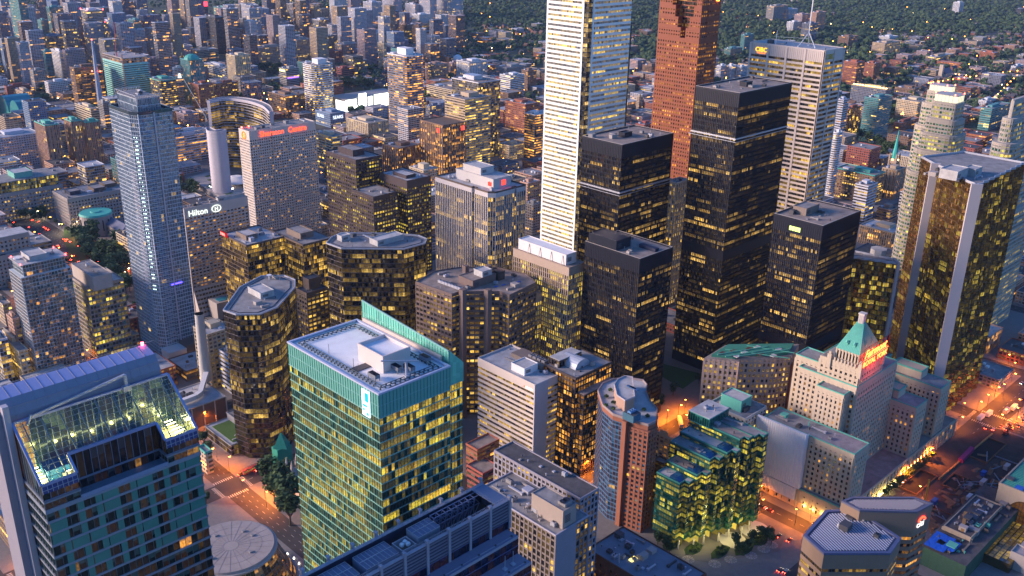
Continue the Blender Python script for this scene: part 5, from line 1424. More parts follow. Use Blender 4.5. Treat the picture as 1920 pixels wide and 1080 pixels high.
 r = B(475, 810, 425, 505, 13); mb = MB(); mb.box(r[0], r[1], 0, r[2], r[3], 13)
 root = thing('podium_block', 'low grey flat podium wing beside the zigzag-roofed mirrored tower', 'podium', ((r[0]+r[2])/2, (r[1]+r[3])/2, 0)); claim(rect(*r)); mb.build('wall', GREY, root); roofing(root, rect(*r), 13, GRAVEL, .6, GREY)
simple_near()

def west_side():
 H = 92.8
 x0, y0, x1, y1 = B(36, 500, 14, 128, H)
 cw_ = mat((.52, .58, .62), .6)
 gl = dict(tint=(.09, .15, .17), tint2=(.3, .36, .38), lit=.10, row=0, col=ORA, s=1.2, metal=.35, block=1.)
 root = thing('condominium_tower', 'pale grey condominium with chequered balconies and flat overhanging roof slab with red beacons', 'tower', ((x0+x1)/2, (y0+y1)/2, 0)); claim(rect(x0, y0, x1, y1))
 block(root, rect(x0, y0, x1, y1), 0, H-9, S(2.95, 2.4, gl, band=(.45, .45, cw_), pier=(.3, .5, OFFW)), panes=100)
 block(root, rect(x0+2.5, y0+1.5, x1-2.5, y1-2), H-9, H, S(3, 2.2, dict(gl, lit=.06), band=(.3, .2, cw_), pier=(.2, .2, cw_)))
 mb = MB(); mb.box(x0+.6, y0-.6, H, x1-.6, y1, H+.7); mb.build('roof', LROOF, root)
 AVOID.clear(); pent(root, (x0+9, y0+4, x0+22, y1-3), H+.7, 3.4, LROOF, LROOF, louvre=False)
 mb = MB(); mb.cyl(x0+5, y1-8, H+.7, H+1.7, 3.2, 3.4, n=16); mb.build('water_tank', WHITE, root)
 clutter(root, rect(x0+2, y0+1, x1-2, y1-2), H+.7, 7)
 for a, b in ((x0+1, y0), (x1-1.5, y0+1), (x1-2, y1-1), (x0+15, y1-1), (x0+2, y1-2)): mb = MB(); mb.cyl(a, b, H+.7, H+1.8, .45, n=8); mb.build('beacon', emis((1, .05, .05), 12.), root)
 r = random.Random(9)
 W = x1-x0; nb = 7; fl = round((H-9)/2.95); fh = (H-9)/fl; k = 0
 mb = MB(); mb.box(0, -1.5, 0, W/nb*.9, -.45, .2); mb.box(0, -1.55, .2, W/nb*.9, -1.48, 1.1, 1); me = mb.mesh('balcony', [OFFW, glass(tint=(.2, .3, .32), lit=0, row=0, rough=.2)])
 for f in range(2, fl):
  for b in range(nb):
   if r.random() < .42 and k < 100: inst('balcony', me, root, (x0+W*b/nb+.3, y0, f*fh)); k += 1
 H = 62; x0, y0, x1, y1 = B(163, 541, 131, 231, H); tm = mat((.33, .29, .27))
 root = tower('office_block', 'office', 'grey-beige office with blank stone roof box and green lit windows beside the park', (x0, y0, x1, y1), H, S(3.9, 2.7, dict(TEALG, tint=(.05, .07, .07), lit=.32, row=.1, col=GRY, block=3.), band=(1.3, .2, tm), pier=(.5, .35, tm)), rm=LROOF, units=0, panes=100)
 q = B(173, 519, 133, 209, H+12); pent(root, (max(q[0], x0+1), q[1], min(q[2], x1-1), min(q[3], y1-1)), H+.1, 11, mat((.42, .37, .34)), GRAVEL, louvre=False)
 AVOID.clear(); clutter(root, rect(*[q[0]+2, q[1]+2, q[2]-2, min(q[3], y1)-2]), H+11.6, 8)
 far('low cream building with windowless long wall in front of the beige office', 177, 650, 168, 260, 672, 'cream', 'punch', .05, cat='building', ph=0)
west_side()
# ================================================================== grand railway hotel, station, concert hall
def grand_hotel():
 st_m = mat((.50, .415, .32), var=.2); cop = COPPER; H = 50.
 W = bx4(1602, 852, 1515, 1627, H)       # west wing, south end
 M_ = bx4(1713, 763, 1658, 1733, H); E = bx4(1764, 729, 1712, 1782, H)
 root = thing('grand_hotel', 'grand cream stone railway hotel with teal copper roofs, chateau turret and glowing red rooftop sign', 'hotel', (W[0]+45, W[1]+30, 0))
 g = dict(tint=(.02, .022, .03), tint2=(.12, .11, .12), lit=.11, row=0, col=ORA, s=1.1, metal=.2, rough=.15, block=1.)
 st = S(3.55, 3.1, g, band=(1.55, .22, st_m), pier=(1.75, .30, st_m))
 Y0 = W[1]
 XW = W[0]-24
 def wing(x0, y0, x1, y1, z0, z1, panes=0, par=True, rm=GRAVEL):
  P = rect(x0, y0, x1, y1); claim(P); block(root, P, z0, z1-2.2, st, panes=panes)
  mb = MB(); mb.prism(offset(P, .3), z1-2.2, z1); mb.build('attic_wall', st_m, root)
  mb = MB(); mb.prism(offset(P, .7), z0+(z1-z0)*.33, z0+(z1-z0)*.33+.6) if z0 < 5 else mb.prism(offset(P, .6), z1-9, z1-8.5); mb.build('cornice', st_m, root)
  mb = MB(); mb.prism(offset(P, -.3), z1, z1+.12); mb.build('roof', rm, root)
  if par: mb = MB(); mb.ring(offset(P, .5), .5, z1-.05, z1+.6); mb.build('copper_parapet', cop, root)
 pod = rect(W[0]-2.9, Y0-.8, E[2]+22, Y0+84); claim(pod)
 block(root, pod, 0, 12.6, S(6.2, 4.6, dict(g, lit=.25), band=(1.5, .2, st_m), pier=(2.2, .5, st_m))); roofing(root, pod, 12.6, TROOF, .8, st_m)
 wing(W[0], Y0, W[2]+1, Y0+60, 12.6, H, 100)
 x0s = W[0]-3
 wing(x0s, Y0+30, W[0]-.2, Y0+60, 0, H-1.5, par=False)
 wing(M_[0], Y0+.3, M_[2], Y0+50, 12.6, H, 60); wing(E[0], Y0+.6, E[2], Y0+58, 12.6, H, 60)
 wing(E[0]-30, Y0+44, E[2]+2, Y0+80, 12.6, H+4);
 mb = MB(); mb.box(M_[0]+3, Y0+14, H, M_[2]-2, Y0+32, H+6); mb.build('roof_house', st_m, root); mb = MB(); mb.ring(rect(M_[0]+2.7, Y0+13.7, M_[2]-1.7, Y0+32.3), .5, H+5.5, H+6.6); mb.build('copper_parapet', cop, root)
 mb = MB(); mb.box(E[0]+3, Y0+16, H, E[2]-2, Y0+36, H+6); mb.build('roof_house', st_m, root); mb = MB(); mb.ring(rect(E[0]+2.7, Y0+15.7, E[2]-1.7, Y0+36.3), .5, H+5.5, H+6.6); mb.build('copper_parapet', cop, root)
 AVOID.clear(); clutter(root, rect(W[0], Y0+14, W[2], Y0+64), H+.1, 6); clutter(root, rect(E[0]-28, Y0+46, E[2], Y0+78), H+4.1, 10); clutter(root, rect(W[0], Y0+30, W[2], Y0+60), H+.1, 7, ms=[COPPER, GREY])
 zt = 90.; a = un(1613, 692, zt); tx0, ty0 = a
 tl = bx4(1613, 692, 1556, 1655, zt); tx1, ty1 = tl[2], tl[3]
 b = bx4(1584, 735, 1535, 1602, 76);
 wing(b[0]-.5, b[1], b[2]+2, b[3], 12.6, 74, 80)
 wing(tx0-1, ty0, tx1+24, ty0+38, 12.6, 78, 100)
 wing(tx0+4, ty0+22, tx0+18, 266, 12.6, 83)
 wing(tx0, ty0+.2, tx1+2, ty1+6, 78, zt, par=False)
 mb = MB(); cz = zt
 for (x, y) in ((tx0, ty0), (tx1, ty0), (tx0, ty1), (tx1, ty1)):
  mb.box(x-1.3, y-1.3, zt-6, x+1.3, y+1.3, zt+3.5); mb.box(x-.7, y-.7, zt+3.5, x+.7, y+.7, zt+5)
 n = 9
 for k in range(n):
  xx = tx0+(tx1-tx0)*(k+.5)/n; mb.box(xx-.5, ty0-.5, zt-1, xx+.5, ty0+.3, zt+2)
  yy = ty0+(ty1-ty0)*(k+.5)/n; mb.box(tx0-.5, yy-.5, zt-1, tx0+.3, yy+.5, zt+2)
 mb.build('battlement', st_m, root)
 q = (tx0+2.5, ty0+3, tx1-2.5, ty1-2.5)
 block(root, rect(*q), zt, zt+7.5, S(7.5, 2.2, dict(g, lit=0), band=(1.4, .2, st_m), pier=(1.0, .5, st_m)))
 cx, cy_ = (q[0]+q[2])/2, (q[1]+q[3])/2; zb_, zp = zt+7.5, zt+23
 rx, ry = 1.6, (q[3]-q[1])*.16
 base = [(q[0]-.6, q[1]-.6), (q[2]+.6, q[1]-.6), (q[2]+.6, q[3]+.6), (q[0]-.6, q[3]+.6)]; top = [(cx-rx, cy_-ry), (cx+rx, cy_-ry), (cx+rx, cy_+ry), (cx-rx, cy_+ry)]
 mb = MB()
 for i in range(4):
  j = (i+1) % 4; mb.face([(*base[i], zb_), (*base[j], zb_), (*top[j], zp), (*top[i], zp)])
  for k in range(1, 14):
   t = k/14; p = [base[i][m]+(base[j][m]-base[i][m])*t for m in (0, 1)]; s = [top[i][m]+(top[j][m]-top[i][m])*t for m in (0, 1)]; mb.bar((*p, zb_+.05), (*s, zp+.05), .09)
 mb.face([(*p, zp) for p in top]); mb.build('copper_roof', cop, root)
 for i in range(4):
  j = (i+1) % 4
  for t in (.3, .7):
   p = [(base[i][m]*(1-t)+base[j][m]*t)*.78+((cx, cy_)[m])*.22 for m in (0, 1)]
   mb = MB(); mb.box(p[0]-.8, p[1]-.8, zb_+1, p[0]+.8, p[1]+.8, zb_+4.5); mb.cyl(p[0], p[1], zb_+4.5, zb_+6.5, 1.2, .05, n=4); mb.build('dormer', cop, root)
 mb = MB(); mb.box(cx-1.7, cy_-1.7, zp-5, cx+1.7, cy_+1.7, zp+5.5); mb.box(cx-2, cy_-2, zp+5.5, cx+2, cy_+2, zp+6.4)
 for k in range(3): mb.box(cx-1.9, cy_-1.2+k*1.0, zp-4, cx-1.7, cy_-.8+k*1.0, zp+5)
 mb.build('chimney', mat((.52, .48, .46)), root)
 mb = MB(); sx0, sx1, sy, sz = tx0-1.5, tx1+1.5, ty0-1.9, zt+1.0
 for k in range(7): x = sx0+(sx1-sx0)*k/6; mb.bar((x, sy+.3, zt-1), (x, sy+.3, zt+14.5), .12); mb.bar((x, sy+.3, zt+12), (x, sy+4, zt), .1)
 for z in (zt+1, zt+6, zt+10, zt+14): mb.bar((sx0, sy+.3, z), (sx1, sy+.3, z), .12)
 mb.build('sign_frame', mat((.25, .03, .02)), root)
 wv = (sx1-sx0)
 text(root, 'Fairmont', sx0+wv*.02, sy, zt+7.2, 's', wv*.235, emis((1, .15, .03), 5.5), .15, shear=.35)
 text(root, 'ROYAL YORK', sx0+.3, sy, zt+1.6, 's', wv*.158, emis((1, .15, .03), 5.), .15)
 mb = MB(); mb.box(sx0, sy-.05, zt+6.1, sx1, sy+.1, zt+6.4); mb.build('neon_bar', emis((1, .06, .02), 10.), root)
 lamp_light(root, ((sx0+sx1)/2, sy-4, zt+5), (1, .06, .02), 9000, 'sign_light', 2.)
 sh = thing('scaffold_sheeting', 'tall white ribbed plastic sheeting hung over the hotel west wing above the taxi stand', 'sheeting', (x0s, Y0+45, 0))
 mb = MB(); k = 44
 for (ya, yb, za, zb) in ((Y0+29, Y0+63, 14, 52), (Y0+31, Y0+63, 5, 13.5)):
  pts = []
  for i in range(k+1):
   y = ya+(yb-ya)*i/k; pts.append((x0s-1.8+(.35 if i % 2 else 0), y))
  for i in range(k): mb.face([(pts[i+1][0], pts[i+1][1], za), (pts[i][0], pts[i][1], za), (pts[i][0], pts[i][1], zb), (pts[i+1][0], pts[i+1][1], zb)])
  mb.face([(x0s-1.8, ya, za), (W[0]-1, ya, za), (W[0]-1, ya, zb), (x0s-1.8, ya, zb)])
  mb.face([(x0s-1.8, ya, zb), (x0s, ya, zb), (x0s, yb, zb), (x0s-1.8, yb, zb)])
 mb.build('sheet', mat((.80, .80, .85), .6, var=.08), sh)
 mb = MB()
 for i in range(7): y = Y0+30+i*5; mb.bar((x0s-.9, y, 0), (x0s-.9, y, 52), .09)
 for z in (13.7, 27, 40, 52): mb.bar((x0s-.9, Y0+29, z), (x0s-.9, Y0+61, z), .09)
 mb.build('scaffold_frame', STEEL, sh)
 for k in range(17):
  x = W[0]+34+k*2.1
  mb = MB(); mb.box(x, Y0-2.6, 3, x+.5, Y0-2.2, 3.4); mb.build('uplight', emis((1, .75, .35), 16.), root)
 for k in range(5): lamp_light(root, (W[0]+36+k*7.5, Y0-2.3, 3.9), (1, .78, .18), 900, 'facade_light', .3)
 for k in range(10):
  x = W[0]+74+k*5.0; mb = MB(); mb.box(x, Y0-1.6, 4, x+.4, Y0-1.3, 6); mb.build('wall_lamp', emis((1, .45, .1), 12.), root)
  mb = MB(); mb.box(x+2, Y0-1.9, 3.4, x+3.4, Y0-1.35, 7); mb.build('banner', RED, root)
 for x in (W[0]+76, W[0]+94, W[0]+114): lamp_light(root, (x, Y0-3, 5), (1, .5, .12), 700, 'facade_light', .3)
 for k in range(4):
  y = Y0+6+k*6; mb = MB(); mb.box(W[0]-17 if False else x0s-.4, y, 3, x0s+0, y+.5, 4); mb.build('wall_lamp', emis((1, .7, .2), 12.), root); lamp_light(root, (x0s-1.5, y, 4.5), (1, .62, .15), 500, 'facade_light', .3)
 wing(x0s, Y0-.2, W[0]-.2, Y0+29.6, 0, 13.5)
grand_hotel()

def faceted():
 bg = mat((.27, .185, .13), var=.14)
 rib = mat((.08, .09, .15), .5, .3, var=.05, streak=False)
 H = 66.
 pts = [(1507, 1006), (1548, 960), (1606, 958), (1688, 1012), (1668, 1040), (1545, 1040)]
 P = ccw([un(*p, H) for p in pts]); root = thing('office_tower', 'beige faceted office block whose blue ribbed metal roof has a mast cluster', 'tower', (*cen(P), 0)); claim(P)
 st = S(4.2, 1.6, dict(DARKG, lit=.5, row=.2, col=YEL, block=6.), band=(2.3, .2, bg), pier=(.08, .08, bg), crown=(8, bg))
 block(root, P, 0, H, st, panes=60)
 mb = MB(); mb.ring(offset(P, .35), 1.6, H, H+1.1); mb.build('parapet', mat((.14, .16, .28), .5, .3), root)
 mb = MB(); mb.prism(offset(P, -1.3), H, H+.4); mb.build('roof', rib, root)
 b = bbox(P); mb = MB(); Q = offset(P, -2.2)
 import itertools
 for k in range(34):
  t_ = k/34; q0, q1 = [un(1500+t_*190+dx, yy, H) for dx, yy in ((-40, 955), (55, 1045))]; ps = [(q0[0]+(q1[0]-q0[0])*j/120, q0[1]+(q1[1]-q0[1])*j/120) for j in range(121)]; ps = [p for p in ps if inside(Q, *p)]
  if len(ps) > 1: mb.bar((*ps[0], H+.5), (*ps[-1], H+.5), .26)
 mb.build('roof_rib_pattern', mat((.50, .53, .66), .5, .3, var=.03), root)
 x, y = un(1577, 990, H); mb = MB()
 for dx, dy, h in ((0, 0, 3.4), (1, .5, 2.4), (-1, -.6, 2.2), (.4, -1.4, 1.8), (-.6, 1.4, 2)): mb.cyl(x+dx, y+dy, H+.4, H+h, .45, n=8)
 mb.build('mast_cluster', WHITE, root)
 x, y = un(1596, 970, H); mb = MB(); mb.box(x-3, y-2, H+.4, x+3, y+2, H+1.4); mb.build('hatch', DGREY, root)
 x, y = un(1618, 977, H); mb = MB(); mb.box(x-1.3, y-1, H+.4, x+1.3, y+1, H+1.6); mb.build('hatch', GREY, root)
 clutter(root, offset(P, -3), H+.5, 3)
 H2 = 72.
 pts = [(1579, 942), (1597, 935), (1714, 935), (1747, 947), (1718, 962), (1612, 959)]
 P = ccw([un(*p, H2) for p in pts]); root = thing('office_tower', 'second beige faceted office tower with flat ribbed roof and white and red arc emblem', 'tower', (*cen(P), 0)); claim(P)
 block(root, P, 0, H2, S(4.2, 1.6, dict(DARKG, lit=.35, row=.1, col=ORA, block=6.), band=(2.3, .2, bg), pier=(.08, .08, bg), crown=(14, bg)))
 mb = MB(); mb.ring(offset(P, .35), 1.3, H2, H2+1); mb.build('parapet', mat((.14, .15, .22), .5, .3), root)
 mb = MB(); mb.prism(offset(P, -1), H2, H2+.4); mb.build('roof', mat((.22, .19, .22), .7), root)
 b = bbox(P); mb = MB(); Q = offset(P, -1.8)
 for k in range(30):
  x = b[0]+(b[2]-b[0])*k/30; ys = [b[1]+j*.4 for j in range(int((b[3]-b[1])/.4)) if inside(Q, x, b[1]+j*.4)]
  if len(ys) > 1: mb.bar((x, ys[0], H2+.5), (x, ys[-1], H2+.5), .25)
 mb.build('roof_rib_pattern', mat((.38, .36, .40), .5, .3, var=.03), root)
 a, c = un(1718, 962, H2), un(1747, 947, H2); ang = atan2(c[1]-a[1], c[0]-a[0]); d = (cos(ang), sin(ang)); nn = (d[1], -d[0])
 X, Y = a[0]+d[0]*1.5+nn[0]*.7, a[1]+d[1]*1.5+nn[1]*.7
 text(root, 'citi', X, Y, H2-9.2, ang, 5.0, emis((1, 1, 1), 1.1), .1)
 mb = MB()
 for i in range(8):
  t0, t1 = pi*i/8, pi*(i+1)/8; f = lambda t: (X+d[0]*(3.8-2.6*cos(t)), Y+d[1]*(3.8-2.6*cos(t)), H2-5.9+2.0*sin(t)); mb.bar(f(t0), f(t1), .3)
 mb.build('sign_arc', emis((1, .05, .02), 4.), root)
faceted()

def concert_hall():
 x, y = 192, 402
 root = thing('concert_hall', 'round concrete-roofed concert hall with sloping dark glass skirt and planted surround', 'concert hall', (x, y, 0)); claim(rect(x-36, y-36, x+36, y+36), 0)
 mb = MB(); mb.cyl(x, y, 0, 27, 21.5, n=64); mb.build('drum', mat((.28, .25, .24)), root)
 mb = MB(); mb.cyl(x, y, 27, 28.2, 23, 22.4, n=64); mb.build('roof', mat((.34, .30, .29), .95, var=.35, scale=.15, streak=False), root)
 mb = MB()
 for k in range(24): a = 2*pi*k/24; mb.bar((x+4*cos(a), y+4*sin(a), 28.2), (x+22*cos(a), y+22*sin(a), 28.2), .07)
 for q in (4, 10, 16):
  for k in range(40): a0, a1 = 2*pi*k/40, 2*pi*(k+1)/40; mb.bar((x+q*cos(a0), y+q*sin(a0), 28.2), (x+q*cos(a1), y+q*sin(a1), 28.2), .06)
 mb.build('roof_joint_pattern', mat((.29, .255, .245)), root)
 for k in range(5): mb = MB(); a = k*1.7; mb.box(x+13*cos(a)-.8, y+13*sin(a)-.8, 28.2, x+13*cos(a)+.8, y+13*sin(a)+.8, 28.9); mb.build('hatch', GREY, root)
 mb = MB(); mb.cyl(x, y, 26, 27, 24, 24, n=64); mb.build('roof_rim', mat((.42, .38, .36)), root)
 m = glass(tint=(.04, .035, .02), tint2=(.08, .06, .04), lit=.22, row=.04, col=ORA, s=.9, metal=.5); mb = MB(); n = 64
 for i in range(n):
  a0, a1 = 2*pi*i/n, 2*pi*(i+1)/n
  mb.face([(x+33*cos(a0), y+33*sin(a0), 4), (x+33*cos(a1), y+33*sin(a1), 4), (x+23*cos(a1), y+23*sin(a1), 25.5), (x+23*cos(a0), y+23*sin(a0), 25.5)], 0, [(i, 0), (i+1, 0), (i+1, 12), (i, 12)])
 mb.build('glass_skirt', m, root)
 mb = MB()
 for i in range(n): a = 2*pi*i/n; mb.bar((x+33*cos(a), y+33*sin(a), 4), (x+23*cos(a), y+23*sin(a), 25.6), .1)
 for t in range(1, 8):
  r = 33-10*t/8; z = 4+21.5*t/8
  for i in range(n): a0, a1 = 2*pi*i/n, 2*pi*(i+1)/n; mb.bar((x+r*cos(a0), y+r*sin(a0), z), (x+r*cos(a1), y+r*sin(a1), z), .07)
 mb.build('skirt_frame', mat((.2, .19, .2)), root)
 mb = MB(); mb.cyl(x, y, 0, 4, 35.5, 34, n=64); mb.build('base', mat((.30, .30, .36)), root)
 for i in range(0, 24): a = radians(-80+i*9); mb = MB(); mb.box(x+37*cos(a)-.2, y+37*sin(a)-.2, 0, x+37*cos(a)+.2, y+37*sin(a)+.2, 1.1); mb.build('path_lamp', emis((1, .9, .75), 14.), root)
concert_hall()

def low_brown():
 H = 20.
 P = ccw([un(*p, H) for p in ((1103, 1020), (1125, 1060), (1240, 1110), (1390, 1110), (1230, 1010), (1160, 978))])
 x0, y0, x1, y1 = B(1258, 1125, 1103, 1322, H)
 root = tower('brick_block', 'building', 'low brown brick block with blue-grey roof, bright skylight and plant by the curved tower', (x0, y0, x1, y1), H, S(4, 3.6, dict(DARKG, lit=.16, col=ORA), band=(2.0, .2, mat((.16, .07, .05))), pier=(2.2, .3, mat((.16, .07, .05)))), rm=mat((.17, .21, .27), .8, var=.4, scale=.1, streak=False), par=.9, units=30)
 a = un(1187, 1048, H+.6); mb = MB(); mb.box(a[0]-2.2, a[1]-1.2, H+.2, a[0]+2.2, a[1]+1.2, H+.8); mb.build('skylight', emis((1, .75, .2), 2.), root)
 for px, py in ((1165, 1013), (1178, 1020)): a = un(px, py, H); mb = MB(); mb.box(a[0]-1.2, a[1]-1.2, H+.2, a[0]+1.2, a[1]+1.2, H+.9); mb.build('skylight', LSTEEL, root)
 a = un(1160, 1056, H); mb = MB(); mb.cyl(a[0], a[1], 0, H+6, .5, n=8); mb.build('flue', LSTEEL, root)
low_brown()

def station():
 zt = 24.
 a = un(1873, 908, zt); x0 = a[0]; yN = a[1]
 b = un(1929, 935, zt); yS = b[1]-8
 cr = mat((.36, .30, .24))
 root = thing('railway_station', 'cream stone railway station hall with teal copper roof and great arched end window', 'station', (x0+40, (yN+yS)/2, 0)); P = rect(x0, yS, x0+110, yN); claim(P)
 yc = (un(1873, 985, 12)[1]+un(1921, 985, 12)[1])/2; yc = yN-17
 rad = 9.
 mb = MB(); n = 14
 arch = [(yc+rad, 2), (yc+rad, 10)]+[(yc+rad*cos(pi*i/n), 10+rad*sin(pi*i/n)) for i in range(1, n)]+[(yc-rad, 10), (yc-rad, 2)]
 outer = [(yN, 0), (yN, zt), (yS, zt), (yS, 0)]
 ring_ = arch
 mb.face([(x0, yN, 0), (x0, yN, zt), (x0, yc+rad, zt), (x0, yc+rad, 0)][::-1]); mb.face([(x0, yc-rad, 0), (x0, yc-rad, zt), (x0, yS, zt), (x0, yS, 0)][::-1])
 tp = [(yc+rad*cos(pi*i/n), 10+rad*sin(pi*i/n)) for i in range(n+1)]
 for i in range(n): mb.face([(x0, tp[i][0], tp[i][1]), (x0, tp[i+1][0], tp[i+1][1]), (x0, tp[i+1][0], zt), (x0, tp[i][0], zt)])
 for i in range(n): mb.face([(x0, tp[i][0], tp[i][1]), (x0, tp[i+1][0], tp[i+1][1]), (x0+1.5, tp[i+1][0], tp[i+1][1]), (x0+1.5, tp[i][0], tp[i][1])])
 for y in (yN, yS): mb.quadwall((x0, y), (x0+110, y), 0, zt)
 mb.build('wall', cr, root)
 w = mat((.20, .08, .03), .3, .3); mb = MB(); mb.face([(x0+1.4, y, z) for y, z in [(yc+rad, 2)]+tp+[(yc-rad, 2)]])
 mb.build('arched_window', glass(tint=(.16, .06, .02), lit=1., row=1., col=ORA, s=.35), root)
 mb = MB()
 for k in range(-4, 5): y = yc+k*2; h = 10+math.sqrt(max(0, rad**2-(k*2)**2)); mb.bar((x0+1.2, y, 2), (x0+1.2, y, h), .12)
 for z in (5, 8, 11, 14, 17):
  hw = rad if z <= 10 else math.sqrt(max(0, rad**2-(z-10)**2)); mb.bar((x0+1.2, yc-hw, z), (x0+1.2, yc+hw, z), .12)
 mb.build('window_frame', DBROWN, root)
 mb = MB(); mb.box(x0+1, yS+1, zt, x0+110, yN-1, zt+.6); mb.build('roof', mat((.03, .26, .21), .7, var=.3), root)
 mb = MB(); mb.ring(rect(x0-.2, yS, x0+110, yN+.2), .9, zt-.5, zt+1.2); mb.build('parapet', cr, root)
 mb = MB()
 for k in range(50): mb.box(x0+2+k*2, yS+1.2, zt+.6, x0+2.12+k*2, yN-1.2, zt+.75)
 mb.build('roof_seam_pattern', mat((.10, .36, .30), .6), root)
 for px, py in ((1912, 915), (1894, 897)):
  x, y = un(px, py, zt+1); mb = MB(); mb.box(x-2, y-2.2, zt+.6, x+2, y+2.2, zt+1.6); mb.build('skylight', mat((.02, .10, .5), .4) if py > 900 else DGREY, root)
 q = bx4(1820, 1010, 1770, 1878, 14)
 st = S(4.5, 4, dict(DARKG, lit=.05), band=(2.0, .2, cr), pier=(2.2, .3, cr))
 rt = tower('station_wing', 'building', 'long low station wing with dark skylights along its cluttered roof', q, 14, st, rm=DROOF, par=1., parm=cr, units=22)
 for k in range(5):
  x = q[0]+5+k*(q[2]-q[0]-12)/5; mb = MB(); yy = q[3]-8; mb.box(x, yy-2.5, 14.1, x+4.5, yy+2.5, 15.6, 0, 1); mb.build('skylight', [DGREY, NAVY], rt)
 mb = MB(); mb.bar((q[0]+3, q[1]+6, 15), (q[0]+22, q[1]+12, 15), .9); mb.build('plank_walk', mat((.35, .2, .07)), rt)
 s = (q[0]+4, q[1]-22, q[2]+3, q[1]-3)
 rt = thing('glazed_shed', 'yellow-lit glazed train shed floor beside the low station wing', 'shed', ((s[0]+s[2])/2, (s[1]+s[3])/2, 0)); claim(rect(*s))
 mb = MB(); mb.box(s[0], s[1], 0, s[2], s[3], 6); mb.build('lit_floor', glass(tint=(.12, .09, .03), lit=0, row=0), rt)
 mb = MB(); k = 14
 for i in range(k):
  for j in range(6): mb.face([(s[0]+(s[2]-s[0])*(i+.08)/k, s[1]+(s[3]-s[1])*(j+.1)/6, 6.05), (s[0]+(s[2]-s[0])*(i+.92)/k, s[1]+(s[3]-s[1])*(j+.1)/6, 6.05), (s[0]+(s[2]-s[0])*(i+.92)/k, s[1]+(s[3]-s[1])*(j+.9)/6, 6.05), (s[0]+(s[2]-s[0])*(i+.08)/k, s[1]+(s[3]-s[1])*(j+.9)/6, 6.05)], 0, [(i, j), (i+1, j), (i+1, j+1), (i, j+1)])
 mb.build('rooflight_pane_pattern', glass(tint=(.12, .08, .03), lit=1., row=1., col=((1, .62, .1), (.7, .45, .05)), s=.30), rt)
 mb = MB(); mb.box(s[0]+6, s[1]-8, 0, s[0]+16, s[1]+3, 10); mb.ring(rect(s[0]+6, s[1]-8, s[0]+16, s[1]+3), .4, 10, 11); mb.box(s[0]+17, s[1]-8, 0, s[0]+27, s[1]+2, 9); mb.build('roof_house', CONC, rt)
 q = bx4(1764, 1040, 1732, 1850, 12)
 rt = thing('hoarding_building', 'low building wrapped in dark green netting, roof littered with building materials', 'building', ((q[0]+q[2])/2, (q[1]+q[3])/2, 0)); q = (q[0], q[1]-14, q[2]+26, q[3]+2); claim(rect(*q))
 mb = MB(); mb.box(q[0], q[1], 0, q[2], q[3], 12, 0, 1); mb.build('wall', [mat((.035, .09, .06), .9, var=.5, scale=.6), DROOF], rt)
 AVOID.clear(); clutter(rt, rect(*q), 12.05, 34, ms=[DGREY, COPPER, TAUPE, GREY, BROWN])
 for i, (px, py, sx, sy, lb) in enumerate(((1762, 1018, 9, 5.5, 'large bright blue tarpaulin with dark gap over the netted roof'), (1790, 1023, 3, 2.6, 'small blue tarpaulin patch beside the large one'), (1783, 1033, 2, 1.6, 'smallest blue tarpaulin folded at the edge of the netted roof'))):
  x, y = un(px, py, 13); mb = MB(); n = 8; r = random.Random(i)
  zz = [[13.6+r.uniform(0, .5) for _ in range(n+1)] for _ in range(n+1)]
  for a in range(n):
   for b_ in range(n):
    if i == 0 and 3 <= a <= 4 and 2 <= b_ <= 4: continue
    f = lambda u, v: (x-sx+2*sx*u/n, y-sy+2*sy*v/n, zz[u][v])
    mb.face([f(a, b_), f(a+1, b_), f(a+1, b_+1), f(a, b_+1)])
  o = mb.build('tarpaulin', mat((.01, .10, .55), .5, var=.3), None, (x, y, 12)); tag(o, lb, 'tarpaulin')
station()

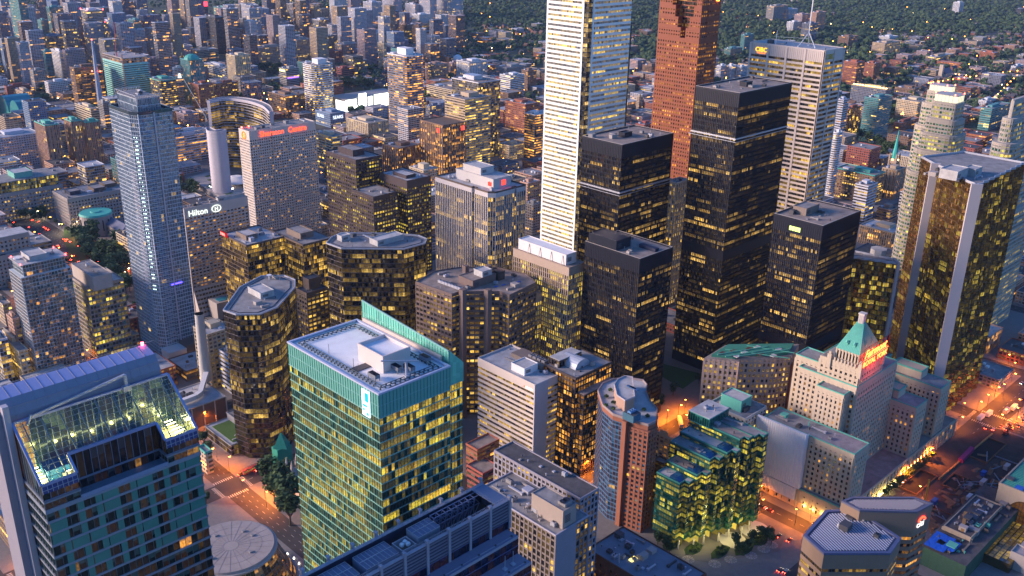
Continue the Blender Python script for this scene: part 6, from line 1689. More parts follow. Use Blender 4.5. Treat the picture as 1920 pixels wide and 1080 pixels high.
def site():
 r = random.Random(21)
 def zone():
  while True:
   px, py = r.uniform(1690, 1900), r.uniform(850, 1000)
   x, y = un(px, py, 0)
   if y < 180 and py < 1010 and not any(b[0] < x < b[2] and b[1] < y < b[3] and inside(p, x, y) for b, p in FOOT): return x, y
 kinds = [('timber_stack', 'stack of loose timber lying on the construction ground', 'timber'), ('steel_beam', 'steel beam lying on the construction ground', 'beam'), ('site_cabin', 'small site cabin on the construction ground', 'cabin'), ('rubble_heap', 'rubble heap on the construction ground', 'rubble')]
 wood = mat((.26, .15, .07)); rust = mat((.20, .07, .03))
 for k in range(90):
  x, y = zone(); nm, lb, ct = kinds[r.choices((0, 1, 2, 3), (4, 5, 1.4, 2))[0]]; t = r.uniform(0, pi); d = (cos(t), sin(t)); mb = MB()
  if nm == 'timber_stack':
   L = r.uniform(2, 5)
   for j in range(5): o = (j-2)*.55; mb.bar((x-d[0]*L-d[1]*o, y-d[1]*L+d[0]*o, .35), (x+d[0]*L-d[1]*o, y+d[1]*L+d[0]*o, .35+.1*j), .22)
   o = mb.build(nm, wood, None, (x, y, 0))
  elif nm == 'steel_beam':
   L = r.uniform(4, 10); mb.bar((x-d[0]*L, y-d[1]*L, .7), (x+d[0]*L, y+d[1]*L, .7), .18); mb.bar((x-d[0]*L, y-d[1]*L, .25), (x+d[0]*L, y+d[1]*L, .25), .25); o = mb.build(nm, r.choice((rust, STEEL)), None, (x, y, 0))
  elif nm == 'site_cabin':
   s = r.uniform(2, 3.2); mb.box(x-s, y-1.3, .2, x+s, y+1.3, 2.8); mb.box(x-s-.1, y-1.4, 2.8, x+s+.1, y+1.4, 3); mb.box(x-s*.6, y-1.36, 1.2, x-s*.2, y-1.3, 2.1, 1); o = mb.build(nm, [r.choice((OFFW, GREY, BLUEM, WHITE)), BLACK], None, (x, y, 0))
  else:
   n = 9; pr = [(x+r.uniform(1.5, 3)*cos(2*pi*i/n), y+r.uniform(1.5, 3)*sin(2*pi*i/n)) for i in range(n)]
   for i in range(n): mb.face([(*pr[i], 0), (*pr[(i+1) % n], 0), (x+r.uniform(-.4, .4), y, 1.4)])
   o = mb.build(nm, TAUPE, None, (x, y, 0))
  tag(o, lb, ct, lb.replace(' on the', 's on the') if nm != 'rubble_heap' else 'rubble heaps on the construction ground')
 x, y = un(1885, 815, 0); t = thing('excavator', 'red excavator with raised folded boom at the roadworks', 'excavator', (x, y, 0))
 mb = MB(); mb.box(x-2, y-1.6, 0, x+2, y-.9, .9); mb.box(x-2, y+.9, 0, x+2, y+1.6, .9); mb.build('track', BLACK, t)
 mb = MB(); mb.box(x-1.8, y-1.3, 1, x+1.6, y+1.3, 2.6); mb.build('body', mat((.4, .06, .03)), t); mb = MB(); mb.box(x+.2, y-1.2, 2.6, x+1.5, y, 4); mb.build('cab', DGREY, t)
 mb = MB(); mb.bar((x+1.2, y, 2.2), (x+4.5, y, 7), .35); mb.bar((x+4.5, y, 7), (x+8.5, y, 4), .28); mb.bar((x+8.5, y, 4), (x+8.3, y, 1.8), .25); mb.build('boom', mat((.45, .08, .03)), t); mb = MB(); mb.box(x+7.6, y-.7, .8, x+9, y+.7, 2); mb.build('bucket', DGREY, t)
 x, y = un(1733, 945, 0); o = MB(); o.bar((x, y, 0), (x+1.5, y+.5, 17), .45); tag(o.build('drill_mast', mat((.6, .3, .03)), None, (x, y, 0)), 'leaning yellow-orange drill mast behind the faceted office roof', 'mast')
 a, b = un(1800, 868, 0), un(1822, 845, 0); o = MB(); o.bar((*a, 1.6), (*b, 1.6), 1.5); tag(o.build('site_hoarding', mat((.35, .03, .16)), None, (*a, 0)), 'magenta sheeted hoarding along the roadworks', 'hoarding')
 a, b = un(1760, 900, 0), un(1860, 815, 0); o = MB(); o.bar((*a, .8), (*b, .8), .5); tag(o.build('site_fence', mat((.42, .25, .08)), None, (*a, 0)), 'long orange timber barrier between street and construction ground', 'barrier')
 for i, (px, py) in enumerate(((1853, 780), (1838, 787), (1886, 775), (1900, 768))):
  x, y = un(px, py, 0); t = thing('site_trailer', ('white box trailer nearest the closed lane', 'low white trailer beside the box trailer', 'grey-white trailer by the curving tail-light queue', 'far white trailer under the orange street glow')[i], 'trailer', (x, y, 0))
  mb = MB(); mb.box(x-4, y-1.4, 1, x+4, y+1.4, 3.8); mb.build('body', WHITE if i != 2 else LSTEEL, t); mb = MB()
  for dx in (-3, 2.6): mb.box(x+dx, y-1.3, 0, x+dx+.9, y+1.3, 1)
  mb.build('wheel_axle', BLACK, t)
site()
# ================================================================== civic landmarks
def civic():
 H = 99.; sm = mat((.50, .47, .52), var=.06)
 def shell(label, pts_out, H, lit_in, name='civic_tower'):
  """pts_out: pixel points along the convex back; thickness toward the inside"""
  W = [un(*p, H) for p in pts_out]
  path = []
  for i in range(len(W)-1):
   p0, p1, p2, p3 = W[max(0, i-1)], W[i], W[i+1], W[min(len(W)-1, i+2)]
   for k in range(6):
    t = k/6; path.append(tuple(.5*(2*p1[m]+(p2[m]-p0[m])*t+(2*p0[m]-5*p1[m]+4*p2[m]-p3[m])*t*t+(3*p1[m]-p0[m]-3*p2[m]+p3[m])*t**3) for m in (0, 1)))
  path.append(W[-1])
  th = 13.; inn = []
  for i, p in enumerate(path):
   a, b = path[max(0, i-1)], path[min(len(path)-1, i+1)]; L = hypot(b[0]-a[0], b[1]-a[1]); d = ((b[0]-a[0])/L, (b[1]-a[1])/L)
   t = i/(len(path)-1); w = th*(.35+.65*sin(pi*t)); inn.append((p[0]-d[1]*w*lit_in, p[1]+d[0]*w*lit_in))
  P = path+inn[::-1]; c = cen(P)
  root = thing(name, label, 'civic tower', (*c, 0)); claim(ccw(P))
  mb = MB(); n = len(path)
  for i in range(n-1): mb.quadwall(path[i], path[i+1], 0, H)
  for a, b in ((inn[0], path[0]), (path[-1], inn[-1])): mb.quadwall(a, b, 0, H)
  mb.build('blank_back_wall', sm, root)
  mb = MB(); nf = round(H/3.9)
  for i in range(n-1): mb.quadwall(inn[i+1], inn[i], 0, H-3, 0, [(i, 0), (i+1, 0), (i+1, nf), (i, nf)])
  mb.build('curtain_wall', glass(tint=(.03, .03, .03), lit=.22, row=.05, col=YEL, s=.7, tint2=(.1, .08, .06)), root)
  mb = MB()
  for i in range(n-1):
   mb.face([(*path[i], H), (*path[i+1], H), (*inn[i+1], H), (*inn[i], H)]);
  mb.build('roof', GRAVEL, root)
  PP = ccw(P)
  mb = MB(); mb.ring(offset(PP, .3), .6, H-2.5, H+1.2); mb.build('parapet', sm, root)
  mb = MB(); mb.prism(offset(PP, .2), 0, .8); me = mb.mesh('floor_band', [sm], (*c, 0))
  for k in range(1, nf):
   if True: inst('floor_band', me, root, (*c, k*3.9))
  return root
 r1 = shell('shorter curved windowless concrete civic tower like a pale half cylinder', [(386, 240), (389, 246), (400, 248), (414, 248), (424, 244)], 84, 1)
 r2 = shell('taller curved civic tower, concave glass side lit with rows of yellow windows', [(388, 190), (410, 184), (445, 183), (480, 188), (505, 198), (512, 210)], 95, -1)
 x, y = un(443, 330, 18); rt = thing('council_chamber', 'low white saucer-shaped council chamber between the curved towers', 'council chamber', (x, y, 0));
 mb = MB(); mb.cyl(x, y, 0, 10, 9, 9, n=24); mb.build('base', CONC, rt); mb = MB(); mb.cyl(x, y, 10, 13, 10, 23, n=40); mb.cyl(x, y, 13, 18, 23, 6, n=40); mb.build('saucer', WHITE, rt); claim(rect(x-24, y-24, x+24, y+24), 0)
 p = [un(*q, 7) for q in ((350, 333), (393, 322), (470, 345), (470, 372), (420, 372))]; P = ccw(p); rt = thing('roof_terrace', 'raised plaza deck with lawn squares and white lamps at the pale curved tower', 'terrace', (*cen(P), 0))
 mb = MB(); mb.prism(P, 0, 7); mb.build('deck', CONC, rt); claim(P)
 r = random.Random(3)
 for k in range(12):
  b = bbox(P); x, y = r.uniform(b[0], b[2]), r.uniform(b[1], b[3])
  if inside(offset(P, -6), x, y): mb = MB(); mb.box(x-5, y-3, 7, x+5, y+3, 7.3); mb.build('lawn_panel', mat((.06, .11, .03), .95), rt)
 for k in range(22):
  a = (393+k*2.1, 350+8*sin(k/21*pi)*.5+ (k/21)*4); x, y = un(a[0], a[1], 7); mb = MB(); mb.box(x-.3, y-.3, 7, x+.3, y+.3, 8); mb.build('path_lamp', emis((1, 1, .95), 9.), rt)
 sm2 = mat((.36, .32, .30)); H = 42.
 tower('courthouse', 'courthouse', 'long grey stone courthouse with low dark roof sheds, behind the park', bx4(127, 374, 99, 236, 34), 34, S(3.9, 3.4, dict(DARKG, lit=.16, col=YEL), band=(2.0, .2, sm2), pier=(1.6, .4, sm2)), rm=GRAVEL, units=14, par=.8, ph=[(.12, .3, .3, .6, 4, NAVY), (.5, .2, .7, .6, 4, BROWN), (.75, .4, .95, .8, 4, BROWN)])
 x, y = un(179, 397, 24); rt = thing('library_drum', 'short stone drum building with a flat teal copper roof', 'library', (x, y, 0)); claim(rect(x-20, y-14, x+20, y+14))
 mb = MB(); mb.cyl(x, y, 0, 22, 17, n=32); mb.build('wall', sm2, rt); mb = MB(); mb.cyl(x, y, 22, 24, 17.5, 16.5, n=32); mb.cyl(x, y, 24, 25, 6, 5, n=20); mb.build('copper_roof', mat((.06, .40, .33), .6), rt)
 for i in range(0, 32, 2):
  a = 2*pi*i/32; mb = MB(); mb.box(x+17.1*cos(a)-.5, y+17.1*sin(a)-.5, 6, x+17.1*cos(a)+.5, y+17.1*sin(a)+.5, 18); mb.build('window', BLACK, rt)
 A = un(183, 410, 14); E_ = un(235, 450, 14)
 rt = thing('law_hall', 'old stone law hall with blue-grey pitched roofs edging the park trees', 'hall', ((A[0]+E_[0])/2, (A[1]+E_[1])/2, 0))
 xw, ya, yb = A[0], E_[1], A[1]
 slate = mat((.14, .15, .22), .6)
 def gable(x0, y0, x1, y1, h, rh, axis):
  mb = MB(); mb.box(x0, y0, 0, x1, y1, h); mb.build('wall', sm2, rt); mb = MB()
  if axis == 'y':
   c = (x0+x1)/2; mb.face([(x0-.5, y0, h), (c, y0+3, h+rh), (c, y1-3, h+rh), (x0-.5, y1, h)][::-1]); mb.face([(x1+.5, y0, h), (x1+.5, y1, h), (c, y1-3, h+rh), (c, y0+3, h+rh)]); mb.face([(x0-.5, y0, h), (x1+.5, y0, h), (c, y0+3, h+rh)]); mb.face([(x1+.5, y1, h), (x0-.5, y1, h), (c, y1-3, h+rh)])
  else:
   c = (y0+y1)/2; mb.face([(x0, y0-.5, h), (x1, y0-.5, h), (x1-3, c, h+rh), (x0+3, c, h+rh)]); mb.face([(x1, y1+.5, h), (x0, y1+.5, h), (x0+3, c, h+rh), (x1-3, c, h+rh)]); mb.face([(x0, y1+.5, h), (x0, y0-.5, h), (x0+3, c, h+rh)]); mb.face([(x1, y0-.5, h), (x1, y1+.5, h), (x1-3, c, h+rh)])
  mb.build('roof', slate, rt)
  r = random.Random(int(x0)); n = max(1, int((x1-x0)/4))
  for k in range(n):
   for f in range(2): mb = MB(); xx = x0+(x1-x0)*(k+.3)/n; mb.box(xx, y0-.12, 2.5+f*5, xx+1.3, y0-.02, 5+f*5); mb.build('window', glass(lit=.0) if False else BLACK, rt)
  n = max(1, int((y1-y0)/4))
  for k in range(n):
   for f in range(2): mb = MB(); yy = y0+(y1-y0)*(k+.3)/n; mb.box(x0-.12, yy, 2.5+f*5, x0-.02, yy+1.3, 5+f*5); mb.build('window', BLACK, rt)
 gable(xw, ya+30, xw+16, yb+14, 13, 6, 'y'); gable(xw+16.1, ya+36, xw+50, ya+50, 12, 5, 'x'); gable(xw+24, ya+22, xw+40, ya+36-.1, 12.4, 6, 'y'); gable(xw+50.1, ya+20, xw+66, ya+52, 13.2, 6, 'y')
 claim(rect(xw, ya+20, xw+66, yb+14))
 sb = mat((.40, .35, .33))
 st = S(3.9, 3.6, dict(DARKG, lit=.18, col=ORA, block=1.), band=(2.1, .2, sb), pier=(1.9, .4, sb))
 q = un(44, 452, 30); rt = tower('office_building', 'office', 'stepped grey stone office at the avenue, upper tier set back', (q[0]-46, q[1]-34, q[0], q[1]), 30, st, rm=GRAVEL, units=4, panes=60)
 q2 = un(24, 420, 46); block(rt, rect(q2[0]-40, q[1]-26, q2[0]+1, q[1]-6), 30, 46, st); mb = MB(); mb.box(q2[0]-41, q[1]-27, 46, q2[0]+2, q[1]-5, 46.8); mb.build('roof', LROOF, rt)
 H = 45; q = bx4(24, 341, 1, 113, H); gm = mat((.34, .31, .30))
 rt = tower('office_building', 'office', 'wide grey office with dark glass top storeys and pale teal plant box', (q[0]-20, q[1], q[2], q[3]), H-12, S(3.9, 3.4, dict(DARKG, lit=.5, row=.1, col=YEL, block=2.), band=(2.1, .2, gm), pier=(1.7, .35, gm)), rm=GRAVEL, units=0, par=0)
 block(rt, rect(q[0]-18, q[1]+2, q[2]-3, q[3]-3), H-12, H, S(4, 2, dict(TEALG, tint=(.03, .07, .06), lit=.4, col=GRY), band=(.4, .1, DGREY), pier=(.1, .1, DGREY))); mb = MB(); mb.box(q[0]-19, q[1]+1, H, q[2]-2, q[3]-2, H+.8); mb.build('roof', GRAVEL, rt)
 q3 = bx4(26, 327, 13, 60, H+6); pent(rt, (q3[0], max(q3[1], q[1]+4), q3[2], min(q3[3], q[3]-5)), H+.8, 6, mat((.14, .42, .36), .6), LROOF, louvre=False)
 x, y = un(1686, 262, 78); y0_ = y
 hs = hz(1686, 243, 345); x, y = un(1686, 243, hs)
 rt = thing('church_spire', 'slender teal copper church spire above a stone belfry with clock lamps', 'church', (x, y, 0)); claim(rect(x-8, y-8, x+8, y+8))
 zb = hs*.48
 mb = MB(); mb.box(x-5, y-5, 0, x+5, y+5, zb)
 for a in (-4.8, 4.8):
  for b in (-4.8, 4.8): mb.box(x+a-.9, y+b-.9, 0, x+a+.9, y+b+.9, zb+5); mb.cyl(x+a, y+b, zb+5, zb+9, .9, .05, n=6)
 mb.build('belfry', mat((.34, .26, .20)), rt)
 mb = MB(); mb.cyl(x, y, zb, zb+3, 4.6, 4.2, n=8); mb.cyl(x, y, zb+3, hs, 4.0, .12, n=8); mb.build('copper_spire', mat((.05, .42, .36), .5), rt)
 for dx, dy in ((-5.4, 0), (0, -5.4)): mb = MB(); mb.cyl(x+dx, y+dy, zb-2, zb-.4, .9, n=10); mb.build('clock_lamp', emis((1, .62, .15), 9.), rt)
 for k in range(3):
  mb = MB(); mb.box(x-3+k*2.3, y-5.15, zb-20, x-2+k*2.3, y-5.02, zb-6); mb.box(x-5.15, y-3+k*2.3, zb-20, x-5.02, y-2+k*2.3, zb-6); mb.build('window', BLACK, rt)
 rt = None
 H = 26; a = un(648, 187, H); rt = thing('screen_building', 'blazing white illuminated billboard building with stacked display screens', 'billboards', (a[0], a[1], 0))
 mb = MB();
 b = un(726, 176, H); mb.box(a[0], a[1]+.5, 0, a[0]+120, a[1]+50, H); mb.build('wall', CONC, rt); claim(rect(a[0], a[1], a[0]+120, a[1]+50))
 L = 120
 for i, (u, v, z0, z1, c, s) in enumerate(((0, .26, 3, 13, (1, .95, .9), 3.2), (0, .24, 14, 25, (.9, .95, .8), 2.4), (.29, .46, 0, 33, (.95, 1, 1), 3.6), (.50, .60, 8, 26, (1, 1, .9), 2.6), (.64, .98, 6, 28, (.95, 1, .75), 2.6), (.62, .95, 0, 5, (.6, 1, .2), 1.8))):
  mb = MB(); mb.box(a[0]+L*u*.8, a[1]-.4-i*.05, z0, a[0]+L*v*.8, a[1]-.1, z1); mb.build('display_screen', emis(c, s), rt)
 mb = MB(); mb.box(a[0]-.4, a[1]+2, 4, a[0]-.1, a[1]+30, 22); mb.build('display_screen', emis((1, .98, .85), 2.2), rt)
 mb = MB(); mb.box(a[0]+68, a[1]-1, 0, a[0]+92, a[1]-.6, 4.5); mb.build('red_screen', emis((1, .05, .05), 3.), rt)
civic()

# ================================================================== the wider city: one line per building, near roof corner, side columns, foot row
FAR = [
 ('very tall teal-grey condominium tower leaning out of the top edge, fine balcony lines', 30, -24, 12, 45, 132, 'teal', 'balc', .10, {}),
 ('mauve slab tower cut off at the frame edge beside the very tall teal tower', -4, 24, -22, 12, 104, 'mauve', 'punch', .08, {}),
 ('white ribbed slab tower squeezed against the very tall teal tower', 12, 33, 8, 20, 102, 'white', 'vert', .06, {}),
 ('mauve-grey tower half hidden behind the very tall teal tower', 55, 20, 48, 74, 88, 'mauve', 'punch', .10, {}),
 ('slim pale-edged teal tower with flat top', 77, 39, 70, 90, 118, 'teal', 'balc', .10, {}),
 ('broad dark teal glass condominium with a lit top corner', 92, 14, 86, 118, 92, 'teal', 'glass', .10, {}),
 ('tall grey-mauve tower running out of the top edge', 114, -14, 110, 126, 44, 'mauve', 'vert', .08, {}),
 ('tall beige-grey tower beside the mauve one, also cut by the top edge', 138, -14, 121, 148, 52, 'beige', 'punch', .10, {}),
 ('dark square-topped tower with white frame and blank upper panel', 88, 68, 81, 117, 132, 'slate', 'glass', .12, {}),
 ('thin pale teal tower rising before the square-topped one', 84, 96, 80, 96, 152, 'teal', 'balc', .05, {}),
 ('pinkish apartment slab behind the thin pale teal tower', 64, 86, 58, 81, 132, 'pink', 'balc', .10, {}),
 ('white and grey balcony tower left of the mauve stepped tower', 112, 97, 94, 119, 150, 'white', 'balc', .10, {}),
 ('mauve stepped apartment tower with wide front', 122, 95, 117, 159, 156, 'mauve', 'punch', .12, {}),
 ('tall white and blue condominium with stepped shoulder and red roof lamps', 163, 20, 151, 193, 120, 'white', 'glass', .08, {}),
 ('white and blue condominium twin with crane beside it', 196, 42, 182, 224, 108, 'pale', 'glass', .10, {}),
 ('mauve brick tower at the top edge behind the twin condominiums', 240, 8, 231, 258, 44, 'mauve', 'vert', .10, {}),
 ('teal balcony tower with flared white cap', 250, 38, 239, 264, 92, 'teal', 'balc', .10, {}),
 ('low lilac apartment slab right of the flared-cap tower', 266, 43, 263, 288, 68, 'mauve', 'balc', .08, {}),
 ('stepped white apartment block above the grey windowless store', 284, 74, 279, 301, 104, 'white', 'punch', .10, {}),
 ('big grey windowless box building', 276, 111, 268, 332, 146, 'mauve', 'punch', .0, dict(ph=.6)),
 ('brown balconied apartment slab with a pale blank end wall', 139, 128, 130, 191, 205, 'brown', 'balc', .22, {}),
 ('white hospital-like block with dark roof box', 90, 155, 83, 128, 182, 'white', 'punch', .06, {}),
 ('dark red brick block with black roof storey', 12, 163, 8, 56, 190, 'red', 'punch', .03, dict(H=None)),
 ('brown glass office with flat dark roof at the frame edge', 2, 123, -12, 43, 148, 'brown', 'glass', .12, {}),
 ('taupe courtyard building with lit street corner', 43, 173, 24, 62, 196, 'beige', 'punch', .08, {}),
 ('teal glass midrise between the taupe courtyard and the pink slab', 62, 133, 55, 85, 172, 'grey', 'punch', .10, {}),
 ('low pale office behind the dark red block', -6, 150, -20, 14, 172, 'pale', 'punch', .08, {}),
 ('white-walled government tower with three columns of yellow windows', -20, 262, -40, 74, 322, 'pale', 'punch', .12, dict(H=None)),
 ('pink stone apartment tower with pale green roof trim', 84, 236, 64, 110, 330, 'pink', 'vert', .12, dict(top=COPPER)),
 ('pink stone twin-lobed apartment tower, left lobe with teal mansard', 133, 228, 120, 152, 322, 'pink', 'vert', .10, dict(top=COPPER)),
 ('pink stone twin-lobed apartment tower, right lobe with teal mansard and bright corner lamp', 160, 230, 152, 186, 320, 'pink', 'vert', .10, dict(top=COPPER)),
 ('low cream department building with white roof box behind the pink twin lobes', 170, 205, 140, 186, 240, 'cream', 'ribbon', .06, {}),
 ('slim light-grey slab with teal base behind the ragged-crowned condominium', 193, 193, 184, 204, 246, 'grey', 'balc', .06, {}),
 ('tall dark condominium at the top edge', 348, -10, 331, 370, 30, 'slate', 'glass', .08, {}),
 ('beige slab tower at the top edge left of the dark condominium', 331, -10, 316, 334, 27, 'beige', 'punch', .05, {}),
 ('dark building carrying a red rooftop billboard', 378, 12, 375, 389, 27, 'dark', 'punch', .05, {}),
 ('green-lit glass office with glowing roof edge', 415, 15, 400, 447, 44, 'teal', 'ribbon', .5, {}),
 ('tall office tower with yellow lit corner cut by the top edge', 456, -14, 445, 476, 24, 'mauve', 'ribbon', .5, {}),
 ('row of pinkish white apartment towers with dark gaps', 475, 18, 455, 504, 68, 'pale', 'vert', .06, {}),
 ('pale balcony tower standing before the pinkish row', 479, 48, 471, 495, 78, 'white', 'balc', .08, {}),
 ('small blue-white slab beside the yellow-lamped tower', 328, 29, 319, 341, 54, 'pale', 'punch', .06, {}),
 ('beige-brown block below the small blue-white slab', 309, 44, 302, 325, 70, 'beige', 'vert', .08, {}),
 ('wide white apartment slab with orange crane in front', 353, 34, 348, 387, 56, 'white', 'balc', .06, {}),
 ('dark blue glass tower with pale balcony side', 403, 33, 386, 421, 102, 'dark', 'balc', .05, {}),
 ('dark rounded glass tower with lit mid floors', 440, 56, 424, 461, 104, 'dark', 'ribbon', .10, dict(round_=.4)),
 ('grey concrete frame under construction with crane', 370, 95, 358, 409, 122, 'beige', 'ribbon', .02, {}),
 ('white and blue hospital slab with bright window row', 343, 87, 316, 361, 114, 'pale', 'punch', .12, {}),
 ('beige annex above the white and blue hospital slab', 322, 72, 318, 372, 92, 'pink', 'punch', .10, {}),
 ('pale hospital slab with white lit emblem on its end wall', 423, 128, 381, 439, 152, 'white', 'ribbon', .10, {}),
 ('beige slotted concrete office tower with lit upper rows', 440, 105, 424, 468, 163, 'cream', 'vert', .22, {}),
 ('long grey apartment slab with a lit stair column at its end', 482, 91, 470, 544, 132, 'grey', 'punch', .16, {}),
 ('grey apartment tower with roof turret, beside the long grey slab', 556, 76, 543, 586, 124, 'grey', 'punch', .14, {}),
 ('orange brick apartment block with dark mural end', 512, 42, 502, 547, 70, 'brick', 'punch', .10, {}),
 ('brick apartment slab with cream left edge below the teal dome', 372, 160, 357, 400, 214, 'brick', 'punch', .14, {}),
 ('brick apartment slab wing with green roof garden', 404, 158, 398, 446, 196, 'brick', 'punch', .16, {}),
 ('low glass office cube with dark flat roof and lit skylight', 535, 181, 502, 563, 222, 'brown', 'glass', .14, {}),
 ('grey stepped office with yellow roof sign and violet light strip', 536, 130, 523, 560, 170, 'grey', 'ribbon', .04, {}),
 ('white and navy banded round-cornered office tower with white plant box', 588, 124, 561, 630, 214, 'white', 'ribbon', .30, dict(round_=.35, top=WHITE, ph=2.2)),
 ('white-edged apartment tower at the top edge, first of the lakeside row', 626, -12, 617, 651, 60, 'white', 'vert', .08, {}),
 ('mauve tower at the top edge, right of the white-edged one', 657, -12, 650, 676, 33, 'mauve', 'vert', .06, {}),
 ('tall lilac apartment slab with white piers at the top edge', 697, 5, 681, 716, 42, 'pale', 'vert', .08, {}),
 ('broad lilac apartment slab with white end wall at the top edge', 737, -12, 716, 753, 32, 'pale', 'vert', .10, {}),
 ('lilac slab between the broad slab and the forest edge', 778, 9, 760, 788, 36, 'pale', 'vert', .08, {}),
 ('lilac slab with white edges, second from the forest edge', 806, -12, 786, 818, 38, 'pale', 'vert', .10, {}),
 ('last lilac apartment slab of the top row, against the forest', 838, -12, 818, 868, 36, 'pale', 'vert', .12, {}),
 ('low pale slab at the feet of the lilac row', 786, 28, 772, 808, 46, 'white', 'vert', .08, {}),
 ('round-topped white and dark glass tower', 637, 28, 625, 652, 84, 'white', 'glass', .10, dict(round_=.3)),
 ('white and dark glass tower left of the round-topped one', 598, 38, 583, 616, 88, 'white', 'glass', .08, {}),
 ('dark red-brown rounded apartment tower', 664, 48, 655, 683, 78, 'red', 'ribbon', .05, dict(round_=.3)),
 ('brown tower behind the dark red-brown rounded one', 660, 34, 650, 672, 62, 'brown', 'punch', .08, {}),
 ('small mauve tower right of the brown pair', 685, 31, 672, 693, 60, 'mauve', 'punch', .08, {}),
 ('beige balcony tower with two roof steps', 738, 27, 714, 754, 70, 'cream', 'balc', .08, {}),
 ('brown twin slab, left half', 762, 48, 749, 772, 84, 'brown', 'vert', .06, {}),
 ('brown twin slab, right half', 786, 49, 773, 796, 88, 'brown', 'punch', .08, {}),
 ('narrow windowless white slab end with grey flank', 706, 62, 695, 728, 108, 'white', 'vert', .04, {}),
 ('grey lattice apartment block below the white slab end', 720, 82, 708, 725, 130, 'cream', 'punch', .08, {}),
 ('low grey terrace block with roof lamps', 736, 73, 726, 764, 92, 'grey', 'punch', .08, {}),
 ('grey and cream apartment slab behind the white-banded tower', 640, 84, 628, 673, 114, 'grey', 'vert', .10, {}),
 ('bright red brick office with teal window strip', 640, 129, 630, 664, 150, 'red', 'ribbon', .02, {}),
 ('dull red brick wide office with glazed atrium', 612, 98, 603, 643, 124, 'red', 'punch', .05, {}),
 ('brown brick corner block above the red brick office', 690, 88, 681, 700, 106, 'brown', 'punch', .06, {}),
 ('grey small tower behind the brown corner block', 672, 72, 664, 682, 90, 'grey', 'punch', .05, {}),
 ('beige apartment block with crenellated roofline', 815, 122, 797, 841, 152, 'pink', 'punch', .12, {}),
 ('slim mauve apartment block right of the beige one', 848, 118, 842, 862, 146, 'mauve', 'vert', .08, {}),
 ('brown ornate block near the white dome', 842, 108, 828, 858, 124, 'brown', 'punch', .06, {}),
 ('pale office cube with blue-grey top storeys', 880, 117, 856, 913, 152, 'white', 'vert', .08, {}),
 ('dark grid-glass tower with yellow lit floors and white striped west side', 762, 107, 721, 798, 246, 'slate', 'ribbon', .45, dict(round_=.25, top=WHITE, ph=2.6)),
 ('grey faceted glass office catching the sky', 897, 156, 847, 938, 300, 'slate', 'glass', .20, dict(top=LSTEEL, ph=1.5)),
 ('tan concrete office with blank ribbed crown and brown windows', 872, 188, 834, 920, 330, 'beige', 'ribbon', .38, dict(ph=1.4)),
 ('ribbed brown office with red lit flag marks at its top', 830, 236, 788, 872, 345, 'brown', 'vert', .45, dict(ph=0, roof=BROWN)),
 ('short ribbed brown office with grey roof, beside the flag-marked one', 747, 279, 718, 788, 340, 'brown', 'vert', .25, {}),
 ('old cream stone tower with stepped top', 794, 321, 767, 821, 372, 'cream', 'punch', .25, dict(ph=1.6)),
 ('cream office slab with grey stepped roof between the hotel slab and the mall', 623, 257, 590, 641, 325, 'cream', 'ribbon', .20, {}),
 ('blue-roofed department store with white name signs', 619, 214, 591, 647, 240, 'blue', 'punch', .04, dict(name='department_store')),
 ('sandy mall block with big flat blue-grey roof and lattice skylight', 690, 232, 650, 728, 262, 'cream', 'vert', .12, dict(name='shopping_mall')),
 ('white apartment block with leafy roof terraces', 957, 143, 937, 983, 184, 'white', 'ribbon', .12, {}),
 ('dark brown warehouse-like office behind the leafy white block', 990, 133, 978, 1006, 170, 'brown', 'punch', .12, {}),
 ('low grey office with flat black roof above the leafy white block', 950, 128, 928, 988, 150, 'grey', 'punch', .06, {}),
 ('blue glass topped brick building left of the marble skyscraper', 985, 197, 947, 1012, 258, 'brick', 'punch', .12, dict(name='office_building')),
 ('slim gold-lit glass building with a floodlit white top storey', 1003, 216, 984, 1024, 300, 'dark', 'ribbon', .5, dict(top=WHITE)),
 ('sandy low office with square windows left of the gold-lit slim one', 955, 274, 936, 984, 302, 'cream', 'punch', .35, {}),
 ('long pale transit hall with flat roof and small skylights', 850, 170, 800, 905, 196, 'cream', 'ribbon', .12, dict(ph=.5)),
 ('low dark glass box near the floodlit billboards', 806, 200, 798, 828, 222, 'slate', 'punch', .15, {}),
 ('grey concrete low-rise right of the pale pier tower', 1000, 385, 985, 1015, 450, 'grey', 'punch', .1, {}),
 ('rosy stone low office before the marble skyscraper', 990, 345, 975, 1014, 400, 'pink', 'punch', .2, {}),
 ('purple-roofed low building between marble and granite skyscrapers', 1208, 235, 1192, 1228, 262, 'red', 'punch', .1, {}),
 ('small beige tower between the marble and granite skyscrapers', 1199, 182, 1194, 1206, 210, 'beige', 'punch', .15, {}),
 ('dark apartment slab between the marble and granite skyscrapers', 1222, 124, 1205, 1238, 142, 'brown', 'balc', .12, {}),
 ('white balcony slab right of the granite skyscraper, first of a row', 1352, 124, 1344, 1362, 152, 'white', 'balc', .1, {}),
 ('white balcony slab right of the granite skyscraper, second of the row', 1372, 124, 1362, 1382, 152, 'white', 'balc', .1, {}),
 ('white balcony slab right of the granite skyscraper, third of the row', 1390, 126, 1382, 1402, 152, 'white', 'balc', .1, {}),
 ('teal glass apartment tower left of the banded skyscraper roof', 1397, 66, 1390, 1414, 102, 'teal', 'balc', .08, {}),
 ('low teal and brick block under the teal glass tower', 1370, 92, 1358, 1392, 112, 'teal', 'glass', .1, {}),
 ('grey apartment slab at the forest edge, widest', 1452, 12, 1438, 1478, 44, 'grey', 'punch', .06, {}),
 ('grey apartment slab at the forest edge, beside the widest', 1480, 18, 1466, 1496, 42, 'pale', 'punch', .06, {}),
 ('white apartment cube in front of the forest edge slabs', 1488, 42, 1476, 1502, 62, 'white', 'vert', .06, {}),
